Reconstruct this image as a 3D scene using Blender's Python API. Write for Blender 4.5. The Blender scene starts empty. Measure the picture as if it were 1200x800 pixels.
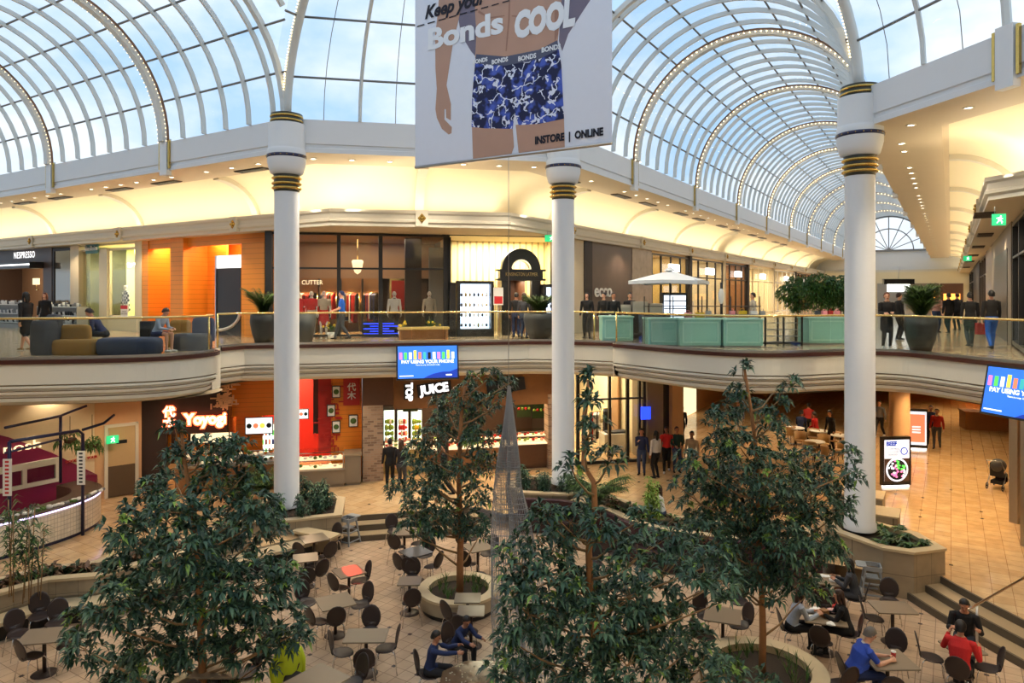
import bpy, math, random
import numpy as np
from mathutils import Vector, Matrix
random.seed(7)
PI = math.pi
SC = bpy.context.scene
COL = SC.collection
F = 821.0; CX = 600.0; HY = 345.0; CZ = 6.8          # focal length in pixels, horizon, eye height
EU = Vector((0.531, 0.8474, 0)); EV = Vector((-0.8474, 0.531, 0))   # the two mall axes
ZU = 5.12; ZS = -0.5                                   # upper floor, sunken court
def W(u, v, z=0.0):
    p = EU * u + EV * v; return Vector((p.x, p.y, z))
def UV(p): return (p.x * .531 + p.y * .8474, -p.x * .8474 + p.y * .531)
def G(px, py, z):                                      # pixel -> point on the horizontal plane z
    Y = (CZ - z) * F / (py - HY); return Vector(((px - CX) / F * Y, Y, z))
def D(px, py, Y): return Vector(((px - CX) / F * Y, Y, CZ - (py - HY) / F * Y))

# ---------------------------------------------------------------- materials
MATS = {}
def mat(name, col, rough=.6, metal=0, emit=0, ecol=None, var=0, vscale=8, bump=0, bscale=60, spec=None, alpha=None, coat=0, sss=0, trans=0):
    if name in MATS: return MATS[name]
    m = bpy.data.materials.new(name); m.use_nodes = True; nt = m.node_tree; b = nt.nodes['Principled BSDF']
    c = (*col, 1)
    b.inputs['Base Color'].default_value = c; b.inputs['Roughness'].default_value = rough; b.inputs['Metallic'].default_value = metal
    if spec is not None: b.inputs['Specular IOR Level'].default_value = spec
    if coat: b.inputs['Coat Weight'].default_value = coat
    if emit:
        b.inputs['Emission Color'].default_value = (*(ecol or col), 1); b.inputs['Emission Strength'].default_value = emit
    tc = nt.nodes.new('ShaderNodeTexCoord')
    n = nt.nodes.new('ShaderNodeTexNoise'); n.inputs['Scale'].default_value = vscale; n.inputs['Detail'].default_value = 4
    nt.links.new(tc.outputs['Object'], n.inputs['Vector'])
    if var:
        mx = nt.nodes.new('ShaderNodeMix'); mx.data_type = 'RGBA'
        mx.inputs[6].default_value = tuple(max(0, x * (1 - var)) for x in col) + (1,)
        mx.inputs[7].default_value = tuple(min(1, x * (1 + var)) for x in col) + (1,)
        nt.links.new(n.outputs['Fac'], mx.inputs[0]); nt.links.new(mx.outputs[2], b.inputs['Base Color'])
    else:
        mr = nt.nodes.new('ShaderNodeMapRange'); mr.inputs[3].default_value = max(0, rough - .04); mr.inputs[4].default_value = min(1, rough + .04)
        nt.links.new(n.outputs['Fac'], mr.inputs[0]); nt.links.new(mr.outputs[0], b.inputs['Roughness'])
    if bump:
        n2 = nt.nodes.new('ShaderNodeTexNoise'); n2.inputs['Scale'].default_value = bscale; nt.links.new(tc.outputs['Object'], n2.inputs['Vector'])
        bp = nt.nodes.new('ShaderNodeBump'); bp.inputs['Strength'].default_value = bump; bp.inputs['Distance'].default_value = .01
        nt.links.new(n2.outputs['Fac'], bp.inputs['Height']); nt.links.new(bp.outputs[0], b.inputs['Normal'])
    MATS[name] = m; return m
def sr(r, g, b):                                       # sRGB 0-255 -> linear
    f = lambda x: ((x / 255 + .055) / 1.055) ** 2.4 if x > 10 else x / 255 / 12.92
    return (f(r), f(g), f(b))
def glassmat(name, tint=(.8, .88, .88), gloss=.12, rough=.03):
    m = bpy.data.materials.new(name); m.use_nodes = True; nt = m.node_tree; nt.nodes.clear()
    o = nt.nodes.new('ShaderNodeOutputMaterial'); t = nt.nodes.new('ShaderNodeBsdfTransparent'); t.inputs[0].default_value = (*tint, 1)
    g = nt.nodes.new('ShaderNodeBsdfGlossy'); g.inputs['Roughness'].default_value = rough
    lw = nt.nodes.new('ShaderNodeLayerWeight'); lw.inputs[0].default_value = .35
    mr = nt.nodes.new('ShaderNodeMapRange'); mr.inputs[3].default_value = gloss * .4; mr.inputs[4].default_value = min(1, gloss * 2.5)
    nt.links.new(lw.outputs['Fresnel'], mr.inputs[0])
    x = nt.nodes.new('ShaderNodeMixShader'); nt.links.new(mr.outputs[0], x.inputs[0]); nt.links.new(t.outputs[0], x.inputs[1]); nt.links.new(g.outputs[0], x.inputs[2])
    nt.links.new(x.outputs[0], o.inputs[0]); MATS[name] = m; return m
def N(nt, typ, **kw):
    n = nt.nodes.new(typ)
    for k, v in kw.items(): setattr(n, k, v)
    return n
def tilemat(name, c1, c2, grout, size, rough=.25, dots=0, rot=math.atan2(.8474, .531), gw=.012, offset=0, varr=.12, w=1, h=1, vert=False, dp=.45):
    """square floor tiles laid on the mall axes, with small dark inset tiles on some corners"""
    m = bpy.data.materials.new(name); m.use_nodes = True; nt = m.node_tree; L = nt.links.new; b = nt.nodes['Principled BSDF']
    geo = N(nt, 'ShaderNodeNewGeometry'); mp = N(nt, 'ShaderNodeMapping'); mp.inputs['Rotation'].default_value = (0, 0, -rot)
    if vert:
        sx_ = N(nt, 'ShaderNodeSeparateXYZ'); L(geo.outputs['Position'], sx_.inputs[0]); a_ = N(nt, 'ShaderNodeMath', operation='ADD'); L(sx_.outputs[0], a_.inputs[0]); L(sx_.outputs[1], a_.inputs[1])
        cv = N(nt, 'ShaderNodeCombineXYZ'); L(a_.outputs[0], cv.inputs[0]); L(sx_.outputs[2], cv.inputs[1]); L(cv.outputs[0], mp.inputs[0]); mp.inputs['Rotation'].default_value = (0, 0, 0); mp.inputs['Location'].default_value = (0, .5, 0)
    else: L(geo.outputs['Position'], mp.inputs[0])
    br = N(nt, 'ShaderNodeTexBrick'); br.offset = offset; br.squash = 1
    br.inputs['Scale'].default_value = 1; br.inputs['Mortar Size'].default_value = gw; br.inputs['Mortar Smooth'].default_value = .1
    br.inputs['Brick Width'].default_value = size * w; br.inputs['Row Height'].default_value = size * h
    br.inputs['Color1'].default_value = (*c1, 1); br.inputs['Color2'].default_value = (*c2, 1); br.inputs['Mortar'].default_value = (*grout, 1)
    L(mp.outputs[0], br.inputs['Vector'])
    nz = N(nt, 'ShaderNodeTexNoise'); nz.inputs['Scale'].default_value = 3.5; nz.inputs['Detail'].default_value = 6; L(mp.outputs[0], nz.inputs['Vector'])
    mr = N(nt, 'ShaderNodeMapRange'); mr.inputs[1].default_value = .3; mr.inputs[2].default_value = .7; mr.inputs[3].default_value = 1 - varr; mr.inputs[4].default_value = 1 + varr
    L(nz.outputs['Fac'], mr.inputs[0])
    vm = N(nt, 'ShaderNodeVectorMath', operation='SCALE'); L(br.outputs['Color'], vm.inputs[0]); L(mr.outputs[0], vm.inputs['Scale'])
    last = vm.outputs[0]
    if dots:
        sc = N(nt, 'ShaderNodeVectorMath', operation='SCALE'); sc.inputs['Scale'].default_value = 1 / (size * dots); L(mp.outputs[0], sc.inputs[0])
        ad = N(nt, 'ShaderNodeVectorMath', operation='ADD'); ad.inputs[1].default_value = (.5, .5, .5); L(sc.outputs[0], ad.inputs[0])
        fl = N(nt, 'ShaderNodeVectorMath', operation='FLOOR'); L(ad.outputs[0], fl.inputs[0])
        df = N(nt, 'ShaderNodeVectorMath', operation='SUBTRACT'); L(sc.outputs[0], df.inputs[0]); L(fl.outputs[0], df.inputs[1])
        ab = N(nt, 'ShaderNodeVectorMath', operation='ABSOLUTE'); L(df.outputs[0], ab.inputs[0])
        sp = N(nt, 'ShaderNodeSeparateXYZ'); L(ab.outputs[0], sp.inputs[0])
        su = N(nt, 'ShaderNodeMath', operation='MAXIMUM'); L(sp.outputs[0], su.inputs[0]); L(sp.outputs[1], su.inputs[1])
        cl = N(nt, 'ShaderNodeMath', operation='LESS_THAN'); cl.inputs[1].default_value = .042 / (size * dots); L(su.outputs[0], cl.inputs[0])
        s2 = N(nt, 'ShaderNodeSeparateXYZ'); L(fl.outputs[0], s2.inputs[0])
        cb = N(nt, 'ShaderNodeCombineXYZ'); L(s2.outputs[0], cb.inputs[0]); L(s2.outputs[1], cb.inputs[1])
        wn = N(nt, 'ShaderNodeTexWhiteNoise'); L(cb.outputs[0], wn.inputs[0])
        g = N(nt, 'ShaderNodeMath', operation='GREATER_THAN'); g.inputs[1].default_value = dp; L(wn.outputs['Value'], g.inputs[0])
        mu = N(nt, 'ShaderNodeMath', operation='MULTIPLY'); L(cl.outputs[0], mu.inputs[0]); L(g.outputs[0], mu.inputs[1])
        mx = N(nt, 'ShaderNodeMix', data_type='RGBA'); L(mu.outputs[0], mx.inputs[0]); L(last, mx.inputs[6]); mx.inputs[7].default_value = (.035, .02, .02, 1)
        last = mx.outputs[2]
    L(last, b.inputs['Base Color'])
    b.inputs['Roughness'].default_value = rough
    bp = N(nt, 'ShaderNodeBump'); bp.inputs['Strength'].default_value = .25; bp.inputs['Distance'].default_value = .004; bp.invert = True
    L(br.outputs['Fac'], bp.inputs['Height']); L(bp.outputs[0], b.inputs['Normal'])
    MATS[name] = m; return m

# ---------------------------------------------------------------- mesh builder
class MB:
    def __init__(s): s.v = []; s.f = []; s.mi = []; s.sm = []
    def add(s, vs, fs, mi=0, smooth=False):
        o = len(s.v); s.v += [tuple(p) for p in vs]
        for f in fs: s.f.append(tuple(i + o for i in f)); s.mi.append(mi); s.sm.append(smooth)
        return s
    def box(s, x0, x1, y0, y1, z0, z1, mi=0, M=None):
        if x0 > x1: x0, x1 = x1, x0
        if y0 > y1: y0, y1 = y1, y0
        if z0 > z1: z0, z1 = z1, z0
        vs = [Vector(p) for p in ((x0, y0, z0), (x1, y0, z0), (x1, y1, z0), (x0, y1, z0), (x0, y0, z1), (x1, y0, z1), (x1, y1, z1), (x0, y1, z1))]
        if M: vs = [M @ p for p in vs]
        return s.add(vs, [(0, 3, 2, 1), (4, 5, 6, 7), (0, 1, 5, 4), (1, 2, 6, 5), (2, 3, 7, 6), (3, 0, 4, 7)], mi)
    def rbox(s, x0, x1, y0, y1, z0, z1, r=.02, mi=0, n=3):           # box with its upright edges rounded
        pts = []
        for cx, cy, a in ((x1 - r, y1 - r, 0), (x0 + r, y1 - r, 1), (x0 + r, y0 + r, 2), (x1 - r, y0 + r, 3)):
            for k in range(n + 1):
                t = (a + k / n) * PI / 2; pts.append((cx + r * math.cos(t), cy + r * math.sin(t)))
        return s.prism(pts, z0, z1, mi)
    def prism(s, pts, z0, z1, mi=0, mitop=None, M=None, smooth=False):   # pts ccw in xy
        n = len(pts); vs = [Vector((p[0], p[1], z0)) for p in pts] + [Vector((p[0], p[1], z1)) for p in pts]
        if M: vs = [M @ p for p in vs]
        o = len(s.v)
        s.add(vs, [(i, (i + 1) % n, n + (i + 1) % n, n + i) for i in range(n)], mi, smooth)
        s.f.append(tuple(o + i for i in reversed(range(n)))); s.mi.append(mi); s.sm.append(False)
        s.f.append(tuple(o + n + i for i in range(n))); s.mi.append(mi if mitop is None else mitop); s.sm.append(False)
        return s
    def tube(s, pts, r, n=8, mi=0, caps=True, smooth=True, closed=False):
        pts = [Vector(p) for p in pts]; m = len(pts)
        rs = r if isinstance(r, (list, tuple)) else [r] * m
        up = None; rings = []
        for i in range(m):
            a = pts[(i - 1) % m] if (closed or i > 0) else pts[i]; b = pts[(i + 1) % m] if (closed or i < m - 1) else pts[i]
            t = (b - a)
            if t.length < 1e-9: t = Vector((0, 0, 1))
            t.normalize()
            if up is None:
                up = Vector((0, 0, 1)) if abs(t.z) < .9 else Vector((1, 0, 0))
            x = t.cross(up)
            if x.length < 1e-6: x = t.cross(Vector((0, 1, 0)))
            x.normalize(); y = x.cross(t).normalized(); up = y
            rings.append([pts[i] + (x * math.cos(2 * PI * k / n) + y * math.sin(2 * PI * k / n)) * rs[i] for k in range(n)])
        vs = [p for rg in rings for p in rg]; fs = []
        for i in range(m if closed else m - 1):
            j = (i + 1) % m
            for k in range(n): fs.append((i * n + k, i * n + (k + 1) % n, j * n + (k + 1) % n, j * n + k))
        s.add(vs, fs, mi, smooth)
        if caps and not closed:
            o = len(s.v) - len(vs)
            s.f.append(tuple(o + k for k in reversed(range(n)))); s.mi.append(mi); s.sm.append(False)
            s.f.append(tuple(o + (m - 1) * n + k for k in range(n))); s.mi.append(mi); s.sm.append(False)
        return s
    def bar(s, a, b, w, h=None, mi=0):                               # rectangular bar a->b
        a = Vector(a); b = Vector(b); h = h or w; t = (b - a).normalized()
        up = Vector((0, 0, 1)) if abs(t.z) < .95 else Vector((0, 1, 0))
        x = t.cross(up).normalized(); y = x.cross(t)
        q = [x * sx * w / 2 + y * sy * h / 2 for sx, sy in ((-1, -1), (1, -1), (1, 1), (-1, 1))]
        vs = [a + p for p in q] + [b + p for p in q]
        return s.add(vs, [(0, 1, 2, 3), (7, 6, 5, 4), (0, 4, 5, 1), (1, 5, 6, 2), (2, 6, 7, 3), (3, 7, 4, 0)], mi)
    def lathe(s, prof, c=(0, 0, 0), n=24, mi=0, smooth=True, sx=1, sy=1, mis=None, a0=0, a1=2 * PI):
        c = Vector(c); vs = []; fs = []; full = abs(a1 - a0 - 2 * PI) < 1e-6; nn = n if full else n + 1
        for r, z in prof:
            for k in range(nn):
                a = a0 + (a1 - a0) * k / n; vs.append(c + Vector((r * math.cos(a) * sx, r * math.sin(a) * sy, z)))
        o = len(s.v); s.v += [tuple(p) for p in vs]
        for i in range(len(prof) - 1):
            for k in range(n):
                k2 = (k + 1) % nn if full else k + 1
                s.f.append((o + i * nn + k, o + i * nn + k2, o + (i + 1) * nn + k2, o + (i + 1) * nn + k))
                s.mi.append(mis[i] if mis else mi); s.sm.append(smooth)
        return s
    def ball(s, c, r, n=10, mi=0, sz=None, M=None):
        rx, ry, rz = r if isinstance(r, (tuple, list)) else (r, r, r); c = Vector(c); m = max(4, n * 2 // 3); vs = []; fs = []
        for i in range(m + 1):
            t = PI * i / m
            for k in range(n):
                a = 2 * PI * k / n; p = Vector((rx * math.sin(t) * math.cos(a), ry * math.sin(t) * math.sin(a), rz * math.cos(t)))
                if M: p = M @ p
                vs.append(c + p)
        for i in range(m):
            for k in range(n): fs.append((i * n + k, (i + 1) * n + k, (i + 1) * n + (k + 1) % n, i * n + (k + 1) % n))
        return s.add(vs, fs, mi, True)
    def sweep(s, path, prof, mi=0, closed=False, smooth=False, mis=None):
        """path: list of (x,y); prof: list of (offset to the left of travel, z)"""
        m = len(path); P = [Vector((p[0], p[1])) for p in path]; vs = []; k = len(prof)
        for i in range(m):
            d1 = (P[i] - P[i - 1]) if (i > 0 or closed) else (P[1] - P[0]); d2 = (P[(i + 1) % m] - P[i]) if (i < m - 1 or closed) else d1
            d1 = d1.normalized(); d2 = d2.normalized(); n1 = Vector((-d1.y, d1.x)); n2 = Vector((-d2.y, d2.x)); nn = n1 + n2
            nn = nn / max(.3, nn.length_squared / 2) if nn.length > 1e-6 else n1
            for o, z in prof: q = P[i] + nn * o; vs.append((q.x, q.y, z))
        o = len(s.v); s.v += vs
        for i in range(m if closed else m - 1):
            j = (i + 1) % m
            for a in range(k - 1):
                s.f.append((o + i * k + a, o + j * k + a, o + j * k + a + 1, o + i * k + a + 1)); s.mi.append(mis[a] if mis else mi); s.sm.append(smooth)
        return s
    def build(s, name, mats, parent=None, loc=None, rot=None, bevel=0, org=None):
        me = bpy.data.meshes.new(name)
        if org is not None:
            loc = lx = Vector(org); vs = [(a - lx.x, b - lx.y, c - lx.z) for a, b, c in s.v]
        else: vs = s.v
        me.from_pydata(vs, [], s.f)
        if not isinstance(mats, (list, tuple)): mats = [mats]
        for m in mats: me.materials.append(MATS[m] if isinstance(m, str) else m)
        me.polygons.foreach_set('material_index', s.mi); me.polygons.foreach_set('use_smooth', s.sm); me.update()
        ob = bpy.data.objects.new(name, me); COL.objects.link(ob)
        if parent: ob.parent = parent
        if loc is not None: ob.location = loc
        if rot is not None: ob.rotation_euler = (0, 0, rot)
        if bevel:
            md = ob.modifiers.new('b', 'BEVEL'); md.width = bevel; md.segments = 2; md.limit_method = 'ANGLE'
        return ob
def tag(o, label, cat, group=None):
    o['label'] = label; o['category'] = cat
    if group: o['group'] = group
    return o
def struct(o): o['kind'] = 'structure'; return o
def thing(name, label, cat, loc=(0, 0, 0), rz=0, group=None):
    o = bpy.data.objects.new(name, None); COL.objects.link(o); o.empty_display_size = .1; o.location = loc; o.rotation_euler = (0, 0, rz)
    return tag(o, label, cat, group)
def dup(root, loc, rz, label, group=None):
    def cp(o, par):
        c = o.copy(); COL.objects.link(c); c.parent = par
        for ch in list(o.children): cp(ch, c)
        return c
    r = cp(root, None); r.location = loc; r.rotation_euler = (0, 0, rz); r['label'] = label
    if group: r['group'] = group
    return r
def textmesh(name, body, size, m, parent=None, loc=(0, 0, 0), M=None, ext=.006, bold=0, shear=0, align='CENTER', sx=1, space=1):
    """lettering standing in the local xz plane, facing local -y"""
    cu = bpy.data.curves.new(name, 'FONT'); cu.body = body; cu.size = size; cu.extrude = ext; cu.offset = bold; cu.shear = shear
    cu.align_x = align; cu.align_y = 'CENTER'; cu.resolution_u = 3; cu.space_character = space
    t = bpy.data.objects.new(name + '_c', cu); COL.objects.link(t)
    bpy.context.view_layer.update()
    me = bpy.data.meshes.new_from_object(t.evaluated_get(bpy.context.evaluated_depsgraph_get()))
    bpy.data.objects.remove(t); bpy.data.curves.remove(cu)
    R = Matrix.Rotation(PI / 2, 4, 'X'); me.transform(Matrix.Diagonal((sx, 1, 1, 1))); me.transform(R)
    if M: me.transform(M)
    me.materials.clear(); me.materials.append(MATS[m]); me.name = name
    o = bpy.data.objects.new(name, me); COL.objects.link(o)
    if parent: o.parent = parent
    o.location = loc
    return o
# wall frames: local x to the right as seen from the court, local y into the wall, z up
class Fr:
    def __init__(s, o, d): s.o = Vector((o.x, o.y, 0)); s.d = Vector((d.x, d.y, 0)).normalized(); s.n = Vector((-s.d.y, s.d.x, 0)); s.rz = math.atan2(s.d.y, s.d.x)
    def P(s, px, py, off=0):                           # pixel -> (local x, z) on the plane y = off
        r = Vector(((px - CX) / F, 1, 0)); o = s.o + s.n * off
        t = (o.dot(s.n)) / r.dot(s.n); p = r * t
        return ((p - s.o).dot(s.d), CZ - (py - HY) / F * t)
    def X(s, px, off=0): return s.P(px, HY, off)[0]
    def w(s, x, y, z=0): p = s.o + s.d * x + s.n * y; return Vector((p.x, p.y, z))
    def root(s, name, label, cat, x=0, y=0, z=0, group=None): return thing(name, label, cat, s.w(x, y, z), s.rz, group)
S2 = math.sqrt(.5)
DC = EU * S2 - EV * S2                                 # direction along the chamfer, left to right
FC = Fr(W(19.75, 19.75), DC)                           # upper chamfer shopfronts   u+v=39.5
FL = Fr(W(17.9, 21.6), -EV)                            # upper left corridor shopfronts
FR_ = Fr(W(25.6, 13.9), EU)                            # upper right corridor, far side
FN = Fr(W(20, -1.7), -EU)                              # upper right corridor, near side
LC = Fr(W(18.75, 18.75), DC)                           # lower shop line  u+v=37.5
# ---------------------------------------------------------------- camera, view, world
cam = bpy.data.cameras.new('camera'); co = bpy.data.objects.new('camera', cam); COL.objects.link(co); SC.camera = co
co.location = (0, 0, CZ); co.rotation_euler = (PI / 2, 0, 0); cam.sensor_width = 36; cam.lens = 36 * F / 1200; cam.shift_y = -55 / 1200; cam.clip_end = 400
vs_ = SC.view_settings; vs_.view_transform = 'Standard'; vs_.look = 'None'; vs_.gamma = 1; vs_.use_curve_mapping = False; vs_.exposure = 0.32
wd = bpy.data.worlds.new('sky'); SC.world = wd; wd.use_nodes = True; nt = wd.node_tree; bg = nt.nodes['Background']
tc = nt.nodes.new('ShaderNodeTexCoord'); n1 = nt.nodes.new('ShaderNodeTexNoise'); n1.inputs['Scale'].default_value = 3.2; n1.inputs['Detail'].default_value = 6; n1.inputs['Roughness'].default_value = .55
mp_ = nt.nodes.new('ShaderNodeMapping'); mp_.inputs['Scale'].default_value = (1, 1, 1.8); nt.links.new(tc.outputs['Generated'], mp_.inputs[0]); nt.links.new(mp_.outputs[0], n1.inputs['Vector'])
rp = nt.nodes.new('ShaderNodeValToRGB'); rp.color_ramp.elements[0].position = .40; rp.color_ramp.elements[0].color = (*sr(172, 206, 238), 1)
rp.color_ramp.elements[1].position = .60; rp.color_ramp.elements[1].color = (*sr(236, 242, 248), 1)
nt.links.new(n1.outputs['Fac'], rp.inputs[0]); nt.links.new(rp.outputs[0], bg.inputs[0]); bg.inputs[1].default_value = 1.08
SC.cycles.max_bounces = 7; SC.cycles.diffuse_bounces = 3; SC.cycles.glossy_bounces = 3; SC.cycles.transparent_max_bounces = 24
SC.cycles.sample_clamp_indirect = 4; SC.cycles.use_denoising = True; SC.cycles.caustics_reflective = False; SC.cycles.caustics_refractive = False

# ---------------------------------------------------------------- shared materials
mat('cream', sr(222, 214, 196), .55, var=.03, vscale=1.5)
mat('cream_panel', sr(226, 221, 206), .5, var=.03, vscale=1.5)
mat('white', sr(226, 226, 226), .5, var=.02, vscale=2)
mat('vault_white', sr(215, 216, 212), .45, var=.03)
mat('gold', (.62, .42, .12), .25, 1, var=.15)
mat('brass', (.78, .6, .25), .22, 1, var=.1)
mat('dark_gold', (.05, .045, .03), .3, .6)
mat('navy', (.01, .013, .06), .3)
mat('soffit', sr(214, 196, 168), .6, var=.03, vscale=1.5)
mat('cove', sr(246, 232, 200), .7, var=.02)
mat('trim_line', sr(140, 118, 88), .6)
mat('maroon_trim', sr(72, 34, 26), .35, var=.15)
mat('vent', sr(72, 56, 44), .6, var=.1)
mat('chrome', (.75, .75, .76), .18, 1, var=.03)
mat('steel', (.5, .5, .5), .3, 1, var=.05)
mat('black', (.012, .012, .013), .35, var=.2)
mat('dark_metal', (.03, .027, .025), .35, .5, var=.2)
mat('glow_white', (1, .96, .88), emit=9, ecol=(1, .9, .72))
mat('glow_bulb', (1, .85, .6), emit=7, ecol=(1, .74, .36))
mat('stone', sr(158, 142, 116), .45, var=.10, vscale=5, bump=.1)
mat('coping', sr(196, 176, 140), .4, var=.08, vscale=6)
mat('soil', sr(50, 38, 26), .95, var=.5, vscale=30, bump=.6, bscale=40)
glassmat('roof_glass', (.9, .93, .95), .03)
glassmat('rail_glass', (.88, .92, .91), .05)
glassmat('shop_glass', (.93, .93, .92), .05)
tilemat('court_tile', sr(200, 172, 142), sr(184, 154, 124), sr(126, 98, 76), .29, rough=.36, dots=2, gw=.007, dp=.5)
tilemat('mall_tile', sr(214, 182, 138), sr(204, 168, 122), sr(150, 110, 76), .4, rough=.13, dots=2, gw=.005, dp=.8)
tilemat('upper_tile', sr(212, 190, 158), sr(196, 170, 136), sr(150, 120, 90), .6, rough=.14, gw=.008)
tilemat('stone_block', sr(160, 142, 116), sr(144, 128, 104), sr(104, 90, 72), .55, rough=.5, gw=.006, vert=True)

def pts(l): return [W(u, v) for u, v in l]
def area(name, loc, sx, sy, e, col=(1, .85, .62), rot=(0, 0, 0), spread=None):
    l = bpy.data.lights.new(name, 'AREA'); l.shape = 'RECTANGLE'; l.size = sx; l.size_y = sy; l.energy = e; l.color = col
    o = bpy.data.objects.new(name, l); COL.objects.link(o); o.location = loc; o.rotation_euler = rot; return o
def spot(name, loc, e, col=(1, .84, .6), ang=110, r=.06, rot=(0, 0, 0), blend=.6):
    l = bpy.data.lights.new(name, 'SPOT'); l.energy = e; l.color = col; l.spot_size = math.radians(ang); l.spot_blend = blend; l.shadow_soft_size = r
    o = bpy.data.objects.new(name, l); COL.objects.link(o); o.location = loc; o.rotation_euler = rot; return o
def point(name, loc, e, col=(1, .84, .6), r=.08):
    l = bpy.data.lights.new(name, 'POINT'); l.energy = e; l.color = col; l.shadow_soft_size = r
    o = bpy.data.objects.new(name, l); COL.objects.link(o); o.location = loc; return o

# ---------------------------------------------------------------- floors
def filled(name, loops, z, m, down=False, parent=None):
    import bmesh
    bm = bmesh.new(); ed = []
    for lp in loops:
        vv = [bm.verts.new((p.x, p.y, z)) for p in lp]
        ed += [bm.edges.new((vv[i], vv[(i + 1) % len(vv)])) for i in range(len(vv))]
    bmesh.ops.triangle_fill(bm, edges=ed, use_beauty=True, use_dissolve=False)
    for f in bm.faces:
        f.normal_update()
        if (f.normal.z < 0) != down: f.normal_flip()
    me = bpy.data.meshes.new(name); bm.to_mesh(me); bm.free(); me.materials.append(MATS[m])
    o = bpy.data.objects.new(name, me); COL.objects.link(o)
    if parent: o.parent = parent
    return o
def arc_between(pl, k=6):                              # Catmull-Rom through (u,v) points
    out = []; n = len(pl)
    for i in range(n - 1):
        p0 = pl[max(0, i - 1)]; p1 = pl[i]; p2 = pl[i + 1]; p3 = pl[min(n - 1, i + 2)]
        for j in range(k):
            t = j / k
            out.append(tuple(.5 * (2 * p1[a] + (p2[a] - p0[a]) * t + (2 * p0[a] - 5 * p1[a] + 4 * p2[a] - p3[a]) * t * t + (-p0[a] + 3 * p1[a] - 3 * p2[a] + p3[a]) * t ** 3) for a in (0, 1)))
    out.append(pl[-1]); return out
LEFTWALL = [(3, 17.6), (6.9, 17.3), (7.8, 17.2), (8.5, 16.5), (9.8, 16.3), (12, 15.9), (14.5, 15.15)]
BOOTH = arc_between([(17.9, 12.0), (18.8, 11.2), (19.25, 10.0), (19.0, 8.8), (18.45, 7.8), (18.15, 6.9), (18.2, 5.8), (18.5, 4.6), (19.2, 3.2), (19.3, 1.55), (19.3, .95)], 4)
STAIR0 = arc_between([(19.45, 1.05), (18.2, .05), (16.75, -1.3), (15.2, -2.9), (13.4, -4.7), (11.5, -6.5)], 5)   # foot of the right steps
def offs(pl, d):                                       # offset a (u,v) polyline towards +u-v
    return [(u + d * S2, v - d * S2) for u, v in pl]
STL0 = [(14.75, 15.2), (17.75, 12.2)]                   # foot of the centre steps
hole = LEFTWALL + [(14.5 + .9 * S2, 15.45 + .9 * S2), (17.75 + .9 * S2, 12.2 + .9 * S2)] + BOOTH[2:] + offs(STAIR0, .9) + [(-4, -6.5), (-6, 0), (-4, 17.6)]
outer = [(-14, -20), (110, -20), (110, 60), (-14, 60)]
struct(filled('floor', [pts(outer), pts(hole)], 0, 'mall_tile'))
struct(filled('floor_court', [pts([(-6, -8), (21, -8), (21, 19), (-6, 19)])], ZS, 'court_tile'))
w_ = MB(); w_.sweep([p[:2] for p in pts(LEFTWALL)], [(0, ZS), (0, 0.0)], 0)
struct(w_.build('wall_court', 'stone_block'))
def steps(name, base, d_dir, n=3):
    s = MB()
    for k in range(n):
        a = [(u + d_dir[0] * .45 * k, v + d_dir[1] * .45 * k) for u, v in base]; b = [(u + d_dir[0] * (.45 * n + .05), v + d_dir[1] * (.45 * n + .05)) for u, v in base]
        z1 = ZS + (k + 1) * (-ZS / n) - (.002 if k == n - 1 else 0)
        A = pts(a); B = pts(b)
        for i in range(len(A) - 1):
            p, q, r_, t = A[i], A[i + 1], B[i + 1], B[i]
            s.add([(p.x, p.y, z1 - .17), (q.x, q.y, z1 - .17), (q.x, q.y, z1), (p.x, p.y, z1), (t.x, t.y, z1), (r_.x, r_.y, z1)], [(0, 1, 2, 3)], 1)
            s.add([(p.x, p.y, z1), (q.x, q.y, z1), (r_.x, r_.y, z1), (t.x, t.y, z1)], [(0, 1, 2, 3)], 0)
            dv = (t - p).normalized() * .05; dv2 = (r_ - q).normalized() * .05
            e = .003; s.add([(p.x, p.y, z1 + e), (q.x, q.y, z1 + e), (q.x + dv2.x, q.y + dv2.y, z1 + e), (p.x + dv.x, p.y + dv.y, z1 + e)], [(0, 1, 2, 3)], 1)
    o = struct(s.build(name, ['step_top', 'step_edge'])); return o
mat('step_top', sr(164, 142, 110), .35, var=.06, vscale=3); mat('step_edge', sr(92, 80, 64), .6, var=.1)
steps('floor_steps_centre', STL0, (S2, S2), 3); steps('floor_steps_right', STAIR0, (S2, -S2), 3)

# ---------------------------------------------------------------- upper slab with its moulded edge
EDGE = [(2, 27), (5, 23.9), (8.2, 20.6)] + arc_between([(8.2, 20.6), (9.3, 19.4), (10.3, 18.5), (11.3, 18.05), (12.4, 18.15), (13.1, 18.6), (13.35, 19.25)], 5)[1:]
EDGE2 = [(13.9, 19.6), (14.9, 19.75), (21.7, 12.9)] + arc_between([(21.7, 12.9), (22.3, 11.6), (22.5, 9.95)], 4)[1:]
EDGE3 = arc_between([(22.1, 9.75), (21.6, 8.7), (20.9, 7.0), (20.6, 5.7), (20.75, 4.7), (21.4, 3.8), (22.5, 2.9), (23.2, 2.05), (23.3, 1.2), (22.9, .6)], 5) + [(20.8, -1.5), (17.5, -4.8), (14, -8.3)]
slabpath = EDGE + EDGE2 + EDGE3
slabout = [(14, -20), (110, -20), (110, 60), (2, 60)]
struct(filled('floor_upper', [pts(slabpath + slabout)], ZU, 'upper_tile'))
struct(filled('ceiling_lower', [pts([(u + .9 * (1 if u > 15 else .6), v + .9 * (.6 if v > 12 else 0)) for u, v in slabpath] + slabout)], 3.85, 'soffit', down=True))
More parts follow.
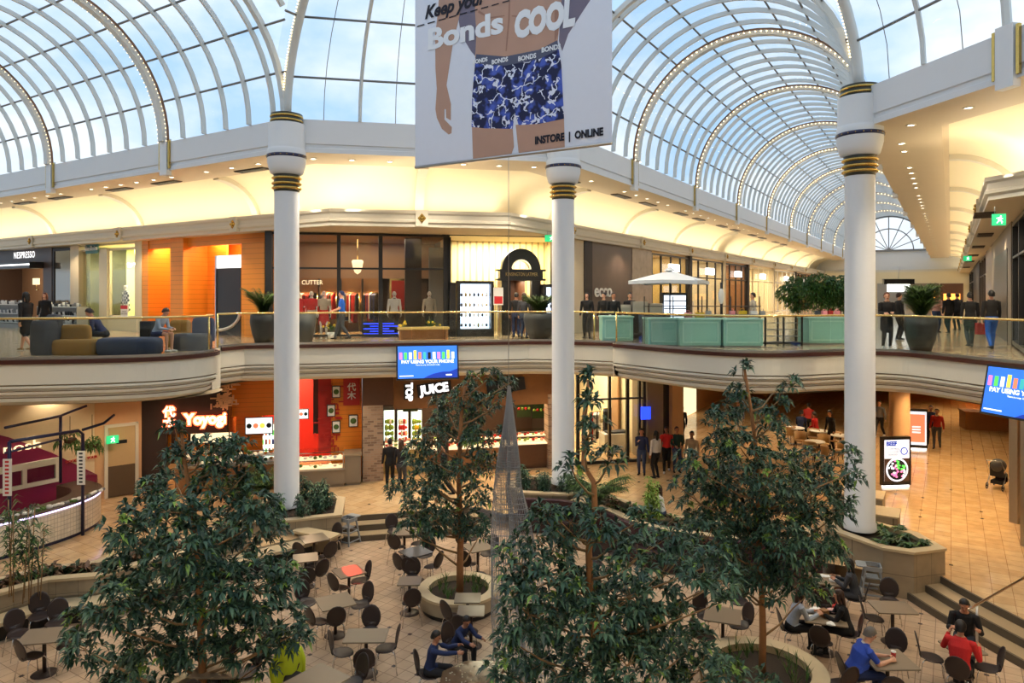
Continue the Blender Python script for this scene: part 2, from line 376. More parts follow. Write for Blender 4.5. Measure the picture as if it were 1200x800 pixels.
prof = [(.05, ZU + .0), (-.06, ZU), (-.06, ZU - .11), (0, ZU - .11), (0, 4.48), (.05, 4.47), (.05, 4.44), (.0, 4.43), (.0, 4.38), (.09, 4.36), (.09, 4.31), (.05, 4.29), (.07, 4.22), (.2, 4.17), (.2, 4.13), (.17, 4.11), (.19, 4.02), (.36, 3.93), (.45, 3.92), (.75, 3.86), (1.4, 3.85)]
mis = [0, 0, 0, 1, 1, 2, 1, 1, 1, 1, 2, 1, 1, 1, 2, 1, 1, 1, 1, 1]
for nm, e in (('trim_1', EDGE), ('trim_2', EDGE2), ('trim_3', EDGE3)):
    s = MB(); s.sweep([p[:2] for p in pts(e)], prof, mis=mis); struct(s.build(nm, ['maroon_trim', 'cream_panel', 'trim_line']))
cap = MB()
for e0, e1 in ((EDGE[-1], EDGE2[0]), (EDGE2[-1], EDGE3[0])):
    a, b = W(*e0), W(*e1); cap.add([(a.x, a.y, ZU), (b.x, b.y, ZU), (b.x, b.y, 3.86), (a.x, a.y, 3.86)], [(0, 1, 2, 3)], 0)
struct(cap.build('trim_4', 'cream_panel'))

near = [(14, -8.3), (6.0, -6.4), (-.3, -.3), (-6.4, 6), (-8, 12), (-3, 20), (2, 27), (-40, 27), (-40, -40), (14, -40)]
struct(filled('floor_upper_near', [pts(near)], ZU, 'upper_tile')); struct(filled('ceiling_lower_near', [pts(near)], 3.86, 'soffit', down=True))
s = MB(); s.sweep([p.xy for p in pts(near[:7])][::-1], [(0, ZU), (0, 3.86)]); struct(s.build('trim_near', 'cream_panel'))
s = MB()
for z0_, z1_ in ((0, 3.86), (ZU, 9.2)): s.sweep([p.xy for p in pts([(18.2, -30), (18.2, -12), (9, -12), (-7, 4), (-9, 12), (-1, 24), (2, 40)])], [(0, z0_), (0, z1_)])
struct(s.build('wall_near', 'soffit'))
# balustrades: glass panels, posts and a brass rail
def resample(P, step):
    out = [P[0]]; acc = 0
    for i in range(len(P) - 1):
        a, b = P[i], P[i + 1]; L = (b - a).length; t = step - acc
        while t <= L: out.append(a + (b - a) * (t / L)); t += step
        acc = (acc + L) % step
    return out
def balustrade(label, path, inset=.12):
    P = pts(path); Q = []
    for i, p in enumerate(P):
        d = (P[min(i + 1, len(P) - 1)] - P[max(i - 1, 0)]).normalized(); Q.append(p + Vector((-d.y, d.x, 0)) * inset)
    t = thing('balustrade', label, 'balustrade', Q[0] + Vector((0, 0, ZU)))
    o = -Q[0]
    r = MB(); r.tube([q + o + Vector((0, 0, 1.06)) for q in Q], .032, 8); r.build('handrail', 'brass', t)
    R_ = resample(Q, 1.1)
    g = MB()
    for a, b in zip(R_[:-1], R_[1:]):
        d = (b - a).normalized(); a2 = a + d * .012 + o; b2 = b - d * .012 + o
        g.bar(a2 + Vector((0, 0, .53)), b2 + Vector((0, 0, .53)), .014, .98)
    g.build('glass_panels', 'rail_glass', t)
    s = MB(); s.sweep([(q + o).xy for q in Q], [(-.03, 0.004), (-.03, .07), (.03, .07), (.03, 0.004)]); s.build('bottom_rail', 'steel', t)
    for q in (R_[0], R_[-1]):
        m = MB(); m.tube([q + o + Vector((0, 0, .01)), q + o + Vector((0, 0, 1.08))], .03, 8); m.build('post', 'brass', t)
balustrade('curved glass balustrade with brass handrail around the lounge seats', EDGE)
balustrade('straight glass balustrade with brass handrail before the fashion shop', EDGE2)
balustrade('bulging glass balustrade with brass handrail around the teal counters', EDGE3)

# ---------------------------------------------------------------- upper fascia, soffit, cove and cornice
def arcprof():
    return [(2.0 + 1.95 * math.sin(a), 9.55 + 1.72 * math.cos(a)) for a in [PI / 2 * k / 10 for k in range(11)]]
pA = [(14.4, 75), (14.4, 17.1), (20.4, 10.8), (98, 10.8)]
pB = [(98, 2.05), (20.4, 2.05), (14.4, -4), (14.4, -30)]
pC = [(5.7, -30), (5.7, -4), (-.4, 2.05), (-30, 2.05)]; pD = [(-30, 10.8), (-.4, 10.8), (5.7, 17.1), (5.7, 75)]
fprof = [(.35, 12.15), (0, 12.15), (0, 11.42), (.05, 11.40), (.05, 11.30), (0, 11.28), (0, 11.16), (.0, 11.14), (1.85, 11.14), (1.85, 11.27), (2.0, 11.27)]
for k, p in enumerate((pA, pB, pC, pD)):
    P = [q.xy for q in pts(p)]
    s = MB(); s.sweep(P, fprof, mis=[0] * 7 + [1] * 3); struct(s.build('trim_%d' % (5 + k * 3), ['white', 'soffit']))
    s = MB(); s.sweep(P, arcprof() + [(3.95, 9.3), (2.95, 9.3)], smooth=True); struct(s.build('ceiling_cove_%d' % (k + 1), 'cove'))
    s = MB(); s.sweep(P, [(2.95, 9.6), (2.86, 9.78), (2.78, 9.78), (2.78, 9.68), (2.84, 9.62), (2.84, 9.46), (2.78, 9.44), (2.78, 9.36), (2.86, 9.30), (2.86, 9.2), (6.9, 9.2)], mis=[0] * 9 + [1]); struct(s.build('trim_%d' % (6 + k * 3), ['cream', 'soffit']))
# ribs across the cove, gold lozenges on the cornice, pilasters and gold strips on the fascia
ARU = [26.5 + 8 * k for k in range(9)]; ARV = [23.4 + 8.1 * k for k in range(6)]
def frame_at(u, v, d): return Fr(W(u, v), d)
ribs = []
for u in ARU: ribs.append((Fr(W(u, 10.8), EU), 1)); ribs.append((Fr(W(u, 2.05), -EU), 1))
for v in ARV: ribs.append((Fr(W(14.4, v), -EV), 1))
ribs.append((Fr(W(17.4, 13.95), DC), 1)); ribs.append((Fr(W(17.4, -.975), (W(14.4, -4) - W(20.4, 2.05))), 1))
Rm = MB(); 
for fr, _ in ribs:
    ap = arcprof(); o = MB()
    for i in range(len(ap) - 1):
        (d0, z0), (d1, z1) = ap[i], ap[i + 1]
        q = lambda x, d, z: tuple(fr.w(x, d, z))
        k = .16; w = .17
        vs = [q(-w, d0, z0), q(w, d0, z0), q(w, d1, z1), q(-w, d1, z1)]
        c0 = math.sin(PI / 2 * i / 10) * k; c1 = math.sin(PI / 2 * (i + 1) / 10) * k; e0 = math.cos(PI / 2 * i / 10) * k; e1 = math.cos(PI / 2 * (i + 1) / 10) * k
        vs += [q(-w, d0 - c0, z0 - e0), q(w, d0 - c0, z0 - e0), q(w, d1 - c1, z1 - e1), q(-w, d1 - c1, z1 - e1)]
        Rm.add(vs, [(4, 5, 6, 7), (0, 4, 7, 3), (1, 2, 6, 5), (0, 1, 5, 4)], 0)
    Rm.add([fr.w(x, d, z) for x, d, z in ((-.22, 2.72, 9.22), (.22, 2.72, 9.22), (.22, 2.72, 9.79), (-.22, 2.72, 9.79), (-.22, 3.0, 9.22), (.22, 3.0, 9.22), (.22, 3.0, 9.79), (-.22, 3.0, 9.79))],
           [(0, 1, 2, 3), (3, 2, 6, 7), (0, 3, 7, 4), (1, 5, 6, 2), (0, 4, 5, 1)], 0)
    Rm.add([fr.w(x, d, z) for x, d, z in ((-.2, -.1, 10.98), (.2, -.1, 10.98), (.2, -.1, 12.25), (-.2, -.1, 12.25), (-.2, .1, 10.98), (.2, .1, 10.98), (.2, .1, 12.25), (-.2, .1, 12.25))],
           [(0, 1, 2, 3), (3, 2, 6, 7), (0, 3, 7, 4), (1, 5, 6, 2), (0, 4, 5, 1)], 1)
struct(Rm.build('trim_ribs', ['cream', 'white']))
gold = MB()
for fr, _ in ribs:
    for s_ in (-.27, .27):
        gold.add([fr.w(x, d, z) for x, d, z in ((s_ - .035, -.07, 11.2), (s_ + .035, -.07, 11.2), (s_ + .035, -.07, 12.2), (s_ - .035, -.07, 12.2), (s_ - .035, .0, 11.2), (s_ + .035, .0, 11.2), (s_ + .035, .0, 12.2), (s_ - .035, .0, 12.2))],
                 [(0, 1, 2, 3), (0, 3, 7, 4), (1, 5, 6, 2), (3, 2, 6, 7)], 0)
    c = (2.70, 9.5)
    for dx, dz in ((0, .1), (.1, 0), (0, -.1), (-.1, 0)):
        gold.ball(fr.w(dx * .9, c[0], c[1] + dz), .055, 6)
    gold.ball(fr.w(0, c[0] - .02, c[1]), .05, 6)
    gold.add([fr.w(x, 2.715, z) for x, z in ((0, 9.32), (.15, 9.5), (0, 9.68), (-.15, 9.5))], [(0, 1, 2, 3)], 0)
struct(gold.build('trim_gold', 'gold'))

# downlights and dark air grilles set in the soffit
dl = None; gr = None
def put_downlight(loc, label, group):
    global dl
    if dl is None:
        dl = thing('downlight', label, 'downlight', loc, 0, group)
        m = MB(); m.lathe([(.075, 0), (.12, 0), (.125, -.015), (.085, -.02), (.075, 0)], n=14); m.build('ring', 'cream', dl)
        m = MB(); m.lathe([(0, -.008), (.078, -.008)], n=14); m.build('lamp', 'glow_white', dl)
    else: dup(dl, loc, 0, label, group)
def put_grille(loc, rz, label, group):
    global gr
    if gr is None:
        gr = thing('air_grille', label, 'air vent', loc, rz, group)
        m = MB(); m.box(-.78, .78, -.17, .17, -.03, 0); m.build('frame', 'vent', gr)
        m = MB()
        for k in range(9): m.box(-.74, .74, -.15 + k * .036, -.135 + k * .036, -.045, -.03)
        m.build('slat', 'dark_metal', gr)
    else: dup(gr, loc, rz, label, group)
for v in ARV[:4]:
    for k, dv in enumerate((1.2, 2.35, 3.5, 4.6, 5.7, 6.8)):
        put_downlight(W(15.25, v + dv - .2, 11.14), 'small round downlight in the soffit along the left vault', 'downlights along the left vault')
    put_grille(W(15.85, v + 2.3, 11.14), FL.rz, 'long dark air grille in the soffit along the left vault', 'grilles along the left vault')
    put_grille(W(15.85, v + 5.6, 11.14), FL.rz, 'long dark air grille in the soffit along the left vault', 'grilles along the left vault')
for dv in (.9, 2.2, 3.6, 5.0): put_downlight(W(15.25, 17.3 + dv, 11.14), 'small round downlight in the soffit along the left vault', 'downlights along the left vault')
put_grille(W(15.85, 20.6, 11.14), FL.rz, 'long dark air grille in the soffit just left of the left column', None)
for k in range(7):
    t = (k + .6) / 7.2; put_downlight(W(14.4 + 6 * t + .7, 17.1 - 6.3 * t + .7, 11.14), 'small round downlight in the soffit behind the hanging banner', 'downlights behind the banner')
for u in [22.0] + ARU[:7]:
    for dv in (1.4, 2.7, 4.0, 5.4, 6.7):
        if u > 50 and dv in (2.7, 5.4): continue
        if u == 22.0 and dv > 3.5: continue
        put_downlight(W(u + dv - .4, 11.65, 11.14), 'small round downlight in the far soffit of the right vault', 'downlights on the far side of the right vault')
        put_downlight(W(u + dv - .4, 1.2, 11.14), 'small round downlight in the near soffit of the right vault', 'downlights on the near side of the right vault')
    if u < 60:
        for dv in ((2.2, 5.4) if u > 23 else (1.6,)):
            put_grille(W(u + dv, 12.3, 11.14), FR_.rz, 'long dark air grille in the far soffit of the right vault', 'grilles on the far side of the right vault')
for k in range(5):
    t = (k + .4) / 5; put_downlight(W(20.4 - 6 * t + .7, 2.05 - 6.05 * t - .7, 11.14), 'round downlight in the soffit to the right of the right column', 'downlights right of the right column')

# ---------------------------------------------------------------- columns
def column(u, v, zb, side):
    p = W(u, v); t = struct(bpy.data.objects.new('column', None)); COL.objects.link(t); t.location = (p.x, p.y, 0); R = .37
    m = MB(); m.lathe([(R * 1.08, zb), (R * 1.08, zb + .16), (R, zb + .2), (R * .985, 9.95)], n=40); m.build('shaft', 'white', t)
    m = MB()
    m.lathe([(R * 1.1, 10.42), (R * 1.3, 10.47), (.52, 10.6), (.565, 10.78), (.565, 10.92)], n=40)
    m.lathe([(.565, 11.02), (.565, 11.16), (.55, 11.18), (.54, 11.22), (.54, 11.95)], n=40)
    m.build('capital', 'white', t)
    m = MB(); m.lathe([(.565, 10.92), (.585, 10.93), (.585, 11.01), (.565, 11.02)], n=40); b = m.build('band', 'navy', t)
    m = MB()
    for k in range(20): a = k * PI / 10; m.ball((.588 * math.cos(a), .588 * math.sin(a), 10.97), .018, 6)
    m.build('stud', 'gold', b)
    m = MB()
    for z in (9.97, 10.11, 10.27): m.lathe([(R, z), (R * 1.12, z + .01), (R * 1.22, z + .045), (R * 1.12, z + .08), (R, z + .09)], n=40)
    for z in (12.0, 12.13): m.lathe([(.44, z), (.49, z + .02), (.49, z + .06), (.44, z + .08)], n=40)
    m.build('gold_ring', 'gold', t)
    m = MB(); m.lathe([(R, 9.9), (R * 1.03, 9.95), (R * 1.03, 10.42)], n=40); m.lathe([(.47, 11.93), (.47, 12.25), (.3, 12.3), (0, 12.3)], n=40); m.build('dark_ring', 'dark_gold', t)
    return t
column(14.4, 17.1, .38, 'left'); column(20.4, 10.8, .62, 'centre'); column(20.45, 2.03, .66, 'right')

# ---------------------------------------------------------------- glazed vaults
RV = 4.35
def arch_pts(fn, R, n=28, a0=0, a1=PI): return [fn(R * math.cos(a0 + (a1 - a0) * k / n), 12.15 + R * math.sin(a0 + (a1 - a0) * k / n)) for k in range(n + 1)]
def ribarc(m, fn, ax, R, w, d, n=28, a0=0, a1=PI, mi=0):
    """arch of rectangular section; fn(lateral, z) -> point, ax = axis direction, w = width along axis, d = depth inwards"""
    A = arch_pts(fn, R, n, a0, a1); B = arch_pts(fn, R - d, n, a0, a1)
    vs = []
    for a, b in zip(A, B): vs += [a - ax * w / 2, a + ax * w / 2, b + ax * w / 2, b - ax * w / 2]
    fs = []
    for i in range(len(A) - 1):
        o = i * 4
        for k in range(4): fs.append((o + k, o + (k + 1) % 4, o + 4 + (k + 1) % 4, o + 4 + k))
    m.add(vs, fs, mi, False)
def vault(name, c, axis, lateral, s0, s1, mains, step, a0=0, a1=PI, ord_=''):
    """c: centre line coordinate; axis/lateral are world unit vectors"""
    root = struct(bpy.data.objects.new(name, None)); COL.objects.link(root)
    base = lateral * c
    P = lambda s, x, z: base + axis * s + lateral * x + Vector((0, 0, z))
    g = MB(); n = 28; ss = [s0, s1]; vs = []
    for s in ss: vs += [P(s, (RV + .06) * math.cos(a0 + (a1 - a0) * k / n), 12.15 + (RV + .06) * math.sin(a0 + (a1 - a0) * k / n)) for k in range(n + 1)]
    g.add(vs, [(k, k + 1, n + 2 + k, n + 1 + k) for k in range(n)], 0, True); g.build('pane', 'roof_glass', root)
    m = MB(); s = mains[0] - step * 6
    rr = []
    k = int((mains[0] - s0) / step); s = mains[0] - k * step
    while s < s1:
        if min(abs(s - q) for q in mains) > .3: ribarc(m, lambda x, z, s=s: P(s, x, z), axis, RV, .075, .15, 28, a0, a1)
        s += step
    m.build('rib', 'vault_white', root)
    m = MB()
    for q in mains:
        ribarc(m, lambda x, z, s=q: P(s, x, z), axis, RV, .26, .2, 28, a0, a1)
        ribarc(m, lambda x, z, s=q - .25: P(s, x, z), axis, RV - .02, .05, .06, 28, a0, a1, 1); ribarc(m, lambda x, z, s=q + .25: P(s, x, z), axis, RV - .02, .05, .06, 28, a0, a1, 1)
    m.build('main_arch', ['vault_white', 'cornice_brown'], root)
    m = MB()
    for k in range(1, 10):
        a = k * PI / 10
        if a0 <= a <= a1:
            r = RV - .03; x, z = r * math.cos(a), 12.15 + r * math.sin(a); m.tube([P(s0, x, z), P(s1, x, z)], .035, 6)
    m.build('purlin', 'purlin', root)
    return root, P
mat('cornice_brown', sr(120, 84, 58), .5); mat('purlin', sr(128, 126, 124), .4, .3)
mainsR = ARU + [98.0]
vr, PR = vault('window_1', 6.425, EU, EV, 20.4, 96.8, mainsR[:-1], 8 / 7)
vl, PL = vault('window_2', 10.05, EV, EU, 17.1, 75, ARV, 8.1 / 7)
# strings of fairy bulbs along the main arches
num = ['first', 'second', 'third', 'fourth', 'fifth', 'sixth', 'seventh', 'eighth', 'ninth']
for i, u in enumerate(ARU):
    for side, off in (('near', -.25), ('far', .25)):
        m = MB(); n = 66 if i < 5 else 44
        for k in range(n + 1):
            a = PI * k / n; r = RV - .13; m.ball(PR(u + off, r * math.cos(a), 12.15 + r * math.sin(a)), .024 if i < 3 else .03, 4)
        if i > 4: continue_ = True
        o = m.build('light_string', 'glow_bulb', org=PR(u + off, 0, 12.15)); tag(o, 'warm bulb string on the %s side of the %s arch of the right vault' % (side, num[i]), 'string lights', 'bulb strings on the right vault')
for i, v in enumerate(ARV[:3]):
    for side, off in (('near', -.25), ('far', .25)):
        m = MB(); n = 90
        for k in range(n + 1):
            a = PI * k / n; r = RV - .13; m.ball(PL(v + off, r * math.cos(a), 12.15 + r * math.sin(a)), .013, 4)
        o = m.build('light_string', 'glow_bulb', org=PL(v + off, 0, 12.15)); tag(o, 'tiny bulb string on the %s side of the %s arch of the left vault' % (side, num[i]), 'string lights', 'bulb strings on the left vault')
# gable at the far end of the right vault
gb = struct(bpy.data.objects.new('window_3', None)); COL.objects.link(gb)
m = MB()
for rr, w in ((RV, .3), (RV * .62, .12)): ribarc(m, lambda x, z: PR(96.6, x * (1 if 1 else 0), z), EU, rr, .2, w)
for a in range(1, 8):
    t = a * PI / 8; m.bar(PR(96.6, 0, 12.15), PR(96.6, RV * math.cos(t), 12.15 + RV * math.sin(t)), .09)
m.bar(PR(96.6, -RV, 12.15), PR(96.6, RV, 12.15), .2); m.build('frame', 'purlin', gb)
m = MB(); A = [PR(96.7, RV * math.cos(PI * k / 24), 12.15 + RV * math.sin(PI * k / 24)) for k in range(25)]; m.add(A, [tuple(range(25))]); m.build('pane', 'roof_glass', gb)
m = MB(); m.add([W(96.8, 16, 8), W(96.8, -4, 8), W(96.8, -4, 12.15), W(96.8, 16, 12.15)], [(0, 1, 2, 3)], 0)
s = m; s.add([W(96.7, 14, 9.2), W(96.7, -1, 9.2), W(96.7, -1, 9.8), W(96.7, 14, 9.8)], [(0, 1, 2, 3)], 1); struct(m.build('wall_end', ['white', 'cream']))

# dome over the octagon
OC = (10.05, 6.5); OV = [(14.4, 17.1), (20.4, 10.8), (20.4, 2.05), (14.4, -4), (5.7, -4), (-.4, 2.05), (-.4, 10.8), (5.7, 17.1)]
HD = 6.2
def dome_pt(p, t, ex=0):
    u = p[0] + (OC[0] - p[0]) * t; v = p[1] + (OC[1] - p[1]) * t; return W(u, v, 12.15 + (HD + ex) * math.sqrt(max(0, 1 - (1 - t) ** 2)))
dm = struct(bpy.data.objects.new('window_4', None)); COL.objects.link(dm)
ts = [1 - math.cos(PI / 2 * k / 12) for k in range(13)]
gm = MB(); rbm = MB(); pm = MB(); hm = MB(); cable = MB()
zl = [1.22, 2.72, 4.1, 5.2, 5.9]
def t_of(z): return 1 - math.sqrt(1 - (z / HD) ** 2)
for i in range(8):
    a, b = OV[i], OV[(i + 1) % 8]; mouth = i in (1, 3, 5, 7)
    L = 16
    for j in range(L):
        for k in range(12):
            w0 = abs((j + .5) / L - .5) * 2 * RV * (1 - (ts[k] + ts[k + 1]) / 2); hd = HD * math.sqrt(1 - (1 - (ts[k] + ts[k + 1]) / 2) ** 2)
            if mouth and w0 < RV and math.sqrt(RV * RV - w0 * w0) > hd: continue
            q = lambda f, t: dome_pt((a[0] + (b[0] - a[0]) * f, a[1] + (b[1] - a[1]) * f), t, .08)
            gm.add([q(j / L, ts[k]), q((j + 1) / L, ts[k]), q((j + 1) / L, ts[k + 1]), q(j / L, ts[k + 1])], [(0, 1, 2, 3)], 0, True)
    for f in (.25, .5, .75):
        p = (a[0] + (b[0] - a[0]) * f, a[1] + (b[1] - a[1]) * f); t0 = 0
        if mouth:
            t0 = .3 if f == .5 else .22
        tt = [t0 + (1 - t0) * k / 16 for k in range(17)]
        tt = [1 - math.cos(math.acos(1 - t0) + (PI / 2 - math.acos(1 - t0)) * k / 16) for k in range(17)]
        rbm.tube([dome_pt(p, t) for t in tt], .06 if f != .5 else .09, 6, smooth=False)
    for z in zl:
        t = t_of(z)
        if mouth and z < 4.2:
            wl = math.sqrt(max(0, RV * RV - z * z)); f = .5 - wl / (2 * RV * (1 - t))
            if f > .02:
                for f0, f1 in ((0, f), (1 - f, 1)):
                    pm.tube([dome_pt((a[0] + (b[0] - a[0]) * ff, a[1] + (b[1] - a[1]) * ff), t) for ff in (f0, f1)], .035, 6)
            continue
        pm.tube([dome_pt(a, t), dome_pt(b, t)], .035, 6)
    if not mouth:
        for f in (.125, .375, .625, .875):
            p = (a[0] + (b[0] - a[0]) * f, a[1] + (b[1] - a[1]) * f); cable.tube([dome_pt(p, ts[k] ) for k in range(13)], .011, 4)
    # the diagonal rib with its bulbs
    hm.tube([dome_pt(a, t) for t in [1 - math.cos(PI / 2 * k / 20) for k in range(21)]], .14, 8)
gm.build('pane', 'roof_glass', dm); rbm.build('rib', 'vault_white', dm); pm.build('purlin', 'purlin', dm); hm.build('main_rib', 'vault_white', dm); cable.build('cable', 'purlin', dm)
for i in (0, 2):
    m = MB(); a = OV[i]; c_ = (W(*OC) - W(*a)).normalized(); sd = Vector((-c_.y, c_.x, 0))
    for k in range(120):
        t = 1 - math.cos(PI / 2 * (k + 1) / 120); m.ball(dome_pt(a, t) + sd * (-.15) + c_ * .04, .018, 4)
    o = m.build('light_string', 'glow_bulb', org=dome_pt(a, 0)); tag(o, 'string of bulbs climbing the curved rib above the %s column' % ('left' if i == 0 else 'right'), 'string lights')
# vault prolonged into the dome
for (P, s0, name) in ((PR, 20.4, 'right'), (PL, 17.1, 'left')):
    m = MB(); pr = MB()
    for d in (0, 1.15, 2.2):
        hd = HD * math.sqrt(1 - (1 - d / 10.4) ** 2); a0 = math.asin(min(.99, hd / RV)) if d else 0
        ribarc(m, lambda x, z, s=s0 - d: P(s, x, z), (EU if name == 'right' else EV), RV, .09 if d else .16, .16, 24, a0, PI - a0)
    for k in range(1, 10):
        a = k * PI / 10; h = RV * math.sin(a); d = 10.4 * (1 - math.sqrt(max(0, 1 - (h / HD) ** 2))); pr.tube([P(s0, (RV - .03) * math.cos(a), 12.15 + h - .03), P(s0 - d, (RV - .03) * math.cos(a), 12.15 + h - .03)], .035, 6)
    m.build('groin_rib', 'vault_white', dm); pr.build('groin_purlin', 'purlin', dm)

# ---------------------------------------------------------------- lamps of the building
coves = ((W(14.4 + 3.3, 24, 9.7), 26, FL.rz), (W(14.4 + 3.3, 45, 9.7), 16, FL.rz), (W(17.4 + 3.3 * S2, 13.95 + 3.3 * S2, 9.7), 9.5, FC.rz), (W(38, 14.1, 9.7), 28, FR_.rz), (W(72, 14.1, 9.7), 36, FR_.rz),
         (W(40, -1.25, 9.7), 38, FR_.rz), (W(78, -1.25, 9.7), 36, FR_.rz), (W(17.4 + 3.3 * S2, -.975 - 3.3 * S2, 9.7), 10, FN.rz + PI / 4))
coves += ((W(2.65 - 3.3 * S2, -.975 - 3.3 * S2, 9.7), 10, FC.rz), (W(2.65 - 3.3 * S2, 13.95 + 3.3 * S2, 9.7), 10, FN.rz + PI / 4), (W(2.4, -14, 9.7), 18, FL.rz), (W(17.7, -14, 9.7), 18, FL.rz))
for p, L_, rz in coves:
    a = area('cove_lamp', p, L_, .3, 8.0 * L_, (1, .88, .64)); a.rotation_euler = (PI, 0, rz)
for u, v in ((16, 16.4), (18.2, 14.4), (19.9, 12.4), (15.1, 19), (21.5, 11.5), (21.3, 1.3), (18.6, -.9), (16, -3.4), (15.1, -6), (4, -3.8), (1.4, -1.2), (-1, 1), (1.3, 14.2), (3.6, 16.4)):
    spot('court_downlight', W(u, v, 11.05), 430, (1, .87, .68), 125, .1)
for u, v in ((18.3, 17.6), (20.2, 15.8), (22, 13.9), (16.8, 20.5), (16.8, 25), (16.8, 30), (16.8, 36), (26, 13.1), (32, 13.1), (39, 13.1), (48, 13.1), (25, -.9), (20.5, -3), (31, -.9), (39, -.9), (50, -.9), (64, -.9), (64, 13.1), (80, 6), (12, 20.5), (9, 22), (22.5, 7), (24, 4)):
    spot('gallery_downlight', W(u, v, 9.12 if not (v < 8 and v > 2 or u < 15) else 11.0), (230 if v < 0 else 130) if u < 60 else 260, (1, .82, .56), 140, .08)
# ---------------------------------------------------------------- people
SKIN = {'fair': sr(214, 160, 130), 'tan': sr(176, 122, 92), 'brown': sr(120, 78, 56), 'plaster': sr(225, 220, 212)}
for k, c in SKIN.items(): mat('skin_' + k, c, .55, var=.05, vscale=20)
def cloth(name, rgb, r=.85): 
    mat(name, sr(*rgb), r, var=.14, vscale=14, bump=.3, bscale=90); return name
cloth('hair_black', (22, 18, 17), .5); cloth('hair_brown', (58, 36, 24), .5); cloth('hair_grey', (110, 104, 98), .6); cloth('hair_auburn', (96, 48, 28), .5)
cloth('lips', (150, 78, 72), .5); cloth('eye_dark', (18, 14, 12), .2)
def loft(m, P, RX, RY, side, n=12):
    """closed tube through P with elliptic sections: RX along side, RY across; rounded ends"""
    P = [Vector(p) for p in P]; side = Vector(side).normalized(); rings = []
    ext = []
    N_ = len(P); T = [(P[min(i + 1, N_ - 1)] - P[max(i - 1, 0)]).normalized() for i in range(N_)]
    seq = []
    for k in (3, 2, 1):
        a = k * PI / 8; seq.append((P[0] - T[0] * math.sin(a) * min(RX[0], RY[0]) * .9, math.cos(a), 0))
    for i in range(N_): seq.append((P[i], 1, i))
    for k in (1, 2, 3):
        a = k * PI / 8; seq.append((P[-1] + T[-1] * math.sin(a) * min(RX[-1], RY[-1]) * .9, math.cos(a), N_ - 1))
    vs = []
    for c, s, i in seq:
        t = T[i]; x = (side - t * side.dot(t))
        if x.length < .05: x = t.orthogonal()
        x.normalize(); y = t.cross(x)
        for k in range(n):
            a = 2 * PI * k / n; vs.append(c + x * math.cos(a) * RX[i] * s + y * math.sin(a) * RY[i] * s)
    fs = []
    for j in range(len(seq) - 1):
        for k in range(n): fs.append((j * n + k, j * n + (k + 1) % n, (j + 1) * n + (k + 1) % n, (j + 1) * n + k))
    fs.append(tuple(reversed(range(n)))); fs.append(tuple((len(seq) - 1) * n + k for k in range(n)))
    m.add(vs, fs, 0, True)
def ik(S, H, l1, l2, pole):
    d = H - S; L = min(d.length, (l1 + l2) * .995); dn = d.normalized() if d.length else Vector((0, 0, -1))
    H = S + dn * L; a = (l1 * l1 - l2 * l2 + L * L) / (2 * L); h = math.sqrt(max(0, l1 * l1 - a * a))
    p = pole - dn * pole.dot(dn); p = p.normalized() if p.length > 1e-4 else dn.orthogonal()
    return S + dn * a + p * h, H
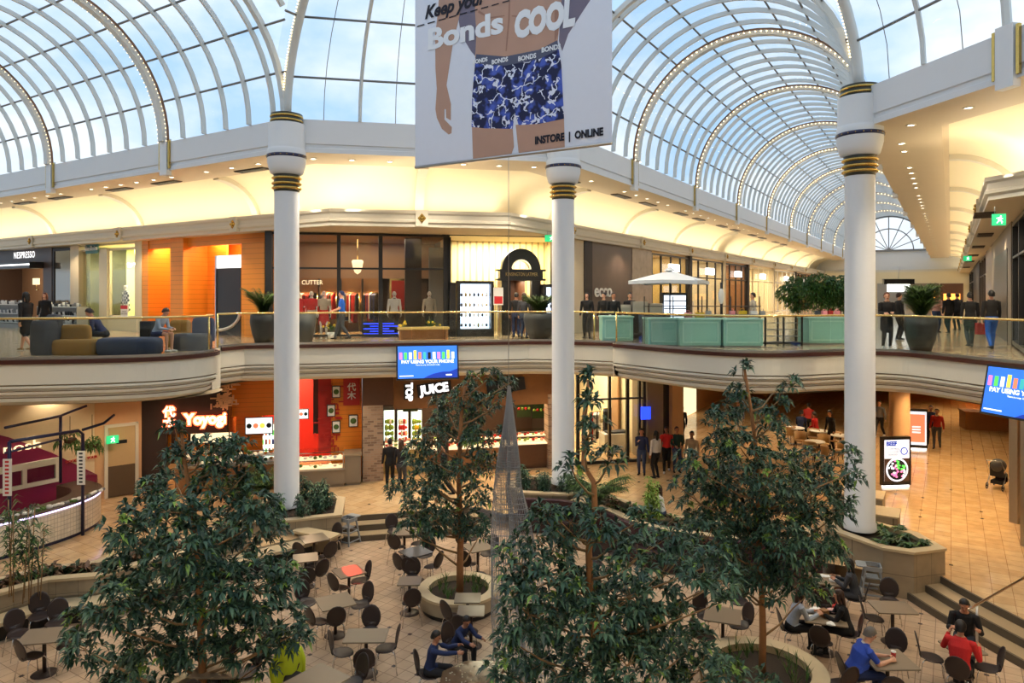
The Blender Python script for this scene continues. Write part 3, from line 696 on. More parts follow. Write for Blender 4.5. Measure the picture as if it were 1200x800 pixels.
def person(label, loc, rz, shirt='navy_cloth', trousers='dark_cloth', skin='fair', hair='hair_black', shoes='shoe_dark', h=1.7, sit=False, lean=.05, lh=None, rh=None, stride=.0,
           long_hair=0, short_sleeve=False, skirt=None, head=(0, 0), legs=None, vox=.011, group=None, name='person', cat='person', feet=None, shorts=False, bald=False, knees=.46, seat=.46, collar=None, chub=1.0, legwear=None, hood=False, shift=0):
    k = h / 1.7; m = MB(); caps = []     # caps: (p, q, r, material index)
    mats = ['skin_' + skin, shirt, trousers, shoes, 'lips', legwear or trousers, collar or shirt, hair]
    V = Vector
    pz = (seat + .095) if sit else .93 * k
    pel = V((0, 0, pz)); sp = V((0, math.sin(lean), math.cos(lean)))
    X = V((1, 0, 0)); fwd = V((0, math.cos(lean), -math.sin(lean)))
    waist = pel + sp * .17 * k; chest = pel + sp * .36 * k; sh = pel + sp * .485 * k; neck = pel + sp * .53 * k; 
    hp, hy = head; hs = V((math.sin(hy) * math.sin(lean + hp) * 0, math.sin(lean * .6 + hp), math.cos(lean * .6 + hp)))
    hc = neck + hs * .155 * k
    # torso
    loft(m, [pel - sp * .06, pel, waist, chest, sh, sh + sp * .035], [.155 * chub * k, .168 * chub * k, .138 * chub * k, .168 * chub * k, .165 * k, .10 * k], [.115 * chub * k, .118 * chub * k, .10 * chub * k, .118 * chub * k, .088 * k, .06 * k], X, 16)
    if chub > 1.05: m.ball(waist + fwd * .05, (.14 * chub * k, .13 * chub * k, .13 * k), 12)
    caps += [(pel - sp * .08, pel + sp * .015, .15, 2), (pel + sp * .05, sh - sp * .12, .15, 1), (sh - X * .17 * k - sp * .03, sh + X * .17 * k - sp * .03, .07, 1)]
    # neck, head
    loft(m, [neck - sp * .05, neck + hs * .08 * k], [.058 * k, .052 * k], [.058 * k, .054 * k], X, 10); caps.append((neck + hs * .015, neck + hs * .1 * k, .055, 0)); caps.append((neck - sp * .03, neck - sp * .02, .06, 6))
    Rh = Matrix.Rotation(hy, 3, 'Z') @ Matrix.Rotation(-(lean * .6 + hp), 3, 'X')
    def H(x, y, z): return hc + Rh @ V((x * k, y * k, z * k))
    m.ball(hc + Rh @ V((0, -.008, .03)), (.074 * k, .093 * k, .092 * k), 14, M=Rh)
    loft(m, [H(0, .01, 0), H(0, .03, -.06), H(0, .045, -.1)], [.066 * k, .056 * k, .032 * k], [.075 * k, .055 * k, .032 * k], Rh @ X, 10)
    loft(m, [H(0, .085, .03), H(0, .104, -.012), H(0, .1, -.02)], [.008 * k, .014 * k, .013 * k], [.008 * k, .013 * k, .008 * k], Rh @ X, 6)
    loft(m, [H(-.022, .078, -.0495), H(.022, .078, -.0495)], [.009 * k] * 2, [.008 * k] * 2, Rh @ V((0, 0, 1)), 6)
    for s in (-1, 1): m.ball(H(s * .076, -.005, .0), (.012 * k, .022 * k, .034 * k), 6, M=Rh)
    for s in (-1, 1): loft(m, [H(s * .015, .083, .038), H(s * .05, .07, .038)], [.008] * 2, [.008] * 2, Rh @ V((0, 0, 1)), 6)
    caps.append((H(0, 0, 0), H(0, 0, .04), .09, 0)); caps.append((H(-.018, .086, -.05), H(.018, .086, -.05), .0065, 4))
    # arms
    def hand(w, d, side, curl, palm, mi=0):
        d = d.normalized(); nrm = (palm - d * palm.dot(d)).normalized(); lat = d.cross(nrm) * side     # lat: towards the thumb
        kn = w + d * .085 * k
        loft(m, [w - d * .02, w + d * .03 * k, kn], [.027 * k, .04 * k, .041 * k], [.02 * k, .016 * k, .013 * k], lat, 8)
        caps.append((w, kn, .03, 0))
        fr = max(.0086 * k, vox * .82)
        for q, (off, ln) in enumerate(((.031, .07), (.0105, .078), (-.0105, .072), (-.031, .056))):
            b = kn + lat * off * k * 1.02 - d * (.004 + .006 * abs(q - 1)); d1 = (d * math.cos(curl) + nrm * math.sin(curl) + lat * off * 1.6).normalized()
            c1 = b + d1 * ln * .5 * k; d2 = (d * math.cos(curl * 2.3) + nrm * math.sin(curl * 2.3) + lat * off * 1.2).normalized(); c2 = c1 + d2 * ln * .5 * k
            loft(m, [b - d * .015, b, c1, c2], [fr * 1.05, fr, fr * .95, fr * .85], [fr * 1.05, fr, fr * .95, fr * .85], lat, 6); caps.append((b, c2, fr, 0))
        tb = w + d * .02 * k + lat * .026 * k; t1 = tb + (d * .6 + lat * .75 + nrm * .25).normalized() * .038 * k; t2 = t1 + (d * .9 + lat * .25 + nrm * .4).normalized() * .032 * k
        loft(m, [tb, t1, t2], [fr * 1.4, fr * 1.15, fr], [fr * 1.4, fr * 1.15, fr], nrm, 6); caps.append((tb, t2, fr, 0))
    for s, tgt in ((-1, lh), (1, rh)):
        S = sh + X * s * .185 * k - sp * .02
        if tgt is None: tgt = S + V((s * .07, .04 + (stride * .35 * s), -.53 * k)) if not sit else pel + V((s * .11, .30, .06))
        else: tgt = V(tgt)
        pole = V((s * .28, -.35, -.9)); E, Wp = ik(S, tgt, .285 * k, .255 * k, pole)
        g = .012
        loft(m, [S - X * s * .03, S, (S + E) / 2, E], [.056 * k, (.053 + g) * k, (.046 + g * .8) * k, (.04 + g * .6) * k], [.056 * k, (.053 + g) * k, (.046 + g * .8) * k, (.04 + g * .6) * k], fwd, 10)
        f = 0 if short_sleeve else .009
        loft(m, [E, E * .6 + Wp * .4, Wp], [(.041 + f) * k, (.04 + f) * k, (.027 + f) * k], [(.041 + f) * k, (.037 + f) * k, (.024 + f) * k], fwd, 10)
        if short_sleeve: caps += [(S, S * .35 + E * .65, .05, 1), (S * .2 + E * .8, Wp, .035, 0)]
        else: caps += [(S, E, .05, 1), (E, Wp - (Wp - E).normalized() * .02, .035, 1)]
        fd = (Wp - E).normalized(); palm = V((-s * .6, .1, -.5)) if (sit or Wp.z > pz) else V((-s, .1, 0))
        hand(Wp, fd, s if palm.z > -.2 else s, .45, palm)
    # legs
    for s in (-1, 1):
        Hj = pel + X * s * .092 * k - V((0, 0, .02))
        if sit:
            if feet: A = V(feet[0 if s < 0 else 1])
            else: A = V((s * .11, knees + .0, .085))
            K = V((s * .12, .44 * k, seat + .065)) if not feet else ik(Hj, A, .43 * k, .42 * k, V((0, .6, .8)))[0]
            if not feet: A = V((s * .11, K.y + .0 * k, .085)); 
        else:
            A = V((s * .10, s * stride, .085 + (0 if s * stride >= 0 else .05 * abs(stride) / .3))); K, A = ik(Hj, A, .43 * k, .43 * k, V((0, 1, 0)))
        g = .012 if not (shorts or legwear) else 0
        loft(m, [Hj, Hj * .6 + K * .4, K], [(.088 + g * .5) * k * chub, (.074 + g) * k, (.052 + g) * k], [(.088 + g * .5) * k, (.076 + g) * k, (.054 + g) * k], X, 12)
        loft(m, [K, K * .7 + A * .3, K * .25 + A * .75, A], [(.053 + g) * k, (.053 + g) * k, (.038 + g) * k, (.034 + g) * k], [(.054 + g) * k, (.056 + g) * k, (.038 + g) * k, (.036 + g) * k], X, 12)
        yaw = V((s * .12, 1, 0)).normalized(); sole = A + V((0, 0, -.05))
        loft(m, [sole - yaw * .045, sole + yaw * .05, sole + yaw * .15 + V((0, 0, -.005))], [.036 * k, .042 * k, .04 * k], [.034 * k, .034 * k, .024 * k], X, 10)
        caps += [(Hj, Hj * .35 + K * .65, .075, 2), (Hj * .35 + K * .65, K, .06, 2 if not shorts else 0) if not legwear else (Hj * .35 + K * .65, K, .06, 5), (K, A + V((0, 0, .03)), .045, 0 if shorts else (5 if legwear else 2)), (sole - yaw * .04, sole + yaw * .15, .036, 3)]
    if skirt:                                        # (hem height, flare, material index)
        hz, fl, mi = skirt
        if not sit:
            loft(m, [pel + V((0, 0, .1)), V((0, 0, (pz + hz) / 2)), V((0, 0, hz + .02))], [.15 * k, .17 * k + fl * .5, .16 * k + fl], [.11 * k, .13 * k + fl * .5, .13 * k + fl], X, 16); caps.append((pel, V((0, 0, hz)), .19, mi))
    if shift:
        pass
    me = bpy.data.meshes.new('p'); me.from_pydata(m.v, [], m.f); tmp = bpy.data.objects.new('p', me); COL.objects.link(tmp)
    md = tmp.modifiers.new('r', 'REMESH'); md.mode = 'VOXEL'; md.voxel_size = vox; md.use_smooth_shade = True
    sm = tmp.modifiers.new('s', 'SMOOTH'); sm.factor = .5; sm.iterations = 2 if vox < .01 else 1
    bpy.context.view_layer.update()
    out = bpy.data.meshes.new_from_object(tmp.evaluated_get(bpy.context.evaluated_depsgraph_get())); bpy.data.objects.remove(tmp); bpy.data.meshes.remove(me)
    n = len(out.polygons); C = np.empty(n * 3, np.float32); out.polygons.foreach_get('center', C); C = C.reshape(-1, 3); best = np.full(n, 1e9); mi = np.zeros(n, np.int32)
    for p, q, r, im in caps:
        a = np.array(p); ab = np.array(q) - a; t = np.clip(((C - a) @ ab) / max(1e-9, ab @ ab), 0, 1); d = np.linalg.norm(C - (a + t[:, None] * ab), axis=1) - r
        w = d < best; best[w] = d[w]; mi[w] = im
    out.materials.clear()
    for x in mats: out.materials.append(MATS[x or 'hair_black'])
    out.polygons.foreach_set('material_index', mi); out.polygons.foreach_set('use_smooth', [True] * n); out.name = name
    ob = bpy.data.objects.new(name, out); COL.objects.link(ob); ob.location = loc; ob.rotation_euler = (0, 0, rz); tag(ob, label, cat, group)
    if cat == 'person' or hair:
        e = MB()
        for s in (-1, 1): e.ball(H(s * .031, .083, .017), .0085 * k, 6)
        if cat == 'person': e.build('eyes', 'eye_dark', ob)
        if not bald:
            hm = MB()
            # cap of hair: the upper back of an ellipsoid over the skull
            n_ = 18; mm = 12; vs = []
            for i in range(mm + 1):
                t = PI * .64 * i / mm
                for j in range(n_):
                    a = 2 * PI * j / n_; fr = math.sin(a); lim = PI * (.64 - .31 * fr ** .6 if fr > 0 else .64 + .17 * -fr); tt = t / (PI * .64) * lim; rad = math.sin(min(tt, PI * .56)); 
                    wv = 1 + .05 * math.sin(7 * a + 3 * t) + .035 * math.sin(11 * a - 5 * t); vs.append(H(.088 * wv * rad * math.cos(a), -.016 + .104 * wv * rad * math.sin(a), .034 + .112 * math.cos(tt) + (.006 * math.sin(9 * a) if i < 9 else 0)))
            hm.add(vs, [(i * n_ + j, (i + 1) * n_ + j, (i + 1) * n_ + (j + 1) % n_, i * n_ + (j + 1) % n_) for i in range(mm) for j in range(n_)], 0, True)
            if long_hair:
                z0 = .02
                loft(hm, [H(0, -.04, .04), H(0, -.065, -.04), H(0, -.075, -.12), H(0, -.07, -.12 - long_hair)], [.082, .085, .08, .05], [.06, .05, .04, .022], Rh @ X, 12)
                for s in (-1, 1): loft(hm, [H(s * .072, .0, .05), H(s * .08, .01, -.04), H(s * .085, .0, -.12 - long_hair * .4)], [.018, .02, .014], [.035, .035, .022], X, 8)
            hm.build('hair', hair, ob)
    return ob
for nm, c in {'navy_cloth': (30, 44, 84), 'dark_cloth': (26, 26, 32), 'black_cloth': (20, 19, 21), 'jeans': (52, 66, 96), 'red_cloth': (196, 34, 34), 'blue_polo': (52, 84, 190), 'grey_cloth': (112, 116, 124),
              'light_grey_cloth': (168, 176, 192), 'white_cloth': (216, 214, 210), 'shoe_dark': (28, 26, 26), 'shoe_tan': (150, 118, 74), 'shoe_white': (210, 208, 204), 'green_cloth': (32, 60, 50), 'tan_cloth': (168, 142, 110),
              'charcoal_cloth': (60, 62, 68), 'red_knit': (170, 40, 36), 'bright_blue': (34, 96, 196), 'beige_cloth': (196, 186, 168), 'pale_pink': (214, 170, 160), 'khaki': (140, 120, 90)}.items(): cloth(nm, c)
def face(p, q): d = q - p; return math.atan2(d.y, d.x) - PI / 2          # heading so that +Y looks from p to q
def U_(px, Y, dx=0): p = D(px, HY, Y); return Vector((p.x, Y, ZU))       # a spot on the upper floor
def L_(px, py): return G(px, py, 0.0)
def Cc(px, py): return G(px, py, ZS)
# ---------------------------------------------------------------- greenery
def leafmat(name, rgb):
    mat(name, sr(*rgb), .42, var=.35, vscale=3, spec=.4); return name
leafmat('leaf_a', (64, 94, 72)); leafmat('leaf_b', (84, 114, 84)); leafmat('leaf_c', (46, 72, 60)); leafmat('leaf_new', (126, 158, 66)); leafmat('leaf_lime', (136, 168, 70)); leafmat('leaf_bronze', (112, 84, 62)); leafmat('leaf_palm', (78, 110, 50)); leafmat('leaf_ficus', (66, 108, 44)); leafmat('leaf_deep', (40, 62, 34))
mat('bark', sr(156, 108, 66), .8, var=.25, vscale=12, bump=.5, bscale=40); mat('bark_pale', sr(150, 120, 84), .8, var=.2, vscale=12); mat('bark_dark', sr(86, 64, 46), .8, var=.2, vscale=12)
rnd = random.Random(11)
def rv(): 
    while 1:
        v = Vector((rnd.uniform(-1, 1), rnd.uniform(-1, 1), rnd.uniform(-1, 1)))
        if v.length <= 1: return v
def leaf(m, b, d, L, w, mi, droop=.3):
    d = d.normalized(); side = d.cross(Vector((0, 0, 1)))
    if side.length < .05: side = Vector((1, 0, 0))
    side.normalize(); up = side.cross(d); tip = b + d * L - Vector((0, 0, droop * L)); mid = b + d * L * .5 + up * L * .06; fold = up * w * .35
    m.add([b, mid + side * w / 2 + fold, tip, mid - side * w / 2 + fold, mid], [(0, 1, 2, 4), (0, 4, 2, 3)], mi, True)
def whorl(m, c, out, n, L, w, mis, droop=.35):
    a0 = rnd.uniform(0, 6.28); out = out.normalized()
    x = out.orthogonal().normalized(); y = out.cross(x)
    for k in range(n):
        a = a0 + 2 * PI * k / n + rnd.uniform(-.25, .25); t = rnd.uniform(.35, 1.1)
        d = (x * math.cos(a) + y * math.sin(a)) + out * t * .8; leaf(m, c, d, L * rnd.uniform(.7, 1.15), w * rnd.uniform(.8, 1.1), rnd.choice(mis), droop * rnd.uniform(.4, 1.5))
def trunkmesh(P, r0, r1):
    m = MB(); n = len(P); m.tube(P, [r0 + (r1 - r0) * i / (n - 1) for i in range(n)], 9); return m
def tree(name, label, base, trunk, blobs, dens=1.0, L=.15, w=.048, r0=.07, mats=('leaf_a', 'leaf_b', 'leaf_c', 'leaf_new'), wts=(5, 3, 4, .35), bark='bark', n=8, cat='tree', group=None, nbranch=None, droop=.35, fill=.35):
    """trunk: list of world points; blobs: (centre, radii)"""
    t = thing(name, label, cat, base, 0, group); o = -Vector(base)
    trunkmesh([p + o for p in trunk], r0, r0 * .35).build('trunk', bark, t)
    br = MB(); lf = MB(); mis = []
    for i, x in enumerate(wts): mis += [i] * int(x * 10)
    def trunk_at(z):
        for a, b in zip(trunk[:-1], trunk[1:]):
            if a.z <= z <= b.z: return a + (b - a) * ((z - a.z) / max(1e-6, b.z - a.z))
        return trunk[-1] if z > trunk[-1].z else trunk[0]
    for c, r in blobs:
        rr = (r[0] * r[1] * r[2]) ** (1 / 3); root = trunk_at(c.z - .35 * (c - trunk_at(c.z)).xy.length - .25)
        mid = (root + c) / 2 + Vector((0, 0, -.06)); sg = (c - root); br.tube([root + o, root + sg * .3 + Vector((0, 0, -.05 - .06 * rnd.random())) + o, root + sg * .65 + Vector((rnd.uniform(-.08, .08), rnd.uniform(-.08, .08), -.05)) + o, c + o], [r0 * .34, r0 * .26, r0 * .18, r0 * .1], 6)
        cnt = max(7, int(dens * 62 * (rr / .45) ** 2.2))
        for k in range(cnt):
            v = rv(); 
            if rnd.random() > fill: v = v.normalized() * rnd.uniform(.6, 1.05)
            p = c + Vector((v.x * r[0], v.y * r[1], v.z * r[2])); out = (Vector((v.x, v.y, v.z * .5 + .5)))
            if rnd.random() < .16: br.tube([c + o, (c + p) / 2 + o + Vector((0, 0, -.03)), p + o], [r0 * .12, r0 * .09, r0 * .05], 4)
            new = rnd.random() < .035
            whorl(lf, p + o, out, n, L * (.7 if new else 1), w, [3] if new else mis, droop)
    br.build('branches', 'bark_pale' if bark == 'bark' else bark, t); lf.build('foliage', list(mats), t); return t
def blobs(l, Y, dj=.5, flat=.8):
    """(px, py, radius px[, depth offset])"""
    out = []
    for q in l:
        px, py, r = q[:3]; dy = q[3] if len(q) > 3 else rnd.uniform(-dj, dj); rw = r * Y / F; c = D(px, py, Y); c = CAMP + (c - CAMP) * ((Y + dy) / Y)
        out.append((c, (rw, rw * 1.05, rw * flat)))
    return out
CAMP = Vector((0, 0, CZ))
def line(l): return [D(px, py, Y) for px, py, Y in l]
# four big trees
Y1 = 12.2; b1 = D(238, 830, Y1); b1.z = -.32
T1 = [b1] + line([(237, 770, Y1), (234, 700, Y1 + .05), (230, 640, Y1), (226, 590, Y1 - .05), (216, 540, Y1), (212, 500, Y1)])
B1 = blobs([(212, 505, 13), (206, 530, 20), (190, 548, 20), (250, 528, 28), (272, 520, 20), (285, 552, 26), (232, 560, 30), (262, 575, 36), (175, 568, 22), (185, 592, 30), (215, 600, 36), (300, 592, 34), (150, 612, 26),
            (140, 640, 24), (170, 640, 38), (215, 645, 45), (262, 632, 45), (305, 630, 38), (322, 600, 16), (148, 668, 32), (112, 690, 24), (140, 706, 36), (185, 690, 45), (240, 690, 48), (290, 680, 45), (325, 672, 28),
            (95, 735, 18), (135, 742, 34), (100, 770, 24), (80, 745, 12), (180, 750, 46), (225, 750, 40), (285, 735, 48), (330, 722, 30), (345, 700, 18), (348, 745, 20), (130, 780, 28), (165, 790, 30), (210, 790, 30), (310, 770, 22), (325, 755, 20), (85, 785, 14)], Y1, .9)
B1 = [(c + Vector((rnd.uniform(-.12, .12), rnd.uniform(-.12, .12), rnd.uniform(-.1, .1))), tuple(x * .84 for x in r)) for i, (c, r) in enumerate(B1) if i % 7 != 6]
tree('tree', 'tall broadleaf tree in front of the neon sign and sunken left seating', b1, T1, B1, dens=.78, L=.19, w=.066, n=9, droop=.2, r0=.075)
Y3 = 10.9; b3 = D(703, 850, Y3); b3.z = -.32
T3 = [b3] + line([(702, 780, Y3), (697, 740, Y3), (692, 700, Y3), (690, 645, Y3), (697, 590, Y3), (696, 565, Y3), (684, 545, Y3 + .3), (684, 490, Y3 + .4), (690, 445, Y3 + .5)])
B3 = blobs([(692, 440, 8), (690, 468, 12), (696, 500, 14), (686, 525, 14), (668, 545, 12), (716, 535, 16), (640, 600, 16), (628, 628, 26), (642, 612, 20), (668, 612, 22), (705, 615, 24), (722, 632, 14), (690, 590, 16), (650, 640, 26), (610, 660, 28), (755, 608, 16), (762, 640, 22), (745, 655, 26), (790, 625, 18), (800, 650, 26), (825, 665, 24), (775, 672, 30),
            (645, 680, 36), (600, 690, 18), (620, 720, 34), (675, 690, 32), (715, 680, 30), (740, 700, 34), (775, 705, 24), (650, 735, 42), (695, 730, 34), (735, 740, 38), (770, 735, 32), (605, 755, 26), (640, 775, 40), (690, 780, 40), (735, 780, 42), (780, 768, 36), (815, 755, 24), (820, 785, 34), (845, 680, 22), (846, 705, 10), (590, 785, 22), (850, 790, 22), (900, 795, 14), (800, 720, 14), (862, 672, 10)], Y3, .9)
tree('tree', 'nearest broadleaf tree at the bottom centre between mesh sculpture and right tree', b3, T3, B3, dens=.78, L=.18, w=.062, droop=.2, r0=.075)
Y4 = 12.9; b4 = D(893, 770, Y4); b4 = Vector((b4.x, b4.y, -.2))
T4 = [b4] + line([(894, 740, Y4), (893, 700, Y4), (890, 650, Y4), (889, 600, Y4), (888, 540, Y4), (880, 480, Y4), (872, 430, Y4)])
B4 = blobs([(870, 432, 12), (872, 458, 16), (850, 478, 22), (838, 498, 18), (885, 480, 20), (912, 470, 14), (925, 448, 10), (905, 492, 16), (845, 520, 22), (868, 525, 26), (900, 520, 24), (812, 545, 20), (830, 560, 28), (862, 565, 34), (905, 560, 34), (945, 545, 26), (970, 560, 24), (990, 530, 14), (1002, 552, 14), (985, 575, 18), (820, 590, 30), (795, 570, 12),
            (860, 600, 38), (905, 600, 38), (950, 590, 36), (985, 600, 18), (830, 630, 32), (870, 640, 34), (915, 635, 38), (955, 630, 32), (975, 650, 18), (890, 672, 26), (930, 672, 28), (955, 690, 18), (850, 655, 26), (905, 695, 12), (868, 690, 12)], Y4, .8)
tree('tree', 'bushy broadleaf tree in the round planter near the right column', b4, T4, B4, dens=.85, L=.165, w=.058, droop=.2, r0=.07)
Y2 = 16.4; b2 = D(539, 690, Y2); b2.z = -.2
T2 = [b2] + line([(539, 660, Y2), (540, 620, Y2), (538, 570, Y2), (539, 520, Y2), (541, 480, Y2), (545, 452, Y2)])
B2 = blobs([(552, 445, 12), (575, 440, 14), (595, 450, 10), (545, 465, 18), (520, 475, 16), (510, 492, 14), (560, 478, 20), (585, 470, 14), (540, 500, 24), (505, 515, 18), (560, 515, 20), (590, 505, 8), (490, 530, 16), (520, 545, 22), (480, 545, 12), (500, 565, 22), (545, 550, 18), (572, 545, 18), (465, 572, 14), (485, 590, 16), (510, 585, 18), (560, 580, 18),
            (485, 607, 16), (510, 610, 18), (535, 600, 16), (560, 612, 16), (475, 620, 10), (500, 625, 14), (562, 628, 12), (540, 622, 12)], Y2, .8)
tree('tree', 'slender tree in the round planter beside the mesh sculpture', b2, T2, B2, dens=1.2, L=.16, w=.055, droop=.2, r0=.09)

# round planters
def round_planter(label, c, R, z1):
    t = thing('round_planter', label, 'planter', (c.x, c.y, ZS))
    m = MB(); h = z1 - ZS; m.lathe([(R * .94, 0.005), (R * .94, .12)], n=48, mi=1); m.lathe([(R, .12), (R, h - .06)], n=48, mi=0); m.lathe([(R * .94, .12), (R, .12)], n=48); m.build('wall', ['stone', 'dark_metal'], t)
    m = MB(); m.lathe([(R, h - .06), (R + .03, h - .06), (R + .03, h), (R * .76, h), (R * .76, h - .2)], n=48, smooth=False); m.build('coping', 'coping', t)
    m = MB(); m.lathe([(R * .78, h - .14), (R * .4, h - .11), (0, h - .1)], n=32); m.build('soil', 'soil', t)
    g = MB()
    for k in range(26):
        a = rnd.uniform(0, 6.28); q = Vector((math.cos(a), math.sin(a), 0)) * R * rnd.uniform(.35, .72) + Vector((0, 0, h - .12))
        for j in range(7): leaf(g, q, Vector((rnd.uniform(-.5, .5), rnd.uniform(-.5, .5), 1)), rnd.uniform(.18, .42), .02, 0, .1)
    g.build('grass_tuft', 'leaf_palm', t); return t
round_planter('low round stone planter holding the slender tree', Vector((b2.x - .02, Y2, 0)), .92, -.04)
round_planter('low round stone planter at the foot of the bushy right tree', Vector((b4.x, Y4, 0)), 1.12, -.04)
round_planter('low round stone planter around the trunk of the left tree', Vector((b1.x, b1.y, 0)), .8, -.08)
round_planter('low round stone planter around the trunk of the nearest tree', Vector((b3.x, b3.y, 0)), .8, -.08)

# raised planters along the rim of the court
def planter_poly(label, poly, z0, z1, m='stone_block', rim=.22, base=None, panel=None):
    P = pts(poly); c = sum(P, Vector()) / len(P); t = thing('stone_planter', label, 'planter', (c.x, c.y, z0)); Q = [(p - c) for p in P]
    area_ = sum(Q[i].x * Q[(i + 1) % len(Q)].y - Q[(i + 1) % len(Q)].x * Q[i].y for i in range(len(Q)))
    if area_ < 0: Q.reverse()
    h = z1 - z0; q2 = [p.xy for p in Q]
    s = MB(); s.sweep(q2, [(0, 0.0), (0, h - .05)], closed=True); s.build('wall', m, t)
    s = MB(); s.sweep(q2, [(0, h - .06), (-.03, h - .06), (-.03, h), (rim, h), (rim, h - .15)], closed=True); s.build('coping', 'coping', t)
    s = MB(); zz = h - .1; s.add([(p.x, p.y, zz) for p in q2], [tuple(range(len(q2)))]); s.build('soil', 'soil', t)
    return t
planter_poly('stone planter box with shrubs around the foot of the left column', [(13.3, 16.0), (14.6, 15.0), (15.9, 16.2), (15.7, 17.9), (13.6, 18.2), (12.4, 17.2)], ZS, .42)
planter_poly('stone planter at the foot of the centre column', [(18.75, 11.5), (19.35, 10.1), (20.6, 9.7), (21.5, 10.9), (20.7, 12.2), (19.4, 12.4)], ZS, .6)
CB = BOOTH[10:33:2]
planter_poly('long curved planter of bronze and green plants behind the maroon booth', [(19.25, 9.9)] + [(u + .05, v) for u, v in CB] + [(19.4, 3.1), (20.4, 3.2), (19.7, 5.0), (19.45, 6.2), (19.6, 7.4), (20.2, 8.6), (20.6, 9.6)], ZS, .48)
planter_poly('stone planter of glossy green plants beside the right column and steps', [(19.9, 2.55), (19.2, 1.4), (19.25, .75), (19.95, .12), (20.9, .75), (21.4, 2.0), (21.2, 2.9), (20.6, 2.9)], ZS, .66)
planter_poly('long planter of bronze bromeliads along the left edge of the court', [(2.5, 17.55), (6.9, 17.3), (7.8, 17.2), (8.5, 16.5), (9.8, 16.3), (12.2, 15.9), (12.4, 17.0), (10, 17.3), (8.8, 17.5), (8.2, 18.1), (7, 18.3), (2.5, 18.6)], ZS, .4)
# stone ledges behind the right planter
def stepblock(label, x, y, z0, z1, w, d, rz):
    t = MB(); t.box(-w / 2, w / 2, -d / 2, d / 2, 0, z1 - z0 - .05); t.box(-w / 2 - .02, w / 2 + .02, -d / 2 - .02, d / 2 + .02, z1 - z0 - .05, z1 - z0, 1)
    o = t.build('stone_ledge', ['stone_block', 'coping'], loc=(x, y, z0), rot=rz, bevel=.008); return tag(o, label, 'ledge')
p = W(21.9, 1.65); stepblock('low stone ledge block behind the plants right of the right column', p.x, p.y, 0, .82, .9, .9, FR_.rz)
p = W(22.9, 2.3); stepblock('taller stone ledge block just behind the right column', p.x, p.y, 0, 1.0, .9, 1.3, FR_.rz)
# bench slab along the left wall
m = MB(); Pb = pts(LEFTWALL); m.sweep([p.xy for p in Pb], [(-.52, -.13), (-.52, -.05), (0, -.05)]); m.sweep([p.xy for p in Pb], [(-.34, ZS), (-.34, -.13), (-.52, -.13)], 1)
tag(m.build('bench', ['coping', 'dark_metal'], org=Pb[1]), 'long pale stone bench running along the left wall of the sunken court', 'bench')
p = Cc(340, 640); m = MB(); m.box(-.7, .7, -.22, .22, .0, .06); m.box(-.6, .6, -.12, .2, -.42, 0, 1)
q = W(13.7, 15.05); tag(m.build('bench', ['coping', 'stone'], loc=(q.x, q.y, .1), rot=FL.rz + .1), 'short stone ledge seat below the left column planter', 'bench')
# maroon booth
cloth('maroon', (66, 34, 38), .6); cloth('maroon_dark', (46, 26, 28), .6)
bt = thing('booth_seat', 'curved dark maroon booth seat below the planter in the middle of the court', 'booth seat', W(18.6, 8, ZS))
o = -W(18.6, 8, 0).xy; P = [(p.xy + o) for p in pts(BOOTH[3:32])]
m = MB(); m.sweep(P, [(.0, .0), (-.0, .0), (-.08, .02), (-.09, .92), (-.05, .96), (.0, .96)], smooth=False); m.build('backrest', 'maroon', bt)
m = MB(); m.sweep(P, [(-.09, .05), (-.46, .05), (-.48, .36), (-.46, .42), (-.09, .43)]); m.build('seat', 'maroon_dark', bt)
q = W(18.75, 3.0); m = MB(); m.rbox(-.45, .45, -.1, .1, 0, 1.2, .06); m.rbox(-.42, .42, -.5, -.1, .3, .45, .05); m.box(-.4, .4, -.45, -.1, 0, .3)
tag(m.build('booth_seat', 'maroon', loc=(q.x, q.y, ZS), rot=FR_.rz + PI + .75), 'high-backed maroon booth seat against the right planter', 'booth seat')

# low planting
def planting(name, label, cells, z, kind, mats, L, w, cat='plants', rad=.25, n=9, grp=None, up=.6, per=3):
    """one plant per cell (u, v)"""
    for i, (u, v) in enumerate(cells):
        b = W(u, v, z); m = MB(); rr = random.Random(i * 7 + int(u * 10))
        for j in range(per):
            a = rr.uniform(0, 6.28); c = Vector((math.cos(a), math.sin(a), 0)) * rad * rr.uniform(0, 1) * (.9 if per > 1 else 0)
            if kind == 'rosette':
                for k in range(n):
                    a2 = 2 * PI * k / n + rr.uniform(-.2, .2); leaf(m, c, Vector((math.cos(a2), math.sin(a2), rr.uniform(.3, 1.6))), L * rr.uniform(.7, 1.1), w, rr.randrange(len(mats)), .35)
            else:
                hgt = rr.uniform(.5, 1) * up
                m.tube([c, c + Vector((rr.uniform(-.05, .05), rr.uniform(-.05, .05), hgt))], .008, 4, mi=0)
                for q in range(int(hgt / .09)):
                    zc = hgt * (q + 1) / int(hgt / .09 + 1)
                    for k in range(4):
                        a2 = rr.uniform(0, 6.28); leaf(m, c + Vector((0, 0, zc)), Vector((math.cos(a2), math.sin(a2), rr.uniform(.0, .9))), L * rr.uniform(.7, 1.1), w, rr.randrange(len(mats)), .35)
        o = m.build(name, list(mats), loc=b); tag(o, label, cat, grp)
def cellsalong(pl, step, jit=.12):
    P = pts(pl); R_ = resample(P, step); return [UV(p + Vector((rnd.uniform(-jit, jit), rnd.uniform(-jit, jit), 0))) for p in R_]
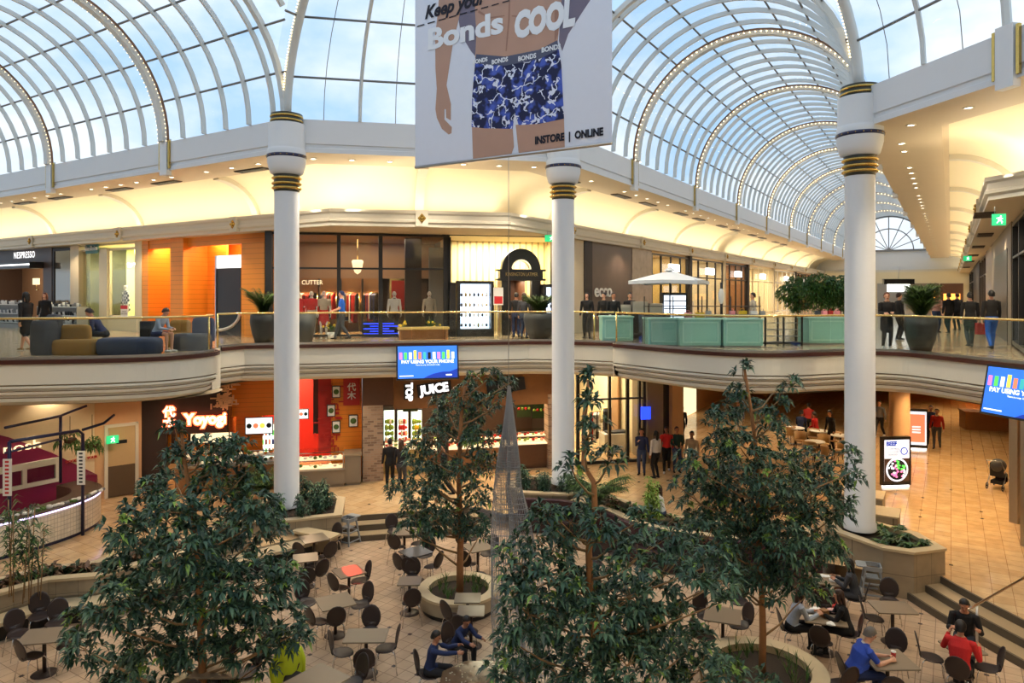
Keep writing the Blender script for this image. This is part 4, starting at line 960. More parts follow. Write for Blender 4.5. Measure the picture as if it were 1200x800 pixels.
planting('bromeliad', 'bronze leafed bromeliad in the long planter at the left edge', cellsalong([(5, 17.9), (6.9, 17.75), (8.1, 17.6), (8.7, 16.95), (10, 16.8), (12, 16.5)], .3) + cellsalong([(5, 18.1), (7, 18.0), (8.3, 17.8)], .4), .3, 'rosette', ('leaf_bronze', 'leaf_deep', 'leaf_bronze'), .44, .1, 'plant', .08, 13, 'bromeliads in the left planter', per=1)
planting('leafy_plant', 'bronze and green leafy plant in the curved planter behind the booth', cellsalong([(19.8, 9.3), (19.4, 8.4), (18.9, 7.2), (18.8, 6.0), (19.1, 4.8), (19.8, 3.5)], .36, .2) + cellsalong([(20.1, 9.0), (19.4, 7.6), (19.2, 6.0)], .42, .1), .38, 'rosette', ('leaf_deep', 'leaf_palm', 'leaf_bronze'), .34, .08, 'plant', .15, 10, 'plants in the curved planter', per=2)
planting('leafy_plant', 'glossy dark green plant in the planter beside the right steps', [(19.65, 1.5), (19.75, .95), (20.1, .65), (20.2, 1.3), (20.5, 1.0), (20.9, 1.2), (20.9, 1.5), (21.05, 1.2), (21.1, 1.8), (19.85, 1.15), (20.55, 1.55)], .56, 'rosette', ('leaf_a', 'leaf_palm', 'leaf_b'), .32, .085, 'plant', .15, 12, 'plants in the right planter', per=2)
planting('shrub', 'dark leafy shrub in the planter at the left column', [(14.0, 16.0), (14.5, 15.9), (15.0, 16.1), (15.4, 16.6), (13.5, 16.6), (13.1, 16.9), (15.3, 17.3), (14.9, 16.5)], .32, 'stem', ('leaf_a', 'leaf_b', 'leaf_c'), .2, .065, 'shrub', .3, grp='shrubs in the left column planter', up=.75, per=8)
planting('shrub', 'dark leafy shrub in the planter at the centre column', [(19.3, 11.6), (19.6, 11.2), (19.9, 10.0), (19.7, 11.9), (19.3, 10.9), (19.6, 10.4)], .5, 'stem', ('leaf_a', 'leaf_b', 'leaf_c'), .2, .06, 'shrub', .28, grp='shrubs in the centre column planter', up=.75, per=7)
q = UV(D(765, 590, 19.9)); planting('shrub', 'bright lime green upright shrub in the curved planter', [q], .38, 'stem', ('leaf_lime', 'leaf_new'), .2, .05, 'shrub', .3, up=1.35, per=10)
def palm(label, b, H, n=50, L=.9, mats=('leaf_palm', 'leaf_deep'), name='palm', spread=.8, w=.05, group=None):
    m = MB(); rr = random.Random(int(b.x * 100))
    for k in range(n):
        a = rr.uniform(0, 6.28); base = Vector((rr.uniform(-.08, .08), rr.uniform(-.08, .08), rr.uniform(0, H * .5))); d = Vector((math.cos(a) * spread, math.sin(a) * spread, 1.1)).normalized(); P = [base]; ll = L * rr.uniform(.7, 1.1)
        for s in range(7): P.append(P[-1] + d * ll / 7); d = (d + Vector((0, 0, -.16))).normalized()
        m.tube(P, .006, 3)
        for s in range(1, 8):
            t = (P[s] - P[s - 1]).normalized(); sd = t.cross(Vector((0, 0, 1))).normalized()
            for sg in (-1, 1):
                for f in (0, .5): leaf(m, P[s - 1] + (P[s] - P[s - 1]) * f, (t * .9 + sd * sg * .8), ll * .3, w * .6, rr.randrange(2), .3)
    o = m.build(name, list(mats), loc=b); return tag(o, label, 'palm', group)
for px, py, Y, H in ((284, 575, 22.3, .8), (310, 560, 23.0, .9)):
    q = D(px, py, Y); palm('feathery green palm growing left of the left column' if px < 300 else 'feathery green palm growing close against the left column', Vector((q.x, q.y, .1)), H, 40, 1.1)
q = D(700, 560, 21.0); palm('feathery green palm right of the centre column', Vector((q.x, q.y, .4)), .9, 44, 1.15)
q = D(25, 640, 14.9); m = MB(); rr = random.Random(5)
for k in range(9):
    x, y = rr.uniform(-.4, .4), rr.uniform(-.3, .3); H = rr.uniform(1.2, 2.1); m.tube([(x, y, 0), (x + rr.uniform(-.1, .1), y, H)], .012, 5, mi=2)
    for j in range(34):
        zz = rr.uniform(.3, 1) * H; a = rr.uniform(0, 6.28); leaf(m, Vector((x, y, zz)), Vector((math.cos(a), math.sin(a), .6)), rr.uniform(.22, .42), .045, rr.randrange(2), .5)
tag(m.build('bamboo_plant', ['leaf_palm', 'leaf_deep', 'bark_pale'], loc=(q.x, q.y, .3)), 'tall clump of narrow-leaved bamboo at the left edge before the food counter', 'bamboo')

# ---------------------------------------------------------------- chairs and tables
mat('chair_brown', sr(50, 38, 35), .42, var=.12, vscale=6); mat('table_top', sr(136, 120, 100), .3, var=.05, vscale=5); mat('table_edge', sr(70, 60, 50), .4); mat('table_leg', sr(66, 52, 46), .4, .3)
mat('table_dark', sr(96, 92, 88), .12, var=.1)
chair0 = None
def make_chair(loc, rz, label, group):
    t = thing('dining_chair', label, 'chair', loc, rz, group)      # faces +y
    def shell(fn, n=16, rr=6):                       # fn(a, r) -> point
        m = MB(); vs = [fn(0, 0)]
        for i in range(1, rr + 1): vs += [fn(2 * PI * k / n, i / rr) for k in range(n)]
        fs = [(0, 1 + k, 1 + (k + 1) % n) for k in range(n)]
        for i in range(rr - 1):
            for k in range(n): a = 1 + i * n + k; b = 1 + i * n + (k + 1) % n; fs.append((a, a + n, b + n, b))
        m.add(vs, fs, 0, True); return m
    def seatf(a, r): x, y = .205 * math.cos(a) * r, .2 * math.sin(a) * r; return Vector((x, y, .455 - .012 * (1 - r * r) - (.03 * max(0, y / .2) ** 3) + (.05 * max(0, -y / .2) ** 3)))
    def backf(a, r): x, z = .2 * math.cos(a) * r, .235 * math.sin(a) * r; return Vector((x, -.235 - .05 * (z / .235) + .5 * x * x, .66 + z * .98))
    for nm, fn in (('seat', seatf), ('backrest', backf)):
        m = shell(fn)
        if nm == 'backrest': m.add([(-.1, -.15, .452), (.1, -.15, .452), (.08, -.205, .49), (-.08, -.205, .49), (.1, -.2, .56), (-.1, -.2, .56)], [(0, 1, 2, 3), (3, 2, 4, 5)], 0, True)
        o = m.build(nm, 'chair_brown', t); md = o.modifiers.new('s', 'SOLIDIFY'); md.thickness = .012; md.offset = 0
    for sx in (-1, 1):
        for sy in (-1, 1):
            m = MB(); m.tube([(sx * .08, sy * .06, .437), (sx * .15, sy * .14, .425), (sx * .168, sy * .165, .38), (sx * .215, sy * .21, .006)], .0095, 6); m.build('leg', 'chrome', t)
    return t
def chair(loc, rz, label, group='oval-backed chairs in the sunken court'):
    global chair0
    if chair0 is None: chair0 = make_chair(loc, rz, label, group); return chair0
    return dup(chair0, loc, rz, label, group)
table0 = {}
def table(loc, rz, label, sx=.66, sy=.66, top='table_top', group='square cafe tables in the sunken court'):
    key = (sx, sy, top)
    if key not in table0:
        t = thing('cafe_table', label, 'table', loc, rz, group)
        m = MB(); m.rbox(-sx / 2, sx / 2, -sy / 2, sy / 2, .715, .74, .025); m.build('tabletop', top, t)
        m = MB(); m.tube([(0, 0, .03), (0, 0, .715)], .035, 10); m.box(-.2, .2, -.03, .03, .69, .714); m.box(-.03, .03, -.2, .2, .69, .714); m.build('column', 'table_leg', t)
        m = MB(); m.lathe([(0, .035), (.1, .03), (.22, .012), (.23, .003)], n=20); m.build('base', 'table_leg', t)
        table0[key] = t; return t
    return dup(table0[key], loc, rz, label, group)
def tab(px, py): return G(px, py, ZS + .74) * 1.0
# (name of the table, px, py of its top, angle, chairs: (px, py of the seat, words))
TB = [
 ('the table before the left stone bench', 52, 744, .2, [(22, 742, 'left of'), (38, 768, 'in front of'), (46, 722, 'behind'), (66, 730, 'behind and right of'), (80, 755, 'right of')], .8, .66),
 ('the table with the lime green jacket', 372, 796, -.62, [(346, 795, 'left of'), (412, 800, 'right of'), (345, 835, 'in front of')], .8, .8),
 ('the rectangular table in the centre left', 429, 744, .02, [(402, 764, 'left of'), (427, 778, 'in front of'), (452, 759, 'right of'), (433, 740, 'behind')], .8, .56),
 ('the table just below the red-lit table', 393, 704, .5, [(374, 728, 'in front and left of'), (393, 728, 'in front of'), (422, 708, 'right of'), (360, 705, 'left of')], .72, .72),
 ('the red-lit table', 409, 669, .6, [(399, 688, 'in front and left of'), (421, 680, 'right of')], .64, .64),
 ('the table below the left stone ledge', 368, 630, .55, [(356, 650, 'left of'), (383, 650, 'in front and right of'), (388, 633, 'behind and right of')], .66, .66),
 ('the small table left of the red-lit table', 358, 653, .3, [(360, 680, 'in front of'), (372, 672, 'right of')], .6, .6),
 ('the dark glossy table left of the slender tree', 487, 646, .7, [(474, 664, 'left of'), (482, 668, 'in front and left of'), (498, 650, 'behind and right of'), (506, 663, 'right of')], .66, .66),
 ('the small table left of the round planter', 480, 680, .03, [(482, 706, 'in front of'), (482, 678, 'behind')], .52, .5),
 ('the table below the centre steps', 474, 622, .1, [(462, 622, 'behind and left of'), (466, 640, 'in front and left of'), (490, 636, 'right of')], .66, .66),
 ('the table behind the mesh sculpture', 560, 640, .5, [(545, 640, 'behind and left of'), (549, 660, 'in front of'), (572, 648, 'right of'), (552, 630, 'behind')], .66, .66),
 ('the table in front of the round planter', 548, 700, .0, [(532, 722, 'left of')], .56, .5),
 ('the nearer of two tables before the round planter', 552, 715, .0, [(544, 738, 'in front of')], .56, .5),
 ('the table left of the bushy tree trunk', 847, 720, -.35, [(828, 722, 'behind and left of'), (866, 732, 'right of'), (826, 745, 'in front and left of'), (866, 704, 'behind')], .72, .72),
 ('the table under the left tree', 257, 782, .0, [(266, 776, 'behind'), (240, 815, 'in front of'), (288, 788, 'right of')], .8, .66),
 ('the table of the grey-coated woman', 966, 678, -.25, [(945, 696, 'left of'), (1003, 701, 'right of')], .8, .66),
 ('the food-strewn table shared by two women', 966, 722, -.3, [(927, 737, 'left of'), (994, 742, 'right of'), (968, 718, 'behind'), (963, 752, 'in front of')], .8, .72),
 ('the empty table beside the right steps', 1046, 711, -.08, [(1024, 724, 'left of'), (1043, 704, 'behind')], .8, .6),
 ('the table of the man in blue', 1040, 772, .02, [(1000, 792, 'left of'), (1047, 768, 'behind'), (1045, 812, 'in front of')], .8, .72),
 ('the table of the man in red', 1128, 758, .05, [(1092, 770, 'left of'), (1124, 790, 'in front of'), (1156, 782, 'right of'), (1130, 750, 'behind')], .6, .56),
 ('the table half hidden by the nearest tree', 690, 668, .3, [(697, 660, 'behind'), (722, 650, 'right of')], .66, .66),
]
seats = {}
for nm, px, py, a, ch, sx, sy in TB:
    c = tab(px, py); loc = Vector((c.x, c.y, ZS))
    table(loc, a, 'square brown cafe table, ' + nm.replace('the ', '', 1) if False else 'brown-topped pedestal cafe table, %s' % nm, sx, sy, 'table_dark' if 'dark glossy' in nm else 'table_top')
    for cx, cy, w_ in ch:
        s = G(cx, cy, ZS + .455); s = Vector((s.x, s.y, ZS)); rz = face(s, loc) + rnd.uniform(-.12, .12)
        chair(s, rz, ('brown oval-backed chair %s %s' if len((w_ + nm).split()) < 12 else 'brown chair %s %s') % (w_, nm)); seats[(cx, cy)] = (s, rz, loc)
for cx, cy, rz, lb in ((503, 789, -PI / 2, 'dark oval-backed chair under the boy seated left of the coin pool'), (535, 758, -PI / 2 - .6, 'dark oval-backed chair under the boy leaning over the coin pool'), (1102, 818, 0, 'dark oval-backed chair at the bottom right corner below the man in red'), (985, 800, .3, 'dark oval-backed chair in front of the man in blue'), (318, 745, -.9, 'dark oval-backed chair at the right edge of the left tree')):
    s = Cc(cx, cy); s = G(cx, cy, ZS + .455); chair(Vector((s.x, s.y, ZS)), rz, lb); seats[(cx, cy)] = (Vector((s.x, s.y, ZS)), rz, None)

# high chairs
mat('grey_plastic', sr(142, 146, 148), .5, var=.05)
def high_chair(px, py, rz, label):
    b = Cc(px, py); t = thing('high_chair', label, 'high chair', b, rz)
    for sx in (-1, 1):
        for sy in (-1, 1): m = MB(); m.bar((sx * .25, sy * .25, .0), (sx * .15, sy * .15, .74), .042, .035); m.build('leg', 'grey_plastic', t)
    m = MB()
    for z, w in ((.1, .236), (.36, .202)):
        m = MB(); m.sweep([(-w, -w), (w, -w), (w, w), (-w, w)], [(-.015, z - .017), (-.015, z + .017), (.015, z + .017), (.015, z - .017), (-.015, z - .017)], closed=True); m.build('stretcher', 'grey_plastic', t)
    m = MB(); m.box(-.15, .15, -.13, .13, .46, .49); m.build('seat', 'grey_plastic', t)
    m = MB(); m.sweep([(-.16, .16), (.16, .16), (.19, 0), (.16, -.17), (-.16, -.17), (-.19, 0)], [(0, .66), (0, .76), (.03, .76), (.03, .66), (0, .66)], closed=True); m.build('rail', 'grey_plastic', t)
    m = MB(); m.rbox(-.2, .2, .13, .36, .735, .755, .06); m.build('tray', 'grey_plastic', t)
high_chair(408, 636, -.5, 'grey plastic high chair standing by the centre steps')
high_chair(1022, 698, 1.2, 'grey plastic high chair standing against the right planter')

# coin pool: brown stone basin in the middle
mat('pool_stone', sr(94, 70, 48), .22, var=.35, vscale=7, bump=.2, bscale=20); mat('coin', sr(225, 215, 190), .3, .6)
pc = tab(560, 792); pl = thing('coin_pool', 'brown stone wishing pool strewn with white coins', 'wishing pool', (pc.x, pc.y, ZS))
R0 = .66; P8 = [(R0 * 1.05 * math.cos(PI / 8 + k * PI / 4), R0 * .98 * math.sin(PI / 8 + k * PI / 4)) for k in range(8)]
m = MB(); m.prism([(x * .9, y * .9) for x, y in P8], .02, .6); m.build('base', 'stone', pl)
m = MB(); m.prism(P8, .6, .70, bool(0)); m.build('slab', 'pool_stone', pl, bevel=.02)
m = MB()
for k in range(70):
    a = rnd.uniform(0, 6.28); r = math.sqrt(rnd.random()) * .56; c = Vector((r * math.cos(a), r * math.sin(a), .703)); M_ = None
    m.lathe([(0, .004), (.014, .004), (.014, 0)], c, 6)
o = m.build('coins', 'coin', pl); o['kind'] = 'stuff'
# wire mesh sculpture rising from the pool
def meshmat(name):
    m = bpy.data.materials.new(name); m.use_nodes = True; b = m.node_tree.nodes['Principled BSDF']; b.inputs['Base Color'].default_value = (*sr(168, 170, 172), 1); b.inputs['Metallic'].default_value = .5; b.inputs['Roughness'].default_value = .45; MATS[name] = m
meshmat('wire')
sc_ = D(600, 800, 13.2); st = thing('mesh_sculpture', 'tall draped sculpture of fine wire mesh hanging above the coin pool', 'sculpture', (sc_.x, sc_.y, ZS))
prof = [(800, 578, 652), (760, 580, 645), (720, 576, 640), (680, 574, 634), (640, 575, 626), (600, 578, 620), (570, 580, 612), (540, 583, 609), (510, 588, 605), (480, 592, 601), (452, 595, 598)]
def shellmesh(frac0, frac1, Y, k0, depth):
    m = MB(); rings = []
    for py, x0, x1 in prof:
        a = x0 + (x1 - x0) * frac0; b = x0 + (x1 - x0) * frac1; c = D((a + b) / 2, py, Y) - Vector((sc_.x, sc_.y, ZS)); r = (b - a) / 2 * Y / F
        rings.append([c + Vector((r * math.cos(t) * (1 + .12 * math.sin(3 * t + py * .03)), depth * r * math.sin(t), 0)) for t in [2 * PI * k / 36 for k in range(36)]])
    R2 = []
    for i in range(len(rings) - 1):
        for s in range(5): R2.append([p + (q - p) * s / 5 for p, q in zip(rings[i], rings[i + 1])])
    R2.append(rings[-1]); n = 36
    vs = [p for r in R2 for p in r]; m.add(vs, [(i * n + k, i * n + (k + 1) % n, (i + 1) * n + (k + 1) % n, (i + 1) * n + k) for i in range(len(R2) - 1) for k in range(n)]); return m
for nm, f0, f1, Yk in (('mesh_drape', 0, .56, 13.2), ('mesh_drape', .45, 1, 13.0)):
    o = shellmesh(f0, f1, Yk, 0, .8).build(nm, 'wire', st); md = o.modifiers.new('w', 'WIREFRAME'); md.thickness = .011; md.use_replace = True
m = MB(); q = D(596, 452, 13.1) - Vector((sc_.x, sc_.y, ZS)); m.tube([q, q + Vector((.0, 0, 13.0 - q.z))], .006, 4); m.build('cable', 'steel', st)

# handrail on the right steps
hr = thing('handrail', 'steel handrail on a post rising beside the right steps', 'handrail', Cc(1146, 790))
o = -hr.location; a = Cc(1144, 800); Y0 = 14.3
p0 = D(1128, 716, 14.2); p1 = D(1140, 711, 14.35); p2 = D(1200, 677, 15.6); p3 = D(1240, 655, 16.6)
m = MB(); m.tube([p0 + o, p1 + o, p2 + o, p3 + o], .027, 8); m.build('rail', 'chrome', hr)
q = D(1145, 709, 14.45); m = MB(); m.tube([Vector((q.x, q.y, ZS)) + o, q + o], .024, 8); m.build('post', 'steel', hr)
# ---------------------------------------------------------------- upper level shops
def M_(name, rgb, r=.6, **k): return mat(name, sr(*rgb), r, **k)
M_('brown_wall', (78, 60, 52), .45, var=.08); M_('brown_dark', (44, 34, 30), .5, var=.1); M_('tan_panel', (150, 118, 92), .5, var=.05); M_('shop_cream', (226, 214, 180), .5, var=.03); M_('pale_green', (206, 214, 150), .5, var=.04)
M_('orange', (232, 142, 38), .5, var=.05); M_('orange_deep', (214, 98, 20), .5, var=.08); M_('ecco_brown', (96, 80, 72), .35, var=.2, vscale=2); M_('marble', (170, 150, 134), .25, var=.3, vscale=3); M_('mirror', (150, 140, 126), .08, metal=.8)
M_('teal', (142, 196, 184), .45, var=.03); M_('teal_light', (168, 214, 202), .45, var=.03); M_('white_flat', (236, 234, 228), .5); M_('grey_flat', (150, 150, 148), .5); M_('beige_pier', (206, 190, 160), .55, var=.04); M_('pot_dark', (40, 38, 38), .5, var=.1); M_('pot_grey', (62, 60, 58), .5, var=.1)
M_('sofa_navy', (52, 62, 86), .9, var=.12); M_('sofa_grey', (70, 72, 78), .9, var=.12); M_('sofa_ochre', (140, 104, 48), .9, var=.15); M_('sofa_blue', (30, 60, 160), .8); M_('red_plain', (196, 36, 40), .5); M_('yellow', (226, 188, 40), .5); M_('pink', (226, 140, 150), .5); M_('green_sign', (30, 150, 90), .5); M_('sign_teal', (60, 110, 108), .5)
M_('wood', (150, 104, 62), .45, var=.15, vscale=6); M_('wood_dark', (92, 60, 40), .45, var=.15, vscale=6); M_('gold_panel', (188, 160, 96), .4, var=.1)
mat('glow_cream', sr(255, 236, 190), emit=1.0); mat('glow_neutral', (1, 1, .97), emit=2.2); mat('glow_cool', sr(220, 235, 255), emit=1.5); mat('glow_sign', (1, 1, 1), emit=1.2); mat('glow_violet', sr(150, 110, 230), emit=1.2); mat('glow_orange', sr(255, 170, 70), emit=2.2); mat('glow_exit', sr(40, 190, 120), emit=.8); mat('screen_white', sr(235, 240, 245), emit=.9)
tilemat('orange_planks', sr(232, 146, 44), sr(226, 138, 36), sr(170, 98, 26), .22, rough=.45, rot=0, gw=.004, offset=0, w=9)
def planks(name, rgb, rows, r=.45):
    m = mat(name, sr(*rgb), r); nt = m.node_tree; b = nt.nodes['Principled BSDF']; tc = N(nt, 'ShaderNodeNewGeometry'); sp = N(nt, 'ShaderNodeSeparateXYZ'); nt.links.new(tc.outputs['Position'], sp.inputs[0])
    mu = N(nt, 'ShaderNodeMath', operation='MULTIPLY'); mu.inputs[1].default_value = rows; nt.links.new(sp.outputs[2], mu.inputs[0]); fr = N(nt, 'ShaderNodeMath', operation='FRACT'); nt.links.new(mu.outputs[0], fr.inputs[0])
    lt = N(nt, 'ShaderNodeMath', operation='LESS_THAN'); lt.inputs[1].default_value = .07; nt.links.new(fr.outputs[0], lt.inputs[0]); mx = N(nt, 'ShaderNodeMix', data_type='RGBA'); nt.links.new(lt.outputs[0], mx.inputs[0])
    mx.inputs[6].default_value = (*sr(*rgb), 1); mx.inputs[7].default_value = (*[c * .6 for c in sr(*rgb)], 1); nt.links.new(mx.outputs[2], b.inputs['Base Color'])
planks('orange_wall', (236, 150, 48), 5); planks('orange_tile', (222, 128, 30), 6)
def flutes(name, rgb, n_):
    m = mat(name, sr(*rgb), .5); nt = m.node_tree; b = nt.nodes['Principled BSDF']; tc = N(nt, 'ShaderNodeTexCoord'); sp = N(nt, 'ShaderNodeSeparateXYZ'); nt.links.new(tc.outputs['Object'], sp.inputs[0])
    mu = N(nt, 'ShaderNodeMath', operation='MULTIPLY'); mu.inputs[1].default_value = n_; nt.links.new(sp.outputs[0], mu.inputs[0]); fr = N(nt, 'ShaderNodeMath', operation='FRACT'); nt.links.new(mu.outputs[0], fr.inputs[0])
    lt = N(nt, 'ShaderNodeMath', operation='LESS_THAN'); lt.inputs[1].default_value = .3; nt.links.new(fr.outputs[0], lt.inputs[0]); mx = N(nt, 'ShaderNodeMix', data_type='RGBA'); nt.links.new(lt.outputs[0], mx.inputs[0])
    mx.inputs[6].default_value = (*sr(*rgb), 1); mx.inputs[7].default_value = (*[c * .5 for c in sr(*rgb)], 1); nt.links.new(mx.outputs[2], b.inputs['Base Color'])
flutes('fluted_cream', (226, 206, 154), 3.5)
WN = [0]; LK = 2.0
def local(fr): return dict(loc=fr.w(0, 0, 0), rot=fr.rz)
def room(fr, x0, x1, depth, wall, zf=ZU, zc=9.2, light=None, col=(1, .82, .58), back=None, ceil='soffit', y0=.0):
    m = MB(); zf += .002
    m.add([(x0, depth, zf), (x1, depth, zf), (x1, depth, zc), (x0, depth, zc)], [(0, 1, 2, 3)], 1)
    m.add([(x0, y0, zf), (x0, depth, zf), (x0, depth, zc), (x0, y0, zc)], [(0, 1, 2, 3)], 0); m.add([(x1, y0, zf), (x1, y0, zc), (x1, depth, zc), (x1, depth, zf)], [(0, 1, 2, 3)], 0)
    m.add([(x0, y0, zc - .02), (x0, depth, zc - .02), (x1, depth, zc - .02), (x1, y0, zc - .02)], [(0, 1, 2, 3)], 2)
    o = struct(m.build('wall_shop', [wall, back or wall, ceil], **local(fr)))
    if light:
        light *= LK
        a = area('shop_lamp', fr.w((x0 + x1) / 2, depth * .5, zc - .06), abs(x1 - x0) * .7, depth * .5, light, col); a.rotation_euler = (0, 0, fr.rz)
    return o
def wallpiece(fr, x0, x1, y0, y1, z0, z1, m, name='wall_pier'):
    b = MB(); b.box(x0, x1, y0, y1, z0, z1); return struct(b.build(name, m, **local(fr)))
def window(fr, x0, x1, z0, z1, mull=(), trans=(), fm='black', w=.08, d=.1, y=0, glass='shop_glass', partial=()):
    WN[0] += 1; root = struct(bpy.data.objects.new('window_%d' % (WN[0] + 4), None)); COL.objects.link(root); root.location = fr.w(0, 0, 0); root.rotation_euler = (0, 0, fr.rz)
    m = MB(); m.box(x0, x1, y, y + d, z1 - w, z1); m.box(x0, x1, y, y + d, z0, z0 + w); m.box(x0, x0 + w, y, y + d, z0 + w, z1 - w); m.box(x1 - w, x1, y, y + d, z0 + w, z1 - w)
    for q in mull: 
        q, ww = q if isinstance(q, tuple) else (q, w)
        m.box(q - ww / 2, q + ww / 2, y, y + d, z0 + w, z1 - w)
    for q in trans: m.box(x0 + w, x1 - w, y + .005, y + d - .005, q - .035, q + .035)
    m.build('frame', fm, root)
    m = MB(); m.box(x0 + w, x1 - w, y + d * .4, y + d * .6, z0 + w, z1 - w); m.build('pane', glass, root); return root
def sign(fr, label, text, px, py, hpx, m, y=-.02, off=0, bold=.0, name='shop_sign', cat='sign', board=None, wpx=None, ext=.02, shear=0, vertical=False, sx=1, zfix=None, space=1):
    x, z = fr.P(px, py, y); Y = fr.w(x, y).y; s = hpx * Y / F / .7
    t = thing(name, label, cat, fr.w(x, y, z), fr.rz)
    if board:
        bw, bh, bm_ = board; bw *= Y / F; bh *= Y / F; mb = MB(); mb.box(-bw / 2, bw / 2, .0, .05, -bh / 2, bh / 2); mb.build('board', bm_, t)
    textmesh('lettering', text, s, m, t, (0, -.03, 0), ext=ext, bold=bold, shear=shear, sx=sx, space=space)
    return t
zt = 9.2
# ---- coffee shop at the far left
xa, xb, xc, xd, xe = FL.X(-70), FL.X(61), FL.X(89), FL.X(169), FL.X(314)
room(FL, xa, xb, 4.5, 'brown_wall', light=120, back='tan_panel'); z314 = FL.P(30, 313)[1]
wallpiece(FL, xa, xb, -.02, .15, z314, zt, 'brown_wall'); wallpiece(FL, FL.X(51), xb, -.02, .3, ZU, z314, 'brown_wall'); wallpiece(FL, FL.X(28), FL.X(51), 1.6, 1.7, ZU, z314, 'brown_dark'); wallpiece(FL, FL.X(10), FL.X(24), 1.9, 2.0, ZU, z314, 'tan_panel')
c = thing('canopy', 'black canopy over the entrance of the coffee shop', 'canopy', FL.w(0, 0, z314), FL.rz); m = MB(); m.box(xa, FL.X(52), -.7, -.03, -.1, .22); m.build('body', 'black', c); m = MB(); m.box(xa, FL.X(52), -.72, -.7, .05, .12); m.build('light_strip', 'glow_neutral', c)
sign(FL, 'glowing white coffee shop name sign on the brown wall', 'NESPRESSO', 29, 299, 7.5, 'glow_sign', ext=.004, sx=.85, space=1.15)
x, z = FL.P(44, 333, 1.55); t = thing('wall_lamp', 'small square lit wall lamp inside the coffee shop', 'lamp', FL.w(x, 1.5, z), FL.rz); m = MB(); m.box(-.2, .2, -.12, .08, -.02, .34); m.build('lamp_shade', 'glow_cream', t); m = MB(); m.tube([(0, 0, -.3), (0, 0, -.02)], .02); m.box(-.06, .06, .0, .1, -.34, -.28); m.build('base', 'brass', t)
def display(fr, label, px0, px1, pyt, y0, d, shelves=3, items='cups', m1='white_flat', base='grey_flat', h=None):
    x0, x1 = fr.X(px0, y0), fr.X(px1, y0); zt_ = fr.P((px0 + px1) / 2, pyt, y0)[1]; h = h or zt_ - ZU; cx = (x0 + x1) / 2; t = thing('display_stand', label, 'display', fr.w(cx, y0, ZU), fr.rz); w = (x1 - x0) / 2
    m = MB(); m.box(-w, w, 0, d, 0, .22); m.box(-w, w, d - .04, d, .22, h)
    for s in (-1, 1): m.box(s * w - .03 * (s > 0), s * w + .03 * (s < 0), 0, d - .04, .22, h)
    m.build('cabinet', base, t)
    rr = random.Random(int(px0 * 3))
    for k in range(shelves):
        z = .26 + (h - .3) * k / max(1, shelves - 1) if shelves > 1 else h; m = MB(); m.box(-w + .03, w - .03, .0, d - .04, z, z + .03); m.build('shelf', m1, t)
        n = int(w * 2 / .2)
        for j in range(n):
            xx = -w + .12 + j * (2 * w - .24) / max(1, n - 1); m = MB(); hh = rr.uniform(.1, .22); r = rr.uniform(.05, .08)
            m.lathe([(0, .032), (r * .6, .032), (r, .032 + hh * .6), (r * .9, .032 + hh), (0, .032 + hh)], (xx, d * .4, z), 8); o = m.build('cup', rr.choice(['white_flat', 'white_flat', 'grey_flat', 'black']), None)
            o.location = t.location; o.rotation_euler = t.rotation_euler; tag(o, 'small cup or jar on the %s' % label.replace('shelves of ', ''), 'cup', 'cups on the ' + label[:40])
display(FL, 'white shelves of cups at the left edge by the coffee shop', -30, 21, 356, -1.4, .5)
display(FL, 'white shelves of cups in front of the mirrored shop panel', 43, 90, 359, -1.2, .5)
# mirrored panel
room(FL, xb, xc, 2.5, 'brown_dark', light=20); window(FL, xb + .05, xc - .1, ZU, zt - .05, fm='brown_dark', w=.14, glass='mirror'); wallpiece(FL, FL.X(86), FL.X(96), -.15, .2, ZU, zt, 'beige_pier')
# pale green boutique
room(FL, xc, xd, 4, 'pale_green', light=330, col=(1, .95, .66)); zh = FL.P(130, 291)[1]
wallpiece(FL, xc, xd, -.04, .1, FL.P(130, 287)[1], zt, 'shop_cream'); wallpiece(FL, FL.X(118), FL.X(127.5), -.08, .15, ZU, zh, 'shop_cream'); wallpiece(FL, FL.X(161), xd, -.12, .3, ZU, zt, 'shop_cream'); wallpiece(FL, FL.X(127), FL.X(162), -.06, .15, ZU, FL.P(145, 372)[1], 'shop_cream')
window(FL, FL.X(95), FL.X(118), ZU + .1, zh, fm='shop_cream', w=.08); wallpiece(FL, FL.X(96), FL.X(118), .4, .45, ZU, zh, 'pale_green'); window(FL, FL.X(127), FL.X(161), FL.P(145, 372)[1], zh, fm='shop_cream', w=.1)
sign(FL, 'teal shop sign with white letters on the cream boutique front', 'blue illusion', 107.5, 291, 5.5, 'white_flat', y=-.14, board=(27, 12, 'sign_teal'), sx=.72)
x = FL.X(141, .9); t = thing('shelf_unit', 'pale shelf unit with folded clothes inside the green boutique', 'shelf', FL.w(x, 2.6, ZU), FL.rz); m = MB(); m.box(-1.2, 1.2, .3, .4, 0, 3)
for z in (.5, 1.1, 1.7, 2.3): m.box(-1.2, 1.2, 0, .3, z, z + .05)
m.build('frame', 'white_flat', t); m = MB()
for z in (.55, 1.15, 1.75): 
    for k in range(9): m.box(-1.1 + k * .25, -.93 + k * .25, .05, .27, z, z + .2, k % 3)
m.build('clothes', ['charcoal_cloth', 'white_cloth', 'black_cloth'], t)
